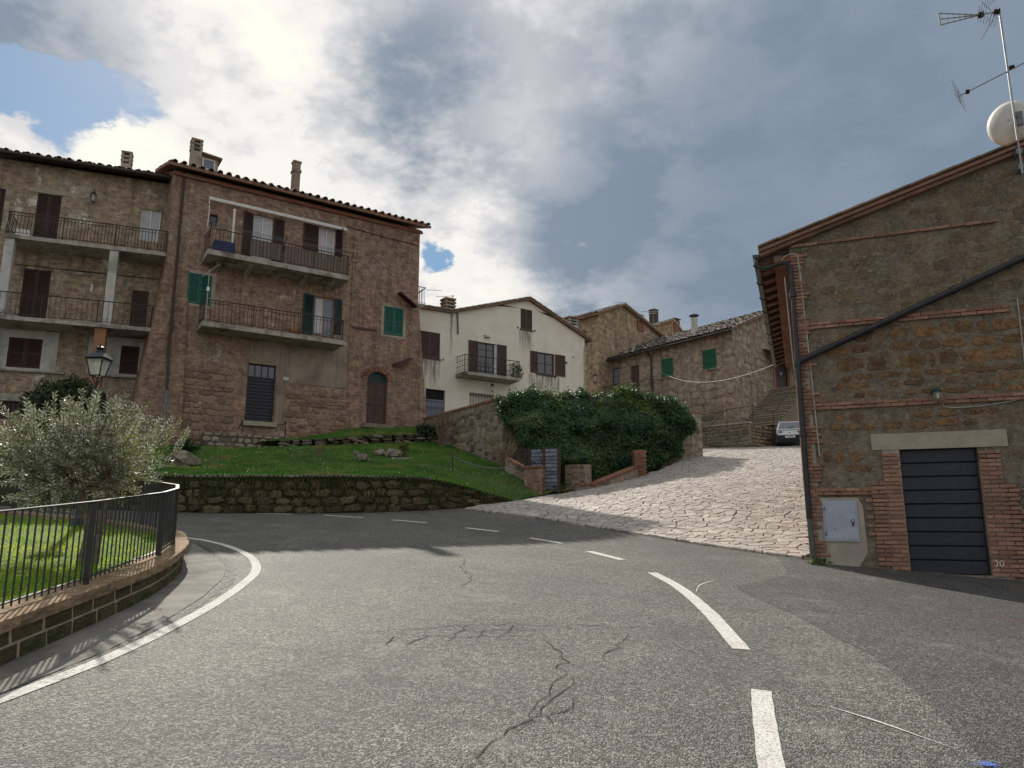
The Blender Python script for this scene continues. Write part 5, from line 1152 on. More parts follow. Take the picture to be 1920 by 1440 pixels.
# porch roof
py0 = FE.yz(1432, 680)[0]; py1 = dn[0] + 1.4; pz = FE.yz(1440, 662)[1]
m = MB(); m.hexa([(0, py0, pz + .1), (1.3, py0, pz - .45), (1.3, py1, pz - .45), (0, py1, pz + .1), (0, py0, pz + .2), (1.3, py0, pz - .35), (1.3, py1, pz - .35), (0, py1, pz + .2)]); pr = m.build('porch_roof', 'wood_dark', E)
tilefield(pr, (1.35, py0, pz - .36), (1.35, py1, pz - .36), (0, py0, pz + .2), (0, py1, pz + .2), 13, 4, 'tile_grey', .12)
u, z = FE.uz(1302, 610, 2.2); zc2 = FE.uz(1302, 596, 2.2)[1]
m = MB(); m.tube([(u, 2.2, z - 1.4), (u, 2.2, zc2)], .24, 10); fl_ = m.build('chimney', 'conduit', E); m = MB(); m.lathe([(.36, 0), (.36, .04), (.02, .2), (0, .2)], 10, (u, 2.2, zc2 + .14)); m.tube([(u + .2, 2.2, zc2 - .05), (u + .2, 2.2, zc2 + .15)], .03, 4); m.tube([(u - .2, 2.2, zc2 - .05), (u - .2, 2.2, zc2 + .15)], .03, 4); m.build('cap', 'iron', fl_)
u, z = FE.uz(1188, 650, 1.2); m = MB(); m.tube([(u, 1.2, z - .6), (u, 1.2, z + .05)], .1, 8); m.tube([(u, 1.2, z + .1), (u, 1.2, z + .2)], .15, 8); m.tube([(u, 1.2, z), (u, 1.2, z + .12)], .04, 6); m.build('vent_pipe', 'conduit', E)
p = FE.uz(1220, 665, -.1); pipe(E, [(p[0], -.5, p[1] + .1), (p[0], -.1, p[1] - .2), (p[0], -.1, 6.5)], .06, 'iron')
# terrace with railing at the left part of E
tz = FE.uz(1190, 740, -1.5)[1]; t0 = FE.uz(1128, 720, -1.5)[0]; t1 = FE.uz(1222, 720, -1.5)[0]
tb = balcony(E, t0, t1, tz, 1.5, .3, 26, 'plain', 'iron_rust', .95, 'stone_grey', 3, name='terrace')
# outside stair + landing
lc = FE.loc(at(1404, 800, 41.8)); lzt = at(1404, 793, 41.8).z; print('landing', lc, lzt)
SW = 1.25; sx0 = .02; sx1 = sx0 + SW
ST = thing('stone_staircase', 'stone outdoor staircase with rubble landing wall and thin handrail against stone house', 'stairs', FE.M, 5.4)
lx0 = FE.loc(at(1322, 815, 41.8 + 2.6))[0]; lx1 = lc[0]
m = MB(); m.box(lx0, lx1, lc[1], -.02, 5.0, lzt); m.build('landing', 'stone_grey', ST)
m = MB(); m.box(lx0 - .05, lx1 + .05, lc[1] - .06, lc[1] + .3, lzt + .003, lzt + .09); m.build('coping', 'concrete', ST)
nst = 16; y_a, y_b = .3, dd[0] - .4
zs_ = [lzt + (dzb - lzt) * (i + 1) / nst for i in range(nst)]
sy = [y_a + (y_b - y_a) * i / nst for i in range(nst + 1)]
m = MB()
prof = [(y_a, 5.0)] + [q for i in range(nst) for q in ((sy[i], zs_[i]), (sy[i + 1], zs_[i]))] + [(dn[0] + .8, zs_[-1]), (dn[0] + .8, 5.0)]
n_ = len(prof); xw = max(lx1, 1.5)
for k in range(1, n_ - 2):
    (ya_, za_), (yb_, zb2) = prof[k], prof[k + 1]; m.quad((sx0, ya_, za_), (sx0, yb_, zb2), (xw, yb_, zb2), (xw, ya_, za_))
m.add([(xw, y, z) for y, z in prof], [tuple(range(n_))]); m.build('flight', 'stone_grey', ST)
for i in range(nst):
    o = obj('step', mm(BLOCKS[i % 4], 'stone_pale'), None, ST, ((sx0 + xw) / 2 + .03, (sy[i] + sy[i + 1]) / 2 - .02, zs_[i] + .02), None, (xw - sx0 + .1, sy[i + 1] - sy[i] + .06, .07))
m = MB(); m.box(lx1 - .02, xw, lc[1] + .3, y_a, 5.0, lzt - .02); m.build('landing_side', 'stone_grey', ST)
stones(ST, (lambda u, z: (u, lc[1] - .005, z), 0.0), [(lx0, lx1 - .05, 5.1, lzt - .02)], 'stone_grey', (.3, .6), (.17, .26), .05, prob=.95, limit=130)
stones(ST, (lambda u, z: (xw + .005, u, z), R(90)), [(y_a, y_b, 5.1, lzt), (y_a + 2.2, y_b, lzt, lzt + .8), (y_a + 3.6, y_b + 1, lzt + .8, lzt + 1.5)], 'stone_grey', (.3, .6), (.17, .26), .05, prob=.9, limit=130)
stones(ST, (lambda u, z: (lx1 + .005, u, z), R(90)), [(lc[1], min(-.1, y_a), 5.1, lzt - .05)], 'stone_b', (.3, .55), (.17, .26), .05, prob=.95, limit=60)
def rail(root, pts, r=.03, mat='iron_rust', name='handrail', posts=True, hh=.9):
    m = MB(); m.tube(pts, r, 6)
    if posts:
        for p in pts: m.tube([p, (p[0], p[1], p[2] - hh)], r * .8, 5)
    return m.build(name, mat, root)
rail(ST, [(xw - .06, y_a, lzt + .95), (xw - .06, y_b, dzb + .95), (xw - .06, dn[0] + .5, dzb + .95)])
m = MB()
for i in range(14): y = y_b - 1.2 + (dn[0] + 1.6 - y_b) * i / 14; zz_ = min(dzb, dzb - max(0, (y_b - y)) * (dzb - lzt) / (y_b - y_a)); m.tube([(xw - .06, y, zz_), (xw - .06, y, zz_ + .95)], .014, 4)
m.build('rail_bars', 'iron', ST)
a = FE.loc(at(1322, 808, 42.6)); za = at(1322, 808, 42.6).z; b = FE.loc(at(1362, 768, 42.3)); zb_ = at(1362, 768, 42.3).z; c = FE.loc(at(1410, 761, 41.9)); zc3 = at(1410, 761, 41.9).z
rail(ST, [(a[0], a[1], za), (b[0], b[1], zb_), (c[0], c[1], zc3), (xw - .06, y_a, lzt + 1.0)], .025)
# overhead cable, from stone house to right building
def catenary(p, q, sag, n=16): return [p.lerp(q, i / n) - Vector((0, 0, sag * 4 * (i / n) * (1 - i / n))) for i in range(n + 1)]
# ------------------------------------------------------------------ right building H
FH = Frame(1524, 1056, 13.8, -21.6)
H = thing('brick_stone_building', 'tuff rubble and red brick gable building with dark blue panelled door and black drainpipes', 'building', FH.M, .3)
def hz(px, py, y=0): return FH.uz(px, py, y)
c0 = hz(1484, 462); pr_ = hz(1905, 292); slope = (pr_[1] - c0[1]) / (pr_[0] - 0); ridge_u = 4.6; LH = 11.0
ztop = c0[1]; zrid = ztop + slope * ridge_u; print('H corner', c0, 'slope', slope, zrid)
d_r = hz(1688, 842); dr0 = (hz(1685, 845)[0] + hz(1710, 1075)[0]) / 2; dr1 = (hz(1830, 840)[0] + hz(1862, 1078)[0]) / 2; dzt_ = hz(1757, 841)[1]; dzb_ = hz(1785, 1078)[1]; hd = (dr0, dr1, dzb_, dzt_); print('H door', hd)
m = MB(); wallpanel(m, 0, 9.2, -.6, [(0, ztop), (ridge_u, zrid), (9.2, ztop)], [hd], FT, .25, True)
m.quad((0, LH, -.6), (0, 0, -.6), (0, 0, ztop), (0, LH, ztop)); m.quad((9.2, 0, -.6), (9.2, LH, -.6), (9.2, LH, ztop), (9.2, 0, ztop)); m.add([(9.2, LH, -.6), (0, LH, -.6), (0, LH, ztop), (ridge_u, LH, zrid), (9.2, LH, ztop)], [(0, 1, 2, 3, 4)]); m.build('wall', 'wall_h', H)
# roof: boards + tile edge
m = MB(); ov = .58; th = .05
for sgn in (1,):
    e = (-ov, ztop - slope * ov); rg = (ridge_u, zrid); e2 = (9.2 + ov, ztop - slope * ov)
    for (P, Q) in ((e, rg), (rg, e2)):
        rake((P[0], P[1] + .07), (Q[0], Q[1] + .07), -.13, LH + .2, .07, m)
rH = m.build('roof', 'terracotta_board', H)
m = MB()
for (P, Q) in ((e, rg), (rg, e2)): rake((P[0], P[1] + .16), (Q[0], Q[1] + .16), -.17, LH + .22, .085, m)
m.build('tile_bed', 'tile', rH)
for i in range(13):
    f = (i + .5) / 13; L = math.hypot(rg[0] - e[0], rg[1] - e[1]) / 13
    obj('tile', mm(BLOCKS[i % 4], 'terracotta_board'), None, rH, (e[0] + (rg[0] - e[0]) * f, -.10, e[1] + (rg[1] - e[1]) * f + .10), (0, -math.atan(slope) + .012, 0), (L * 1.01, .2, .055))
    obj('tile', mm(BLOCKS[(i + 1) % 4], 'tile'), None, rH, (e[0] + (rg[0] - e[0]) * f, -.12, e[1] + (rg[1] - e[1]) * f + .185), (0, -math.atan(slope) - .02, 0), (L * 1.02, .24, .04))
# brick eave corbel at the corner and soffit
m = MB(); m.box(-.3, .0, -.01, LH, ztop - .30, ztop - .17); m.build('eave_corbel', 'brick_old', H)
bk = 0
def brickrow(u0, u1, z, y=-.012, mat='brick', L=.255, h=.058, off=0.0, prob=1.0, rag=(0, 0), hang=0.0):
    u = u0 - off
    while u < u1 - .05:
        a, b = max(u, u0), min(u + L, u1)
        if b - a > .07 and random.random() < prob:
            obj('brick', mm(BRICK, mat), None, H, ((a + b) / 2, y + random.uniform(-.004, .004), z + random.uniform(-.003, .003)), (0, random.uniform(-.012, .012), 0), (b - a - .012, .06, h))
        u += L
# bands
bands = []
for (p0, p1, rows) in (((1493, 464), (1872, 411), 1), ((1520, 618), (1890, 572), 2), ((1535, 764), (1915, 742), 2), ((1545, 923), (1640, 920), 2)):
    a, b = hz(*p0), hz(*p1); z = (a[1] + b[1]) / 2; u1 = b[0] if p1[0] < 1900 else b[0] + .5
    for r_ in range(rows): brickrow(.02, u1, z + (.035 if r_ else -.035) * (rows > 1), off=.13 * r_)
    bands.append((0, u1 + .05, z - .09, z + .09))
# corner quoin: alternate long/short brick courses up the whole corner
z = hz(1524, 1050)[1] + .03; k = 0; zq = z
while z < ztop - .2:
    L = .30 if (k // 5) % 2 == 0 else .17
    if not (z < hz(1524, 985)[1] and random.random() < .25): brickrow(.0, L + random.uniform(-.04, .05), z, off=.13 * (k % 2), L=.26)
    z += .072; k += 1
# side face bricks near the corner (one skin, brick courses joined per side)
sb_ = MB(); z = zq - .1
while z < ztop - .3:
    y = .0 + (.13 if int(z / .07) % 2 else 0)
    while y < LH:
        sb_.box(-.014, .0, y + .004, min(y + .25, LH) - .004, z, z + .058); y += .258
    z += .07
sb_.build('side_brickwork', 'brick_old', H, kind='stuff')
# mortar beds behind the brickwork
m = MB(); m.box(.003, .2, -.009, .0, zq - .2, ztop - .2); m.build('quoin_mortar', 'brick_mortar', H)
m = MB(); m.box(dr0 - .29, dr0 - .002, -.009, .0, dzb_ - .05, dzt_); m.build('jamb_mortar', 'brick_mortar', H)
m = MB(); m.box(dr1 + .002, dr1 + .33, -.009, .0, dzb_ - .05, dzt_ - .25); m.build('jamb_mortar', 'brick_mortar', H)
# door jambs
z = dzb_ + .02; k = 0
while z < dzt_ - .02:
    f = (z - dzb_) / (dzt_ - dzb_)
    wl = .30 + (.22 if .05 < f < .75 else 0) + (.12 if .3 < f < .62 and k % 2 else 0); wr = .34 + (.22 if f < .72 else 0) + (.15 if .1 < f < .5 and k % 3 else 0)
    brickrow(dr0 - wl, dr0 - .004, z, off=.13 * (k % 2)); brickrow(dr1 + .004, dr1 + wr, z, off=.13 * (k % 2)); z += .075; k += 1
# lintel, sill, door panels
la, lb = hz(1633, 826), hz(1888, 820); m = MB(); m.box(la[0], lb[0], -.02, .1, dzt_ + .004, dzt_ + .30); m.build('lintel', 'lintel_concrete', H)
sa = hz(1705, 1088); m = MB(); m.box(dr0 - .02, dr1 + .06, -.05, .2, dzb_ - .2, dzb_ - .004); m.build('doorstep', 'stone_grey', H)
plankdoor(H, dr0 + .005, dr1 - .005, dzb_, dzt_, .10, 'garage_door', 9, t=.06, gap=.014)
# rubble stones
exs = bands + [(dr0 - .42, dr1 + .6, -1, dzt_ + .02), (la[0] - .05, lb[0] + .05, dzt_ - .05, dzt_ + .36), (-1, .34, -1, 20)]
cb = (*hz(1544, 978)[:1], hz(1609, 978)[0], hz(1577, 1015)[1], hz(1577, 939)[1]); exs.append((cb[0] - .02, cb[1] + .0, cb[2] - .3, cb[3] + .05))
def gab(u, z): return z < ztop + slope * u - .3
zmid = hz(1700, 590)[1]
stones(H, (lambda u, z: (u, -.002, z), 0.0), [(.36, 4.4, bands[2][3] + .02, zmid)], 'tuff_stone', (.16, .52), (.15, .34), .010, excl=exs, prob=.80, limit=200, gap=.05, noisefn=gab, lib=ROUGH)
stones(H, (lambda u, z: (u, -.001, z), 0.0), [(.36, 4.4, zmid + .1, zrid)], 'tuff_stone_worn', (.18, .55), (.16, .38), .007, excl=exs, prob=.62, limit=95, gap=.045, noisefn=gab, lib=ROUGH)
zb3, zb4 = bands[2][2], bands[3][3]
stones(H, (lambda u, z: (u, -.002, z), 0.0), [(.40, dr0 - .36, zb4 + .06, dzt_ - .02), (dr1 + .75, 4.4, dzb_ + .3, dzt_)], 'tuff_stone', (.2, .4), (.17, .30), .010, prob=.9, limit=40, gap=.05, lib=ROUGH)
stones(H, (lambda u, z: (u, -.002, z), 0.0), [(.40, 4.4, dzt_ + .36, zb3 - .02)], 'tuff_stone', (.2, .46), (.16, .24), .010, prob=.75, limit=40, gap=.05, lib=ROUGH)
# rafters under the eave
for i in range(18):
    y = .05 + i * .62; m = MB(); m.hexa([(-ov - .01, y, e[1] - .10), (.0, y, ztop - .10), (.0, y + .09, ztop - .10), (-ov - .01, y + .09, e[1] - .10), (-ov - .01, y, e[1] - .003), (.0, y, ztop - .003), (.0, y + .09, ztop - .003), (-ov - .01, y + .09, e[1] - .003)]); m.build('rafter', 'wood_brown', rH)
# plaster patch under the cabinet
m = MB(); m.prism([(cb[0] - .12, -.012, cb[3] + .06), (cb[0] - .1, -.012, cb[2] - .25), (cb[0] - .02, -.012, cb[2] - .42), (cb[1] - .05, -.012, cb[2] - .46), (cb[1] + .12, -.012, cb[2] - .2), (cb[1] + .1, -.012, cb[3] - .1), (cb[1] + .03, -.012, cb[3] + .06)][::-1], (0, .02, 0)); m.build('plaster_patch', 'plaster_grey', H)
# meter cabinet
m = MB(); m.box(cb[0], cb[1], -.045, -.008, cb[2], cb[3]); cbo = m.build('meter_cabinet', 'cabinet_grey', H)
m = MB(); e_ = .035; m.box(cb[0] + e_, cb[1] - e_, -.058, -.046, cb[2] + e_, cb[3] - e_); m.build('cabinet_door', 'cabinet_grey', cbo)
for zf in (.18, .8):
    z = cb[2] + (cb[3] - cb[2]) * zf; m = MB(); m.box(cb[0] + .012, cb[0] + .05, -.066, -.0585, z - .03, z + .03); m.build('hinge', 'grey_pipe', cbo)
z = cb[2] + (cb[3] - cb[2]) * .5; m = MB(); m.tube([(cb[1] - .09, -.058, z), (cb[1] - .09, -.075, z)], .03, 10); m.box(cb[1] - .105, cb[1] - .075, -.085, -.066, z - .09, z - .02); m.build('lock', 'iron', cbo)
m = MB(); m.tube([(cb[1] - .09, -.0755, z), (cb[1] - .09, -.079, z)], .014, 8); m.build('lock_core', 'white_paint', cbo)
for a_, b_ in (((.32, .24), .035), ((.55, .035), .03)):
    u = cb[0] + (cb[1] - cb[0]) * a_[0]; z = cb[2] + (cb[3] - cb[2]) * a_[1] + .05; m = MB(); m.box(u - .003, u + .003, -.0605, -.0585, z - b_, z + b_); m.box(u - b_ * .6, u + b_ * .6, -.060, -.0583, z - .003, z + .003); m.build('scratch_mark', 'grey_pipe', cbo)
# gutter and downpipes
ge, gz = -ov - .05, e[1] + .02
m = MB(); n_ = 9; prof = [(math.cos(math.pi + math.pi * i / (n_ - 1)) * .075, math.sin(math.pi + math.pi * i / (n_ - 1)) * .075) for i in range(n_)]
vs = [(ge + a, y, gz + b) for y in (-.2, LH + .2) for a, b in prof]; m.add(vs, [(i, i + 1, n_ + i + 1, n_ + i) for i in range(n_ - 1)]); m.add([vs[i] for i in range(n_)], [tuple(range(n_))]); gt = m.build('gutter', 'gutter_metal', H)
for i in range(7):
    y = .4 + i * 1.2; m = MB(); m.tube([(ge + a * 1.12, y, gz + b * 1.12) for a, b in prof], .012, 4); m.build('gutter_bracket', 'iron', gt)
jx, jz = hz(1500, 680, -.1); jb = hz(1527, 1050, -.1); jt = hz(1474, 500, -.1); jx = (jx + jb[0] + jt[0]) / 3; print('pipe u', jx, jb, jt)
pipe(H, smoothpath([(ge, -.12, gz - .07), (ge, -.12, gz - .2), (ge + .12, -.12, gz - .28), (jx - .12, -.1, jt[1] + .08), (jx - .02, -.1, jt[1]), (jx, -.1, jt[1] - .2), (jx, -.1, jz)], .06), .045, 'black_pipe', 'downpipe', 10)
pipe(H, [(jx, -.1, jz + .02), (jx, -.1, jb[1] + .75)], .055, 'black_pipe', 'downpipe', 10)
pipe(H, [(jx, -.1, jb[1] + .76), (jx + .01, -.11, jb[1] + .02)], .05, 'gutter_metal', 'downpipe', 10)
for z in (jz, jz - 1.4, jt[1] - .6):
    m = MB(); m.tube([(jx, -.1, z - .045), (jx, -.1, z + .045)], .072, 10); m.build('pipe_collar', 'black_pipe', H)
dg0 = hz(1512, 676, -.1); dg1 = hz(1925, 478, -.1); sl2 = (dg1[1] - dg0[1]) / (dg1[0] - jx)
pipe(H, [(jx, -.1, dg0[1] - .03), (jx + .1, -.1, dg0[1] + .02), (dg1[0] + 1.3, -.1, dg0[1] + .02 + sl2 * (dg1[0] + 1.2 - jx))], .06, 'black_pipe', 'sloping_drainpipe', 10)
for f in (.33, .7):
    u = jx + (dg1[0] - jx) * f; z = dg0[1] + .02 + sl2 * (u - jx - .1); m = MB(); dv_ = Vector((1, 0, sl2)).normalized() * .05; m.tube([Vector((u, -.1, z)) - dv_, Vector((u, -.1, z)) + dv_], .075, 10); m.build('pipe_collar', 'black_pipe', H)
k1 = hz(1476, 478, -.03); k2 = hz(1495, 476, -.03); k3 = hz(1511, 610, -.03); k4 = hz(1537, 855, -.03)
pipe(H, smoothpath([(k1[0] - .12, -.03, k1[1] - .1), (k1[0], -.03, k1[1]), (k2[0] - .04, -.03, k2[1]), (k2[0], -.03, k2[1] - .06), (k3[0], -.03, k3[1]), (k4[0], -.03, k4[1])], .05), .013, 'conduit', 'conduit', 6)
k5 = hz(1471, 520, -.02); k6 = hz(1489, 695, -.02); pipe(H, [(k5[0], -.03, k5[1]), (k6[0], -.03, k6[1])], .012, 'conduit', 'conduit', 6)
k7 = hz(1905, 560, -.02); k8 = hz(1926, 720, -.02); pipe(H, [(k7[0] - .1, -.02, k7[1]), (k7[0] + .02, -.02, k7[1] + .01), (k8[0], -.02, k8[1])], .01, 'conduit', 'conduit', 6)
# bulkhead lamp with cable
lu, lz = hz(1758, 740, -.1)
m = MB(); m.lathe([(.0, .085), (.05, .08), (.075, .05), (.075, .02)], 12, (lu - .0, -.1, lz + .03)); m.box(lu - .09, lu + .03, -.1, .0, lz + .035, lz + .09); m.tube([(lu, -.1, lz + .1), (lu, -.1, lz + .15)], .012, 5); lo_ = m.build('wall_lamp', 'grey_pipe', H); lo_.data.materials[0] = MATS['green_dark']
m = MB(); m.lathe([(.07, .05), (.085, .0), (.085, -.06), (.05, -.12), (.0, -.13)], 12, (lu, -.1, lz)); m.build('glass_bowl', 'bulkhead_glass', lo_)
m = MB(); m.tube([(lu, -.1, lz + .03), (lu, -.1, lz - .07)], .022, 8); m.build('bulb', 'white_paint', lo_)
cz_ = [hz(*q, -.02) for q in ((1766, 757), (1772, 763), (1800, 764), (1840, 761), (1880, 755), (1905, 750), (1925, 741))]
pipe(H, smoothpath([(a, -.02, b) for a, b in cz_], .06), .009, 'conduit', 'cable', 6)
# iron ring, graffiti
ru, rz_ = hz(1573, 926, -.03); m = MB(); m.tube([(ru + .05 * math.cos(a), -.03 - .01 * math.sin(a), rz_ + .05 * math.sin(a)) for a in np.linspace(0, 6.28, 14)], .012, 5); m.build('tether_ring', 'iron_rust', H)
g0 = hz(1871, 1057, -.045)
for pts in ([(-.04, .05), (-.02, .055), (-.005, .03), (-.004, -.01), (-.015, -.04), (-.04, -.045)], [(.03, .03), (.05, .05), (.075, .045), (.085, .0), (.075, -.04), (.05, -.045), (.035, -.02), (.03, .03)]):
    pipe(H, [(g0[0] + a, -.047, g0[1] + b) for a, b in pts], .006, 'white_paint', 'graffiti', 4)
w0 = hz(1530, 1056); 
# antenna mast and dish
mu, mz = hz(1908, 270, .25); mt = hz(1873, 18, .25); mu0 = (mu + mt[0]) / 2; zc4 = ztop + slope * mu + .1
AN = thing('antenna_mast', 'tall steel mast with television antennas rising above the brick gable', 'antenna', FH.M @ Matrix.Translation((mu, -.22, 0)), zc4 - .55)
yy0 = -.22; mu, mz = hz(1912, 290, yy0); mt = hz(1876, 15, yy0); AN.matrix_world = Matrix.Translation((0, 0, zc4 - .55)) @ FH.M @ Matrix.Translation((mu, yy0, 0))
ztm = mt[1]
m = MB(); m.tube([(0, 0, zc4 - .6), (0, 0, ztm)], .02, 8); m.build('mast', 'alu', AN)
for zq_ in (zc4 - .5, zc4 - .2): m = MB(); m.box(-.05, .05, -.01, .25, zq_, zq_ + .1); m.build('mast_clamp', 'grey_pipe', AN)
def L_(px, py): a = hz(px, py, yy0); return (a[0] - mu, 0, a[1])
def yagi(P, Q, n, el, ax, mat='alu', name='yagi'):
    P, Q = Vector(P), Vector(Q); m = MB(); m.tube([P, Q], .011, 6)
    for i in range(n): c = P.lerp(Q, (i + .5) / n); m.tube([c + Vector(ax) * el, c - Vector(ax) * el], .004, 4)
    return m.build(name, mat, AN)
hd_ = L_(1838, 28); tip = [L_(1760, 25), L_(1762, 36), L_(1763, 47)]
for t_ in tip: yagi(hd_, t_, 7, .06, (.25, .9, .1), name='tri_boom')
m = MB(); m.tube([tip[0], tip[1], tip[2]], .016, 6); m.build('boom_end', 'conduit', AN)
yagi(hd_, L_(1876, 20), 2, .05, (0, 1, 0), name='rear_boom')
m = MB(); g0_ = Vector(L_(1842, 8)); g1_ = Vector(L_(1872, -6))
for i in range(7):
    for s_ in (1, -1):
        f = i / 6; a = Vector(L_(1835 + 32 * f, 22 - 30 * f if s_ > 0 else 30 + 10 * f)); m.tube([a + Vector((.06, .35, .1)), a - Vector((.06, .35, .1))], .005, 4)
m.tube([L_(1840, 2), L_(1858, 20)], .007, 4); m.tube([L_(1853, 40), L_(1868, 12)], .007, 4); m.tube([L_(1840, 74), L_(1872, 18)], .009, 4); m.build('reflector_grid', 'alu', AN)
m = MB(); a = Vector(L_(1839, 28)); m.box(a.x - .045, a.x + .045, -.04, .04, a.z - .04, a.z + .04); a = Vector(L_(1870, 22)); m.box(a.x - .06, a.x + .04, -.04, .04, a.z - .035, a.z + .035); m.build('junction_box', 'text_black', AN)
yagi(L_(1797, 181), L_(1940, 108), 12, .07, (.12, .9, .3), name='long_boom')
m = MB(); a, b = Vector(L_(1795, 167)), Vector(L_(1801, 193)); m.tube([a, b], .01, 5)
for i in range(4): c = a.lerp(b, i / 3); m.tube([c + Vector((.12, .2, -.1)), c - Vector((.12, .2, -.1))], .004, 4)
m.build('end_reflector', 'alu', AN)
m = MB(); a = Vector(L_(1897, 126)); m.box(a.x - .04, a.x + .04, -.03, .03, a.z - .025, a.z + .025); a = Vector(L_(1814, 172)); m.box(a.x - .03, a.x + .03, -.03, .03, a.z - .03, a.z + .03); m.build('clamp', 'text_black', AN)
# dish
du, dz_ = hz(1897, 229, -.05); pxr = 42 * 13 / 1350
DS = thing('satellite_dish', 'round pale satellite dish clamped to the mast above the brick gable', 'satellite dish', FH.M @ Matrix.Translation((du, yy0, 0)), dz_ - pxr)
m = MB(); nr, na = 6, 28; vs = []; fs = []
for i in range(nr + 1):
    r_ = pxr * 1.02 * i / nr
    for j in range(na): a = 2 * math.pi * j / na; vs.append((r_ * math.cos(a) * .92, .13 * (1 - (i / nr) ** 2) - .02, r_ * math.sin(a)))
for i in range(nr):
    for j in range(na): fs.append((i * na + j, i * na + (j + 1) % na, (i + 1) * na + (j + 1) % na, (i + 1) * na + j))
m.add([(a, -b - .02, c) for a, b, c in vs], fs); me = m.mesh('bowl', True); md_ = obj('bowl', me, 'dish', DS, (0, .22, dz_), (R(8), 0, R(-24)))
s_ = md_.modifiers.new('s', 'SOLIDIFY'); s_.thickness = .012
m = MB(); m.tube([(.06 + pxr * .98 * .92 * math.cos(a), .0, pxr * .98 * math.sin(a)) for a in np.linspace(0, 6.283, 29)], .008, 5, False); 
m = MB(); m.box(.02, .14, .02, .1, -.14, .12); m.tube([(.08, .05, .0), (mu - du, -.02, .02)], .02, 5); obj('bracket', m.mesh('bracket'), 'grey_pipe', DS, (0, 0, dz_))
fd = hz(1868, 283, .35); m = MB(); m.tube([(.02, .25, dz_ - pxr * .93), (fd[0] - du, .57, fd[1])], .013, 5); m.tube([(fd[0] - du - .03, .57, fd[1]), (fd[0] - du + .05, .57, fd[1] + .02)], .035, 8); m.build('feed_arm', 'conduit', DS)
# overhead cable between stone house and this building
ca = FE.wld(*[FE.uz(1228, 690)[0], -.02, FE.uz(1228, 690)[1]]); cbp = FH.wld(-.03, 8.5, 0); rr_ = at(1478, 668, cbp.y)
cb2 = Vector((FH.wld(-.02, 9.5, 0).x, FH.wld(-.02, 9.5, 0).y, at(1478, 667, FH.wld(-.02, 9.5, 0).y).z))
m = MB(); m.tube(catenary(ca, cb2, .95), .009, 5); tag(m.build('overhead_cable', 'conduit'), 'pale sagging cable strung between stone house and brick corner', 'cable')
# ------------------------------------------------------------------ roadside retaining wall (mossy rubble)
rwp = [Vector((-19, 18.6, 0)), Vector((-14, 19.2, 0))] + [at(*q) for q in ((345, 961, 20.5), (500, 962, 21.3), (640, 962, 22), (800, 957, 22.8), (900, 950, 23.5), (965, 943, 24.3))]
rwt = [2.75, 2.80] + [at(*q).z for q in ((345, 894, 20.7), (500, 894, 21.5), (640, 894, 22.2), (800, 897, 23.0), (900, 921, 23.7), (965, 941, 24.4))]
for p in rwp: p.z = 0
RP = smoothpath(rwp, .12)
cum = [0.0]
for a, b in zip(RP, RP[1:]): cum.append(cum[-1] + (b - a).length)
kn = [0.0]
for a, b in zip(rwp, rwp[1:]): kn.append(kn[-1] + (b - a).length)
TOPS = np.interp(np.array(cum) / cum[-1] * kn[-1], kn, rwt); BASE = np.array([h1(p.x, p.y) for p in RP])
RW = thing('retaining_wall', 'low mossy rubble retaining wall along the road below the sloping lawn', 'wall', Matrix.Translation((RP[0].x, RP[0].y, 0)), BASE[0]); o0 = RP[0].copy()
def pathnorm(P, i):
    t = (P[min(i + 1, len(P) - 1)] - P[max(i - 1, 0)]); t.z = 0; t.normalize(); return t, Vector((t.y, -t.x, 0))     # tangent, normal to the right-hand side
m = MB(); vs = []
for i, p in enumerate(RP):
    t, n = pathnorm(RP, i); b, tp = BASE[i], TOPS[i]
    for off, z in ((.0, b - .3), (-.06, tp), (-.45, tp), (-.45, b - .3)):
        q = p + n * off - o0; vs.append((q.x, q.y, z))
m.add(vs, [(4 * i + a, 4 * i + 4 + a, 4 * i + 4 + a + 1, 4 * i + a + 1) for i in range(len(RP) - 1) for a in range(3)]); m.build('core', 'moss_bed', RW)
def along(P, C, s):
    i = int(np.clip(np.searchsorted(C, s) - 1, 0, len(P) - 2)); f = (s - C[i]) / (C[i + 1] - C[i] + 1e-9); t, n = pathnorm(P, i); return P[i].lerp(P[i + 1], f), t, n, i
s_ = cum[-1] * 0 + 8.0; cnt = 0
for row in range(6):
    s = 8.6 + row * .13
    while s < cum[-1] - .3 and cnt < 285:
        w = random.uniform(.26, .62); p, t, n, i = along(RP, cum, s + w / 2); b, tp = BASE[i], TOPS[i]; hh = (tp - b) / 4.6; hh = max(hh, .12)
        z = b + hh * (row + .5) + random.uniform(-.04, .04)
        if z < tp - .08 and random.random() < .93:
            q = p + n * (-.06 * (z - b) / max(.1, tp - b)) - o0
            obj('stone', mm(random.choice(STONES), 'rubble_moss'), None, RW, (q.x, q.y, z), (0, random.uniform(-.2, .2), math.atan2(t.y, t.x)), (w - .02, random.uniform(.03, .09), hh * random.uniform(.8, 1.2))); cnt += 1
        s += w
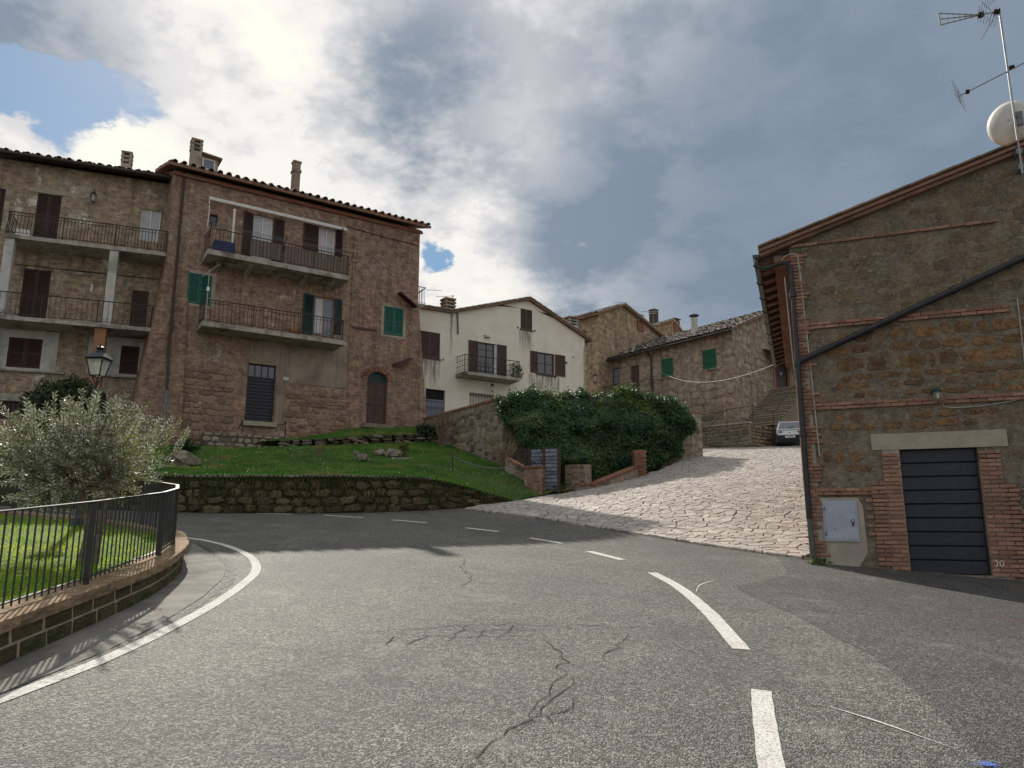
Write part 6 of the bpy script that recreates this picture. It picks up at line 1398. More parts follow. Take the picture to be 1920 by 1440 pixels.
# moss and grass tufts growing out of the wall
sm = rng.uniform(8.2, cum[-1] - .2, 9000); ii = np.clip(np.searchsorted(cum, sm), 1, len(RP) - 1); mz = rng.uniform(0, 1, len(sm)) ** .6
kk = (np.sin(sm * 2.1) * np.sin(sm * 5.3 + mz * 6) + rng.normal(0, .5, len(sm)) + mz * .9) > .35; cc = []
for q, i_, f_ in zip(sm[kk], ii[kk], mz[kk]):
    t, n = pathnorm(RP, int(i_)); p = RP[int(i_)] + n * (.05 - .06 * f_) - o0; cc.append((p.x, p.y, BASE[i_] + (TOPS[i_] + .03 - BASE[i_]) * f_))
obj('moss_tufts', npmesh('moss_tufts', *leafcloud(np.array(cc), len(cc), .045, np.array([[.2, -.7, .6]]), .5, .6, 9), ('moss_leaf',)), None, RW, kind='stuff')
# kerb along the top
s = 5.0
while s < cum[-1] - 3.2:
    w = random.uniform(.7, 1.0); p, t, n, i = along(RP, cum, s + w / 2); q = p - n * .16 - o0
    a0, a1 = np.interp([s, s + w], cum, TOPS)
    obj('kerb_stone', mm(BLOCKS[cnt % 4], 'kerb_stone'), None, RW, (q.x, q.y, (a0 + a1) / 2 + .02 + random.uniform(-.012, .012)), (0, -math.atan2(a1 - a0, w), math.atan2(t.y, t.x)), (w - .015, .26, .075)); s += w; cnt += 1
# ------------------------------------------------------------------ lawn
fb = [FB.uz(*q) for q in ((340, 846), (400, 845), (530, 840))]
LP = [(p.x, p.y, z - .02) for p, z in zip(rwp, rwt)]
LP += [tuple(FB.wld(u, -.3, z)) for u, z in fb] + [pt(*q) for q in ((600, 845, 28.5), (620, 870, 25.5), (450, 870, 24.5), (535, 839, 29.4), (660, 835, 30.9), (800, 832, 32.6), (760, 862, 27.5), (850, 870, 27.0), (930, 870, 29.0), (985, 893, 27.0), (1040, 915, 25.9), (1090, 920, 26.2))] + [(-18, 27, 4.3), (-16, 23, 3.7), (-12, 26, 4.2)]
LP += [(p.x, p.y, h1(p.x, p.y) + .025) for p in G([(985, 937), (1000, 932), (1025, 928), (1050, 924), (1070, 921)])] + [(at(1060, 915, 27.4).x, 27.4, at(1060, 915, 26.3).z + .1)]
hlawn = tps(LP, .002)
T0, T1, T2 = at(520, 840, 29.3), at(660, 835, 30.9), at(806, 830, 33.2)
wA, wB = at(800, 840, 34.6), at(985, 893, 27.6)
lpoly = [Vector((p.x, p.y, 0)) - Vector((0, .0, 0)) for p in RP[::8]] + [Vector((RP[-1].x, RP[-1].y, 0))] + G([(1000, 932), (1050, 924), (1088, 919)]) + [Vector((at(1100, 915, 27.6).x, 27.6, 0)), Vector((wB.x + .8, wB.y + .9, 0)), Vector((wB.x, wB.y + .6, 0)), Vector((wA.x, wA.y, 0)), Vector((T2.x, T2.y + .2, 0)), Vector((T1.x, T1.y + .2, 0)), Vector((T0.x, T0.y + .3, 0))] + [FB.wld(u, .1, 0) for u in (2.0, -1.0)] + [Vector((-18, 27, 0)), Vector((-19, 18.7, 0))]
lawn = sheet('lawn', lpoly, hlawn, .0, .5, 'lawn_soil', kind='structure')
# upper strip in front of house B and its little dry-stone wall
ub = [FB.uz(*q) for q in ((545, 826), (650, 806), (745, 802), (800, 800))]
UP = [(T0.x, T0.y, at(520, 826, 29.3).z), (T1.x, T1.y, at(660, 819, 30.9).z), (T2.x, T2.y, at(806, 814, 33.2).z)] + [tuple(FB.wld(u, -.1, z)) for u, z in ub]
hup = tps(UP, .01)
ul = sheet('upper_lawn', [Vector((T0.x, T0.y, 0)), Vector((T1.x, T1.y, 0)), Vector((T2.x, T2.y, 0)), FB.wld(uR + .9, .5, 0), FB.wld(up + .3, .0, 0), FB.wld(3.6, .0, 0)], hup, 0, .4, 'lawn_soil', kind='structure')
TW = thing('terrace_wall', 'short dry stone terrace wall on the lawn before the arched door', 'wall', Matrix.Translation((T0.x, T0.y, 0)), T0.z); cnt = 0
for P, Q in ((T0, T1), (T1, T2)):
    L = math.hypot(Q.x - P.x, Q.y - P.y); ang = math.atan2(Q.y - P.y, Q.x - P.x)
    for row in range(3):
        s = 0
        while s < L:
            w = random.uniform(.3, .65); f = (s + w / 2) / L; x, y = P.x + (Q.x - P.x) * f, P.y + (Q.y - P.y) * f
            zb, zt2 = float(hlawn(np.array([x]), np.array([y]))[0]), float(hup(np.array([x]), np.array([y]))[0]); hh = max(.1, (zt2 - zb) / 3)
            obj('stone', mm(random.choice(STONES), 'rubble_moss' if random.random() < .65 else 'rock'), None, TW, (x - T0.x, y - T0.y, zb + hh * (row + .45)), (0, random.uniform(-.1, .1), ang), (w - .02, .12, hh * 1.05)); s += w
# plinth of stones and steps under the blue-black door
pa = FB.uz(383, 825, -.8)[0]; pb_ = FB.uz(532, 825, -.8)[0]; pz = FB.uz(480, 815, -.8)[1]
m = MB(); m.box(pa, pb_, -.8, -.2, 3.6, pz); m.build('plinth', 'stone_grey', B)
stones(B, (lambda u, z: (u, -.805, z), 0.0), [(pa, pb_, pz - .75, pz)], 'stone_pale', (.25, .5), (.16, .26), .05, prob=.9, limit=60)
for px_ in (455, 536):
    a = FB.uz(px_, 788, -.75); m = MB(); m.tube([(a[0], -.75, pz - .3), (a[0], -.75, a[1])], .025, 6); m.tube([(a[0], -.75, a[1] - .05), (a[0], -.1, a[1] - .3)], .02, 5); m.build('rusty_rail', 'iron_rust', B)
# ------------------------------------------------------------------ grass
def scatter(poly, n, wt=None):
    xs = [p[0] for p in poly]; ys = [p[1] for p in poly]
    x = rng.uniform(min(xs), max(xs), n * 2); y = rng.uniform(min(ys), max(ys), n * 2); k = inpoly(x, y, poly)
    if wt is not None: k &= rng.uniform(size=len(x)) < wt(x, y)
    return x[k][:n], y[k][:n]
def blades(x, y, f, h, w, lean=.5):
    n = len(x); z = f(x, y); a = rng.uniform(0, 6.283, n); hh = h * rng.uniform(.5, 1.3, n); d = np.c_[np.cos(a), np.sin(a), 0 * a]; s = np.c_[-np.sin(a), np.cos(a), 0 * a]; c = np.c_[x, y, z - .005]
    ln = rng.uniform(.1, lean * 1.6, n)[:, None]
    V = np.stack([c - s * w, c + s * w, c + d * (hh[:, None] * ln) + np.c_[0 * a, 0 * a, hh]], 1).reshape(-1, 3); return V, np.arange(3 * n).reshape(n, 3)
lp2 = [(p.x, p.y) for p in lpoly]
def chunks(x, y, f, fun, *a):                      # evaluate the height in slices
    Vs, Fs, o = [], [], 0
    for i in range(0, len(x), 6000):
        V, F = fun(x[i:i + 6000], y[i:i + 6000], f, *a); Vs.append(V); Fs.append(F + o); o += len(V)
    return np.concatenate(Vs), np.concatenate(Fs)
x, y = scatter(lp2, 85000, lambda x, y: np.clip((x + 14) / 4, .15, 1)); k = x > -13
obj('grass', npmesh('grass', *chunks(x[k], y[k], hlawn, blades, .075, .016), ('grass_far',)), None, lawn, kind='stuff')
x, y = scatter([(v[0], v[1]) for v in [(T0.x, T0.y), (T1.x, T1.y), (T2.x, T2.y)] + [tuple(FB.wld(u, -.1, 0))[:2] for u in (uR + .8, up, 3.8)]], 9000)
obj('grass', npmesh('grass', *chunks(x, y, hup, blades, .09, .016), ('grass_far',)), None, ul, kind='stuff')
x, y = scatter(lp2, 1500, lambda x, y: ((x < -6) | (rng.uniform(size=len(x)) < .2)) & (rng.uniform(size=len(x)) < .5)); z = hlawn(x, y) + .06; cz5 = np.c_[x, y, z]
V, F = leafcloud(cz5, len(x), .018, np.array([[0, -.4, .9]]), .8, 1.0, 5); obj('daisies', npmesh('daisies', V, F, ('daisy',)), None, lawn, kind='stuff')
# ------------------------------------------------------------------ garden wall, ivy, gate, low brick walls
zgw = at(797, 783, 35.0).z
def yat(px, py, z): d = ray(px, py); t = (z - EYE.z) / d.z; return EYE + d * t
W0, W1 = yat(795, 783, zgw), yat(928, 747, zgw); W3 = yat(1314, 771, zgw); dirw = (W1 - W0).normalized(); W1 = W1 + dirw * .6; print('garden wall', W0, W1, W3)
GW = thing('garden_wall', 'tall brown plastered garden wall with brick coping left of the ivy', 'wall', Matrix.Translation((W1.x, W1.y, 0)), 3.6)
def wallseg(P, Q, z0, z1, th, root, org, mat, name):
    d = Vector((Q.x - P.x, Q.y - P.y, 0)).normalized(); n = Vector((-d.y, d.x, 0)) * th; m = MB(); a, b = Vector((P.x, P.y, 0)) - org, Vector((Q.x, Q.y, 0)) - org
    zz0, zz1 = (z0 if isinstance(z0, tuple) else (z0, z0)), (z1 if isinstance(z1, tuple) else (z1, z1))
    m.hexa([(a.x, a.y, zz0[0]), (b.x, b.y, zz0[1]), (b.x + n.x, b.y + n.y, zz0[1]), (a.x + n.x, a.y + n.y, zz0[0]), (a.x, a.y, zz1[0]), (b.x, b.y, zz1[1]), (b.x + n.x, b.y + n.y, zz1[1]), (a.x + n.x, a.y + n.y, zz1[0])]); return m.build(name, mat, root)
og = Vector((W1.x, W1.y, 0))
wallseg(W0, W1, 3.0, zgw - .12, .4, GW, og, 'wall_garden', 'wall_left'); wallseg(W1, W3, 2.5, zgw - .12, .4, GW, og, 'wall_garden', 'wall_street')
def copingbricks(P, Q, zP, zQ, th, root, org, mat, pitch=.13, over=.05, h=.11):
    L = math.hypot(Q.x - P.x, Q.y - P.y); n = max(2, int(L / pitch)); d = Vector((Q.x - P.x, Q.y - P.y, 0)) / L; nn = Vector((-d.y, d.x, 0))
    for i in range(n):
        f = (i + .5) / n; p = Vector((P.x + (Q.x - P.x) * f, P.y + (Q.y - P.y) * f, 0)) + nn * th / 2 - org
        obj('coping_brick', mm(BRICK, mat), None, root, (p.x, p.y, zP + (zQ - zP) * f), (0, -math.atan2(zQ - zP, L), math.atan2(d.y, d.x)), (L / n - .014, th + 2 * over, h))
copingbricks(W0, W1, zgw - .06, zgw - .06, .4, GW, og, 'brick_old', .26); copingbricks(W1.lerp(W3, .93), W3, zgw - .06, zgw - .06, .4, GW, og, 'brick_old', .26)
cl = W3 + Vector((.02, .1, 0)); 
stones(GW, (lambda u, z: tuple(Vector((W0.x, W0.y, 0)) + Vector((dirw.x, dirw.y, 0)) * u + Vector((dirw.y, -dirw.x, 0)) * .005 + Vector((0, 0, z)) - og), math.atan2(dirw.y, dirw.x)), [(.4, (W1 - W0).length - .2, 3.6, zgw - .4)], 'stone_grey', (.22, .45), (.15, .26), .035, prob=.30, limit=110)
# ivy
ipoly = [(926, 752), (945, 742), (1000, 735), (1060, 739), (1100, 742), (1150, 738), (1185, 730), (1230, 742), (1265, 757), (1300, 777), (1298, 800), (1280, 832), (1262, 858), (1225, 872), (1205, 850), (1190, 872), (1150, 892), (1110, 898), (1085, 888), (1068, 872), (1045, 862), (1040, 850), (996, 850), (985, 822), (960, 795)]
dw = (W3 - W1)
def ivyY(px, py):
    t = np.clip((px - 930) / 380, 0, 1); top = W1.y + (W3.y - W1.y) * t - .15
    fr = np.interp(px, [930, 985, 1060, 1200, 1300], [W1.y - .3, 27.6, 27.3, 29.9, 33.0])
    s = np.clip((py - 748) / 115, 0, 1); s = s ** .75
    return top + (np.minimum(fr, top - .25) - top) * s
IV = thing('ivy', 'dense dark green ivy mass hanging over the garden wall', 'ivy', Matrix.Translation((W1.x, W1.y, 0)), 3.0)
def ivyleaves(n, seed, dpt, size, poly, backlit=False):
    g = np.random.default_rng(seed); px = g.uniform(920, 1310, n * 3); py = g.uniform(715, 905, n * 3)
    jx = px + 7 * np.sin(py * .13 + 1) + g.normal(0, 4, n * 3); jy = py + 4 * np.sin(px * .071) + 3 * np.sin(px * .19 + 1) + g.normal(0, 4, n * 3)
    k = inpoly(jx, jy, poly); px, py = px[k][:n], py[k][:n]
    cl_ = np.zeros(len(px)); gb = np.random.default_rng(77)
    for i in range(150):                               # overlapping leafy clumps of unequal size
        bx, by, br, bw = gb.uniform(925, 1305), gb.uniform(735, 890), gb.uniform(7, 26), gb.uniform(-.25, .5); cl_ = np.maximum(cl_ * .999, 0) + bw * np.exp(-((px - bx) ** 2 + ((py - by) * 1.15) ** 2) / br ** 2) if bw > 0 else cl_ + bw * np.exp(-((px - bx) ** 2 + (py - by) ** 2) / br ** 2)
    cl_ = np.clip(cl_, -.3, .75)
    Y = ivyY(px, py) - .25 - cl_ + g.uniform(0, dpt, len(px)) ** 1.0
    d = np.stack([(px - 960) / FPX, math.cos(PITCH) - (720 - py) / FPX * math.sin(PITCH), math.sin(PITCH) + (720 - py) / FPX * math.cos(PITCH)], 1)
    C_ = np.array(EYE)[None] + d * (Y / d[:, 1])[:, None] - np.array([[W1.x, W1.y, 0]])
    return leafcloud(C_, len(C_), size, np.array([[-.15, -.75, .62]]), .55, .75, seed)
obj('leaves', npmesh('leaves', *ivyleaves(36000, 3, .35, .056, ipoly), ('ivy_leaf',)), None, IV)
obj('inner_leaves', npmesh('inner_leaves', *ivyleaves(9000, 4, .5, .15, ipoly), ('ivy_leaf',)), None, IV).location.y += .35
tpoly = [(930, 750), (945, 738), (1000, 729), (1015, 722), (1060, 733), (1100, 732), (1150, 730), (1180, 722), (1200, 705), (1212, 722), (1235, 738), (1265, 751), (1302, 775), (1296, 784), (1260, 764), (1225, 750), (1150, 746), (1060, 747), (1000, 743), (950, 752)]
obj('backlit_leaves', npmesh('backlit_leaves', *ivyleaves(3400, 6, .5, .048, tpoly), ('leaf_pale',)), None, IV)  # top sprigs in a paler green: backlight put into the leaf colour
for i in range(9):
    px_ = random.uniform(960, 1280); py_ = random.uniform(750, 790); q = []
    for k in range(7):
        yy = py_ + k * random.uniform(9, 14); xx = px_ + k * random.uniform(-3, 6); p = at(xx, yy, float(ivyY(np.array(xx), np.array(yy))) - .12); q.append((p.x - W1.x, p.y - W1.y, p.z))
    m = MB(); m.tube(smoothpath(q, .3), .009, 4); m.build('stem', 'twig', IV)
# gate of grey-blue boards
gp0, gp1 = at(995, 914, 26.6), at(1046, 916, 26.2); zg0 = at(1020, 917, 26.3).z - .05; zg1 = at(1020, 842, 26.4).z
ga = math.degrees(math.atan2(gp1.y - gp0.y, gp1.x - gp0.x)); FG = Frame(995, 914, 26.6, ga); gL = (gp1 - gp0).length
GT = thing('plank_gate', 'weathered grey blue double plank gate under the ivy', 'gate', FG.M, zg0)
for a, b in ((.0, gL * .47), (gL * .53, gL)): plankdoor(GT, a, b, zg0 + .02, zg1, 0, 'plank_blue', 11, True, .05, .012, 'gate_leaf')
for a in (-.05, gL * .5, gL + .05):
    m = MB(); m.box(a - .04, a + .04, -.03, .07, zg0 - .3, zg1 + .05); m.build('gate_post', 'iron_rust', GT)
m = MB(); m.box(-1.2, -.1, .1, .5, zg0 - .5, zg1 + .1); m.box(gL + .1, gL + 2.2, .3, .7, zg0 - .8, zg0 + 1.0); 
wallG = thing('gate_wall', 'rough brown masonry wall either side of the plank gate', 'wall', FG.M, zg0 - .3)
m = MB(); m.box(gL + .1, gL + 1.0, .55, .9, zg0 - .8, zg0 + .95); m.build('right_wall', 'wall_garden', wallG)
stones(wallG, (lambda u, z: (u, .545, z), 0.0), [(gL + .15, gL + .95, zg0 - .2, zg0 + .9)], 'stone_grey', (.2, .4), (.14, .24), .03, prob=.8, limit=40)
pq = FG.uz(984, 890, -.25); pw = FG.uz(1018, 890, -.25); pt_ = FG.uz(1000, 878, -.25)[1]
m = MB(); m.box(pq[0], pw[0], -.3, .0, zg0 - .3, pt_); m.build('gate_pier', 'wall_b_pier', wallG)
obj('coping_brick', mm(BRICK, 'brick_old'), None, wallG, ((pq[0] + pw[0]) / 2, -.15, pt_ + .04), None, (pw[0] - pq[0] + .08, .4, .08))
for i in range(5): obj('coping_brick', mm(BRICK, 'brick_old'), None, wallG, (pq[0] - .1 - .17 * i, .0 + .05 * i, pt_ + .06 + .085 * i), (0, R(25), 0), (.2, .4, .09))
m = MB(); m.hexa([(pq[0] - .9, .02, zg0 - .3), (pq[0], -.02, zg0 - .3), (pq[0], .3, zg0 - .3), (pq[0] - .9, .4, zg0 - .3), (pq[0] - .9, .02, pt_ + .4), (pq[0], -.02, pt_ + .02), (pq[0], .3, pt_ + .02), (pq[0] - .9, .4, pt_ + .4)]); m.build('left_wing', 'wall_garden', wallG)
# low wall with brick-on-edge coping beside the street
lw = G([(1086, 922), (1117, 917), (1160, 906), (1200, 895)]); ltop = [at(a, b, p.y).z for (a, b), p in zip(((1086, 905), (1114, 905), (1160, 888), (1200, 872)), lw)]
LW = thing('low_brick_coped_wall', 'low lichen stained wall with sloping brick coping and end pillar beside stone street', 'wall', Matrix.Translation((lw[0].x, lw[0].y, 0)), h1(lw[0].x, lw[0].y))
for i in range(3):
    P, Q = lw[i], lw[i + 1]; wallseg(P, Q, (h1(P.x, P.y) - .3, h1(Q.x, Q.y) - .3), (ltop[i] - .11, ltop[i + 1] - .11) if i else (ltop[0] - .11, ltop[0] - .11), .3, LW, lw[0], 'stone_pale', 'wall_body')
    copingbricks(P, Q, (ltop[i] if i else ltop[0]) - .05, (ltop[i + 1] if i else ltop[0]) - .05, .3, LW, lw[0], 'brick_old', .085)
pp_ = lw[3]; zpt = at(1203, 845, pp_.y).z; m = MB(); q = pp_ - lw[0]; m.box(q.x - .2, q.x + .24, q.y - .08, q.y + .36, h1(pp_.x, pp_.y) - .3, zpt - .06); m.build('pillar_core', 'brick_mortar', LW)
z = h1(pp_.x, pp_.y); k = 0
while z < zpt - .05:
    for j in range(2): obj('pillar_brick', mm(BRICK, 'brick_old'), None, LW, (q.x - .1 + .23 * j + (.03 if k % 2 else -.02), q.y - .09, z), None, (.22, .06, .058))
    for j in range(2): obj('pillar_brick', mm(BRICK, 'brick_old'), None, LW, (q.x - .21, q.y + .03 + .22 * j, z), None, (.06, .2, .058))
    z += .075; k += 1
obj('pillar_cap', mm(BLOCKS[1], 'brick_old'), None, LW, (q.x + .02, q.y + .14, zpt - .02), None, (.52, .52, .08))
# ------------------------------------------------------------------ small things on the lawn
def hl(x, y): return float(hlawn(np.array([x]), np.array([y]))[0])
RF = thing('rope_fence', 'short green metal posts with a sagging rope on the lawn', 'fence', Matrix.Translation(ground(848, 886, hlawn, 15, 40)), 0)
g0 = ground(848, 886, hlawn, 15, 40); g1 = ground(984, 897, hlawn, 15, 40); o0 = g0.copy()
RF.location.z = hl(g0.x, g0.y); ZB[RF.name] = RF.location.z
tops = []
for g, py in ((g0, (848, 853)), (g1, (984, 868))):
    z0, z1 = hl(g.x, g.y), at(*py, g.y).z; q = g - o0; m = MB(); m.tube([(q.x, q.y, z0 - .05), (q.x, q.y, z1)], .022, 6); m.build('post', 'green_dark', RF); tops.append(Vector((q.x, q.y, z1 - .04)))
m = MB(); m.tube(catenary(tops[0], tops[1], .28), .018, 5); m.build('rope', 'grey_pipe', RF)
def rockmesh(seed):
    bm = bmesh.new(); bmesh.ops.create_icosphere(bm, subdivisions=2, radius=.5); r = random.Random(seed)
    from mathutils import noise as mn
    for v in bm.verts: v.co *= 1 + .55 * mn.noise(v.co * 2.2 + Vector((seed * 3.1, 0, 0))); v.co.z *= .7
    me = bpy.data.meshes.new('rock'); bm.to_mesh(me); bm.free(); return me
ROCKS = [mm(rockmesh(i), 'rock') for i in range(5)]
for px_, py_, w, lab in ((680, 861, .62, 'dark angular rock lying alone on the lawn'), (712, 850, .55, 'pale rock at the left of the little flower bed'), (738, 853, .7, 'squat brown stump-like rock behind the flower bed stones'), (668, 848, .3, None), (345, 868, 1.0, 'large brown boulder at the left edge of the lawn')):
    g = ground(px_, py_ + 4, hlawn, 15, 40); o = obj('rock', random.choice(ROCKS), None, None, (g.x, g.y, hl(g.x, g.y) + w * .18), (0, 0, random.uniform(0, 6)), (w, w * .8, w * .8)); tag(o, lab or 'small grey rock behind the dark angular rock', 'rock')
for i, px_ in enumerate((738, 744, 750, 757, 763, 770)):
    g = ground(px_, 862 + (i % 2), hlawn, 15, 40); o = obj('edging_stone', mm(ROCKS[i % 5], 'stone_pale'), None, None, (g.x, g.y, hl(g.x, g.y) + .04), (0, 0, i * 1.7), (.16, .13, .14)); tag(o, 'small pale stone edging the flower bed on the lawn', 'stone', 'pale stones edging the flower bed')
def shrub(name, label, px_, py_, f, n, h, spread, leafn=0, leafmat='ivy_leaf', tw='twig', lsize=.05, cat='shrub', r=.01, arch=.3):
    g = ground(px_, py_, f, 15, 45); z0 = float(f(np.array([g.x]), np.array([g.y]))[0]); t = thing(name, label, cat, Matrix.Translation((g.x, g.y, 0)), z0); m = MB(); tips = []
    for i in range(n):
        a = random.uniform(0, 6.28); s = random.uniform(.2, 1) * spread; hh = h * random.uniform(.6, 1.05); b = (random.uniform(-.1, .1), random.uniform(-.1, .1))
        P = [(b[0], b[1], z0 - .03), (b[0] + s * .3 * math.cos(a), b[1] + s * .3 * math.sin(a), z0 + hh * .5), (b[0] + s * math.cos(a), b[1] + s * math.sin(a), z0 + hh)]
        m.tube(smoothpath(P, h / 5), r, 4); tips.append(P)
    m.build('stems', tw, t)
    if leafn:
        C_ = []
        for i in range(leafn):
            P = random.choice(tips); f_ = random.uniform(.35, 1.02); q = Vector(P[1]).lerp(Vector(P[2]), f_) if f_ > .5 else Vector(P[0]).lerp(Vector(P[1]), f_ * 2); C_.append(tuple(q + Vector((random.gauss(0, .07), random.gauss(0, .07), random.gauss(0, .06))) * (lsize / .05)))
        obj('foliage', npmesh('foliage', *leafcloud(np.array(C_), leafn, lsize, seed=leafn), (leafmat,)), None, t)
    return t
shrub('bare_shrub', 'tall bundle of bare upright twigs against the garden wall', 828, 838, hlawn, 46, 1.6, .55, r=.014)
shrub('bare_shrub', 'leafless yellowish twig shrub by the wing of the plank gate', 945, 880, hlawn, 34, 1.15, .7, 160, 'leaf_pale', lsize=.035)
shrub('round_shrub', 'small round dark green shrub at the foot of the brown house corner', 800, 830, hlawn, 24, .75, .45, 1300, 'bush_leaf', lsize=.07)
shrub('leafy_plant', 'tiny green plant growing inside the flower bed on lawn', 757, 856, hlawn, 10, .5, .22, 220, 'leaf_pale', lsize=.05)
shrub('small_twig_plant', 'thin low bare twig plant in the middle of the lawn', 600, 858, hlawn, 12, .55, .35, 40, 'ivy_leaf', lsize=.03)
# spiky plant
g = ground(348, 850, hlawn, 15, 40); z0 = hl(g.x, g.y); sp = thing('spiky_plant', 'dark green spiky leaved plant against the battered house corner', 'plant', Matrix.Translation((g.x, g.y, 0)), z0); m = MB()
for i in range(60):
    a = random.uniform(0, 6.28); e_ = random.uniform(.25, 1.35); L = random.uniform(.45, .8); d = Vector((math.cos(a) * math.cos(e_), math.sin(a) * math.cos(e_), math.sin(e_))); s = Vector((-math.sin(a), math.cos(a), 0)) * .03
    q = Vector((0, 0, z0)); mid = q + d * L * .55; tip = q + d * L - Vector((0, 0, .1)); m.add([q - s, q + s, mid + s, tip, mid - s], [(0, 1, 2, 3, 4)])
m.build('leaves', 'ivy_leaf', sp)
# big dark evergreen bush at house A
g = Vector((at(130, 745, 26.0).x, 26.0, 0)); z0 = 3.9; BU = thing('evergreen_bush', 'rounded dark evergreen bush in front of the long house, behind the lamp', 'bush', Matrix.Translation((g.x, g.y, 0)), z0)
zt6 = at(130, 712, 26).z; hw = 82 * 26 / 1350; m = MB()
for i in range(30):
    a = random.uniform(0, 6.28); s = random.uniform(.3, 1.0); m.tube(smoothpath([(0, 0, z0), (s * .4 * hw * math.cos(a), s * .4 * math.sin(a), z0 + (zt6 - z0) * .5), (s * hw * math.cos(a), s * math.sin(a), z0 + (zt6 - z0) * random.uniform(.6, .95))], .4), .025, 4)
m.build('stems', 'twig', BU); n = 11000; u = rng.normal(size=(n, 3)); u /= np.linalg.norm(u, axis=1)[:, None]; r_ = rng.uniform(.55, 1.0, n) ** .5 * (1 + .12 * np.sin(u[:, 0] * 9) * np.sin(u[:, 2] * 8 + 1) + rng.normal(0, .05, n))
cc = u * r_[:, None] * np.array([hw, 1.2, (zt6 - z0) * .5]) + np.array([0, 0, z0 + (zt6 - z0) * .5]); obj('foliage', npmesh('foliage', *leafcloud(cc, n, .085, u, .35, .4, 8), ('bush_leaf',)), None, BU)
# weeds at the foot of the drainpipe
g = FH.wld(jx + .05, -.18, 0); z0 = h1(g.x, g.y); wv = thing('weed', 'small green weed growing at the foot of the black drainpipe', 'weed', Matrix.Translation((g.x, g.y, 0)), z0)
cc = np.c_[rng.normal(.05, .1, 90), rng.normal(0, .05, 90), z0 + rng.uniform(0, .11, 90)]; obj('leaves', npmesh('leaves', *leafcloud(cc, 90, .03, np.array([[0, -.3, .9]]), .5, .7, 2), ('leaf_pale',)), None, wv)
# ------------------------------------------------------------------ planter wall, fence, olive, lamp
PH = lambda x, y: float(hlow(np.array([x]), np.array([y]))[0]) + .33
pcum = [0.0]
for a, b in zip(PP, PP[1:]): pcum.append(pcum[-1] + (b - a).length)
PW = thing('planter_wall', 'low curved wall of tuff blocks with pale coping round the olive bed', 'wall', Matrix.Translation((PP[0].x, PP[0].y, 0)), h1(PP[0].x, PP[0].y)); po = PP[0].copy()
def pn(s): p, t, n, i = along(PP, pcum, s); return p, t, n
m = MB(); vs = []
for i, p in enumerate(PP):
    t, n = pathnorm(PP, i); b = h1(p.x, p.y)
    for off, z in ((-.004, b - .2), (-.004, b + .252), (-.27, b + .252), (-.27, b - .2)): q = p + n * off - po; vs.append((q.x, q.y, z))
m.add(vs, [(4 * i + a, 4 * i + 4 + a, 4 * i + 5 + a, 4 * i + a + 1) for i in range(len(PP) - 1) for a in range(3)]); m.build('mortar_core', 'mortar', PW)
k = 0
for row, (z0, hh) in enumerate(((.0, .114), (.133, .114))):
    s = 1.5 + row * .2
    while s < pcum[-1] - .5:
        w = random.uniform(.36, .46); p, t, n = pn(s + w / 2); q = p - n * .115 - po; b = h1(p.x, p.y); sl_a = math.atan2(h1(*(p + t * .2)[:2]) - h1(*(p - t * .2)[:2]), .4)
        obj('block', mm(BLOCKS[k % 4], 'tuff_block'), None, PW, (q.x, q.y, b + z0 + hh / 2 + .003), (0, -sl_a, math.atan2(t.y, t.x)), (w - .028, .24 + random.uniform(0, .012), hh)); s += w; k += 1
s = 1.5
while s < pcum[-1] - .5:
    w = random.uniform(.42, .5); p, t, n = pn(s + w / 2); q = p - n * .12 - po; b = h1(p.x, p.y); sl_a = math.atan2(h1(*(p + t * .2)[:2]) - h1(*(p - t * .2)[:2]), .4)
    obj('coping', mm(BLOCKS[k % 4], 'tuff_coping'), None, PW, (q.x, q.y, b + .30), (0, -sl_a, math.atan2(t.y, t.x)), (w + .012, .36, .095)); s += w; k += 1
print('pfoot', [tuple(round(q, 2) for q in p) for p in pfoot])
# soil + lawn inside
hpl = lambda x, y: hlow(x, y) + .28
inner = [p - pathnorm(PP, i)[1] * .2 for i, p in enumerate(PP)][::6]
ppoly = [Vector((p.x, p.y, 0)) for p in inner] + [Vector((-16, 12, 0)), Vector((-16, 0, 0)), Vector((-8, -.5, 0))]
bed = sheet('planter_lawn', ppoly, hpl, 0, .5, 'bed_soil', kind='structure'); pp2 = [(p.x, p.y) for p in ppoly]
wt = lambda x, y: np.clip(9.0 / (x * x + y * y) * 9, .12, 1) * (y > 2.5) * (x > -11)
x, y = scatter(pp2, 80000, wt); V, F = chunks(x, y, hpl, blades, .05, .0055, .8)
obj('grass', npmesh('grass', V, F, ('grass',)), None, bed, kind='stuff')
x, y = scatter(pp2, 26000, wt); c_ = np.c_[x, y, np.concatenate([hpl(x[i:i + 6000], y[i:i + 6000]) for i in range(0, len(x), 6000)]) + rng.uniform(.01, .05, len(x))]
obj('clover', npmesh('clover', *leafcloud(c_, len(c_), .016, np.array([[0, 0, 1.0]]), .72, .85, 4), ('grass',)), None, bed, kind='stuff')
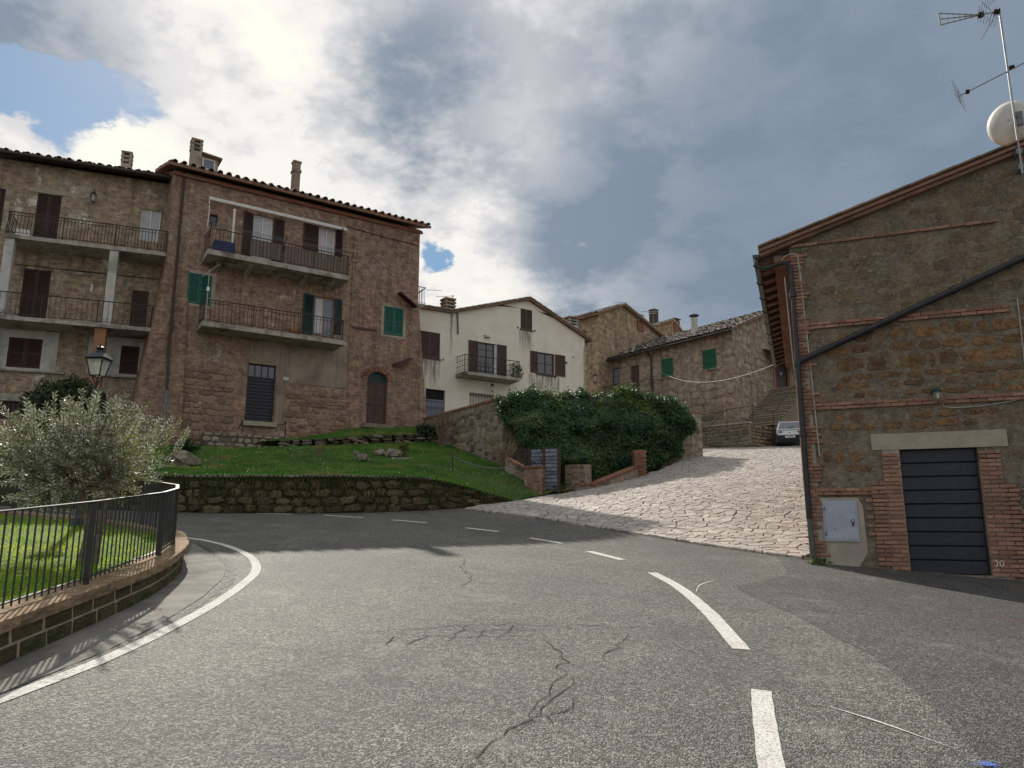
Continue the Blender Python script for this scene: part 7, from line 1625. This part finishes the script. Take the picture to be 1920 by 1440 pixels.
# fence
FN = thing('iron_fence', 'black iron bar fence with pale flat top rail on the curved planter wall', 'fence', Matrix.Translation((PP[0].x, PP[0].y, 0)), PH(PP[0].x, PP[0].y))
s_corner = min(range(len(PP)), key=lambda i: (Vector((PP[i].x, PP[i].y)) - Vector(at(312, 1060, 9.0)[:2])).length); sc0 = pcum[s_corner]
nodes = [sc0 - 6.4, sc0 - 4.2, sc0 - 2.1, sc0, sc0 + 1.15, sc0 + 2.3, sc0 + 4.2, sc0 + 6.2, sc0 + 8.2]; nodes = [s for s in nodes if .2 < s < pcum[-1]]
NP = []
for s in nodes: p, t, n = pn(s); q = p - n * .13; NP.append(Vector((q.x, q.y, h1(q.x, q.y) + .346)))
HF = .76; o = NP[0] * 0 + Vector((PP[0].x, PP[0].y, 0)); bar = MB(); bar.tube([(0, 0, 0), (0, 0, HF - .02)], .0075, 6); bar = mm(bar.mesh('bar'), 'iron')
for P, Q in zip(NP, NP[1:]):
    P, Q = P - o, Q - o; L = (Q - P).length; ang = math.atan2(Q.y - P.y, Q.x - P.x); d = Vector((math.cos(ang), math.sin(ang), 0)); nn = Vector((-d.y, d.x, 0)); zz = Vector((0, 0, 1))
    for nm, z, hw_, hh in (('top_rail', HF, .022, .006), ('bottom_rail', .06, .016, .005)):
        m = MB(); m.hexa([P + nn * hw_ + zz * (z - hh), P - nn * hw_ + zz * (z - hh), Q - nn * hw_ + zz * (z - hh), Q + nn * hw_ + zz * (z - hh), P + nn * hw_ + zz * (z + hh), P - nn * hw_ + zz * (z + hh), Q - nn * hw_ + zz * (z + hh), Q + nn * hw_ + zz * (z + hh)]); m.build(nm, 'iron', FN)
    nb = int(L / .105)
    for i in range(1, nb): c = P.lerp(Q, i / nb); obj('bar', bar, None, FN, (c.x, c.y, c.z + .02))
for P in NP:
    c = P - o; m = MB(); m.box(c.x - .02, c.x + .02, c.y - .02, c.y + .02, c.z - .02, c.z + HF - .008); m.build('post', 'iron', FN)
# olive tree
ob = at(158, 1075, 8.6); oz = float(hpl(np.array([ob.x]), np.array([ob.y]))[0]); OT = thing('olive_tree', 'small olive tree with two slender trunks and silvery leaves behind the iron fence', 'tree', Matrix.Translation((ob.x, ob.y, 0)), oz)
r3 = random.Random(5); m = MB(); cz7 = at(160, 875, 8.6).z; forks = []
for dx_, ex_, rr in ((-.03, -.12, .062), (.09, .10, .05)):
    P = smoothpath([(dx_, 0, oz - .05), (dx_ + .02, .02, oz + .35), (dx_ + ex_ * .5, .03, oz + .62), (dx_ + ex_, .0, oz + .85)], .08); n = len(P); m.tube(P, [rr * (1.35 - .75 * (i / n) ** .5) for i in range(n)], 8); forks.append(Vector(P[-1]))
m.build('trunk', 'olive_bark', OT, smooth=True)
m = MB(); tw = []
RX, RY, RZ = 1.16, 1.0, .74; ctr = Vector((-.26, .1, cz7 + .0))
for i in range(50):
    u = Vector((r3.gauss(0, 1), r3.gauss(0, 1), r3.gauss(.25, .8))).normalized(); e_ = ctr + Vector((u.x * RX, u.y * RY, u.z * RZ)) * r3.uniform(.55, .86); st = forks[i % 2]; mid = st.lerp(e_, .5) + Vector((r3.uniform(-.1, .1), r3.uniform(-.1, .1), r3.uniform(-.05, .12)))
    P = smoothpath([st, mid, e_], .12); n = len(P); m.tube(P, [.022 * (1 - .75 * j / n) for j in range(n)], 5, False)
    for j in range(13):
        b = P[min(n - 1, int(n * r3.uniform(.30, 1.0)))]; dd_ = (u * .7 + Vector((r3.gauss(0, .55), r3.gauss(0, .55), r3.gauss(.25, .45)))).normalized(); tw.append((b, dd_, r3.uniform(.24, .46)))
for i in range(60):          # long upright shoots at the top and sides
    a = r3.uniform(-1, 1); b = ctr + Vector((a * RX * .85, r3.uniform(-.6, .6), RZ * (1 - a * a) ** .5 * .62)); tw.append((b, Vector((a * .5 + r3.gauss(0, .2), r3.gauss(0, .2), 1)).normalized(), r3.uniform(.3, .5)))
LV = []; LD = []; LN = []
for b, d, L in tw:
    e_ = b + d * L + Vector((0, 0, -.02)); m.tube([b, b.lerp(e_, .5) + Vector((0, 0, .015)), e_], [.0045, .0035, .002], 4, False)
    side = d.cross(Vector((r3.gauss(0, 1), r3.gauss(0, 1), r3.gauss(0, 1)))).normalized(); n = int(L / .024)
    for j in range(n):
        c = b.lerp(e_, (j + .5) / n); sd = side if j % 2 else d.cross(side).normalized()
        for s in (1, -1): LV.append(c); LD.append((sd * s + d * .8 + Vector((r3.gauss(0, .18), r3.gauss(0, .18), r3.gauss(0, .18)))).normalized()); LN.append(sd.cross(d))
m.build('limbs', 'olive_bark', OT); LV = np.array(LV); LD = np.array(LD); LN = np.array(LN) + rng.normal(0, .4, (len(LV), 3)); n = len(LV); sz = rng.uniform(.040, .068, n)[:, None]; wv_ = np.cross(LD, LN); wv_ /= np.linalg.norm(wv_, axis=1)[:, None] + 1e-9
V = np.stack([LV, LV + LD * sz * .5 + wv_ * sz * .14, LV + LD * sz, LV + LD * sz * .5 - wv_ * sz * .14], 1).reshape(-1, 3); print('olive leaves', n)
obj('crown', npmesh('crown', V, np.arange(4 * n).reshape(n, 4), ('olive_leaf', 'olive_leaf_back'), (rng.uniform(size=n) < .45).astype(int)), None, OT)
# street lamp
lb_ = at(184, 690, 12.6); lz0 = float(hpl(np.array([lb_.x]), np.array([lb_.y]))[0]); lzb = at(180, 707, 12.6).z; lzt_ = at(186, 652, 12.6).z; hL = lzt_ - lzb
SL = thing('street_lamp', 'old style street lamp with glazed lantern on a dark iron post', 'street lamp', Matrix.Translation((lb_.x, lb_.y, 0)), lz0)
m = MB(); m.lathe([(.16, -.05), (.16, .12), (.11, .2), (.09, .5), (.075, .55), (.07, .9), (.055, .95), (.05, lzb - lz0 - .62), (.085, lzb - lz0 - .6), (.085, lzb - lz0 - .56), (.06, lzb - lz0 - .52), (.06, lzb - lz0 - .42), (.09, lzb - lz0 - .4), (.06, lzb - lz0 - .34), (.045, lzb - lz0 - .2), (.06, lzb - lz0 - .18), (.035, lzb - lz0 - .15), (.0, lzb - lz0 - .15)], 14, (0, 0, lz0)); m.build('post', 'iron', SL, smooth=False)
wB, wT = .085, .145; z0, z1 = lzb + .02, lzb + hL * .60
def ring4(w, z): return [(-w, -w, z), (w, -w, z), (w, w, z), (-w, w, z)]
fr_ = MB(); a, b = ring4(wB, z0), ring4(wT, z1)
for i in range(4):
    fr_.tube([a[i], b[i]], .013, 5); fr_.tube([a[i], a[(i + 1) % 4]], .012, 5); fr_.tube([b[i], b[(i + 1) % 4]], .018, 5); fr_.tube([(0, 0, lzb - .17), (a[i][0] * .7, a[i][1] * .7, z0)], .012, 5)
lan = fr_.build('lantern_frame', 'iron', SL)
for i in range(4): g_ = MB(); g_.quad(a[i], a[(i + 1) % 4], b[(i + 1) % 4], b[i]); g_.build('glass', 'lantern_glass', lan)
m = MB(); m.lathe([(.0, .03), (.03, .03), (.035, .1), (.07, .17), (.075, .22), (.05, .28), (.0, .3)], 10, (0, 0, z0)); m.build('bulb', 'white_paint', lan)
m = MB(); c, d = ring4(wT + .035, z1 + .012), ring4(.075, z1 + hL * .24); m.add(c + d, [(0, 1, 5, 4), (1, 2, 6, 5), (2, 3, 7, 6), (3, 0, 4, 7), (4, 5, 6, 7), (3, 2, 1, 0)]); m.lathe([(.085, 0), (.085, .02), (.05, .05), (.075, .07), (.075, .09), (.02, .12), (.02, .15), (.0, .17)], 10, (0, 0, z1 + hL * .24)); m.build('lantern_roof', 'iron', lan)
# ------------------------------------------------------------------ parked car
cl_ = at(1459, 845, 42.0); cz8 = h1(cl_.x + .8, 43.5); CR = thing('parked_car', 'old white hatchback with dark bumper parked behind the brick corner', 'car', Matrix.Translation((cl_.x + .76, 42.0, 0)) @ Matrix.Rotation(R(-20), 4, 'Z'), cz8)
hwc, LC = .745, 3.3
def section(y, w0, zb0, w1, zm, w2, zt): return [(-w0, y, zb0), (-w1, y, zm), (-w2, y, zt), (w2, y, zt), (w1, y, zm), (w0, y, zb0)]
secs = [section(0.04, .70, .42, .73, .86, .72, .88), section(.10, .73, .25, .745, .90, .70, .93), section(.30, .74, .2, .745, .92, .56, 1.40), section(.55, .74, .2, .745, .92, .54, 1.43), section(1.9, .74, .2, .745, .92, .53, 1.42), section(2.45, .74, .2, .74, .9, .62, .96), section(3.2, .73, .25, .73, .78, .66, .80), section(3.32, .70, .35, .70, .6, .66, .62)]
m = MB(); vs = [(x, y, z + cz8) for s in secs for x, y, z in s]; m.add(vs, [(6 * i + j, 6 * i + (j + 1) % 6, 6 * i + 6 + (j + 1) % 6, 6 * i + 6 + j) for i in range(len(secs) - 1) for j in range(6)] + [tuple(range(6))[::-1], tuple(range(6 * (len(secs) - 1), 6 * len(secs)))]); m.build('body', 'car_white', CR)
m = MB(); m.hexa([(-.62, .095, cz8 + .97), (.62, .095, cz8 + .97), (.60, .12, cz8 + .97), (-.60, .12, cz8 + .97), (-.50, .265, cz8 + 1.36), (.50, .265, cz8 + 1.36), (.5, .29, cz8 + 1.36), (-.5, .29, cz8 + 1.36)]); rw = m.build('rear_window', 'glass_sky', CR)
m = MB(); m.tube([(-.05, .085, cz8 + .97), (.22, .11, cz8 + 1.1)], .014, 5); m.build('wiper', 'car_black', rw)
m = MB(); m.box(-.74, .74, -.04, .16, cz8 + .28, cz8 + .58); m.box(-.69, .69, .0, .3, cz8 + .16, cz8 + .279); bp = m.build('rear_bumper', 'car_black', CR)
m = MB(); m.box(-.735, .735, .018, .06, cz8 + .87, cz8 + .895); m.build('trim_strip', 'car_black', CR)
m = MB(); m.box(-.27, .27, -.052, -.041, cz8 + .42, cz8 + .53); npl = m.build('number_plate', 'white_paint', CR); text3d('SI 539404', .1, Matrix.Translation((0, -.054, cz8 + .475)) @ Matrix.Rotation(R(90), 4, 'X'), 'text_black', npl)
for x_ in (-.52, .52):
    m = MB(); m.box(x_ - .11, x_ + .11, .012, .05, cz8 + .74, cz8 + .81); m.build('badge_strip' if x_ < 0 else 'badge_strip', 'car_black', CR)
for x_ in (-.66, .66):
    m = MB(); m.box(x_ - .07, x_ + .07, .01, .08, cz8 + .6, cz8 + .84) if x_ > 0 else m.box(x_ - .06, x_ + .0, .012, .08, cz8 + .6, cz8 + .7); m.build('tail_light', 'red_lamp', CR)
m = MB(); m.tube([(.0, .02, cz8 + .72), (.0, -.005, cz8 + .72)], .025, 8); m.build('boot_lock', 'car_black', CR)
for s in (-1, 1):
    for y in (.62, 2.75):
        m = MB(); m.tube([(s * .60, y, cz8 + .27), (s * .76, y, cz8 + .27)], .27, 16); wh = m.build('tyre', 'car_black', CR); m = MB(); m.tube([(s * .70, y, cz8 + .27), (s * .772, y, cz8 + .27)], .17, 14); m.build('rim', 'alu', wh)
    m = MB(); m.hexa([(s * .733, .5, cz8 + .95), (s * .733, 1.95, cz8 + .95), (s * .72, 1.95, cz8 + .95), (s * .72, .5, cz8 + .95), (s * .575, .6, cz8 + 1.36), (s * .575, 1.8, cz8 + 1.36), (s * .56, 1.8, cz8 + 1.36), (s * .56, .6, cz8 + 1.36)]); m.build('side_window', 'glass_dark', CR)
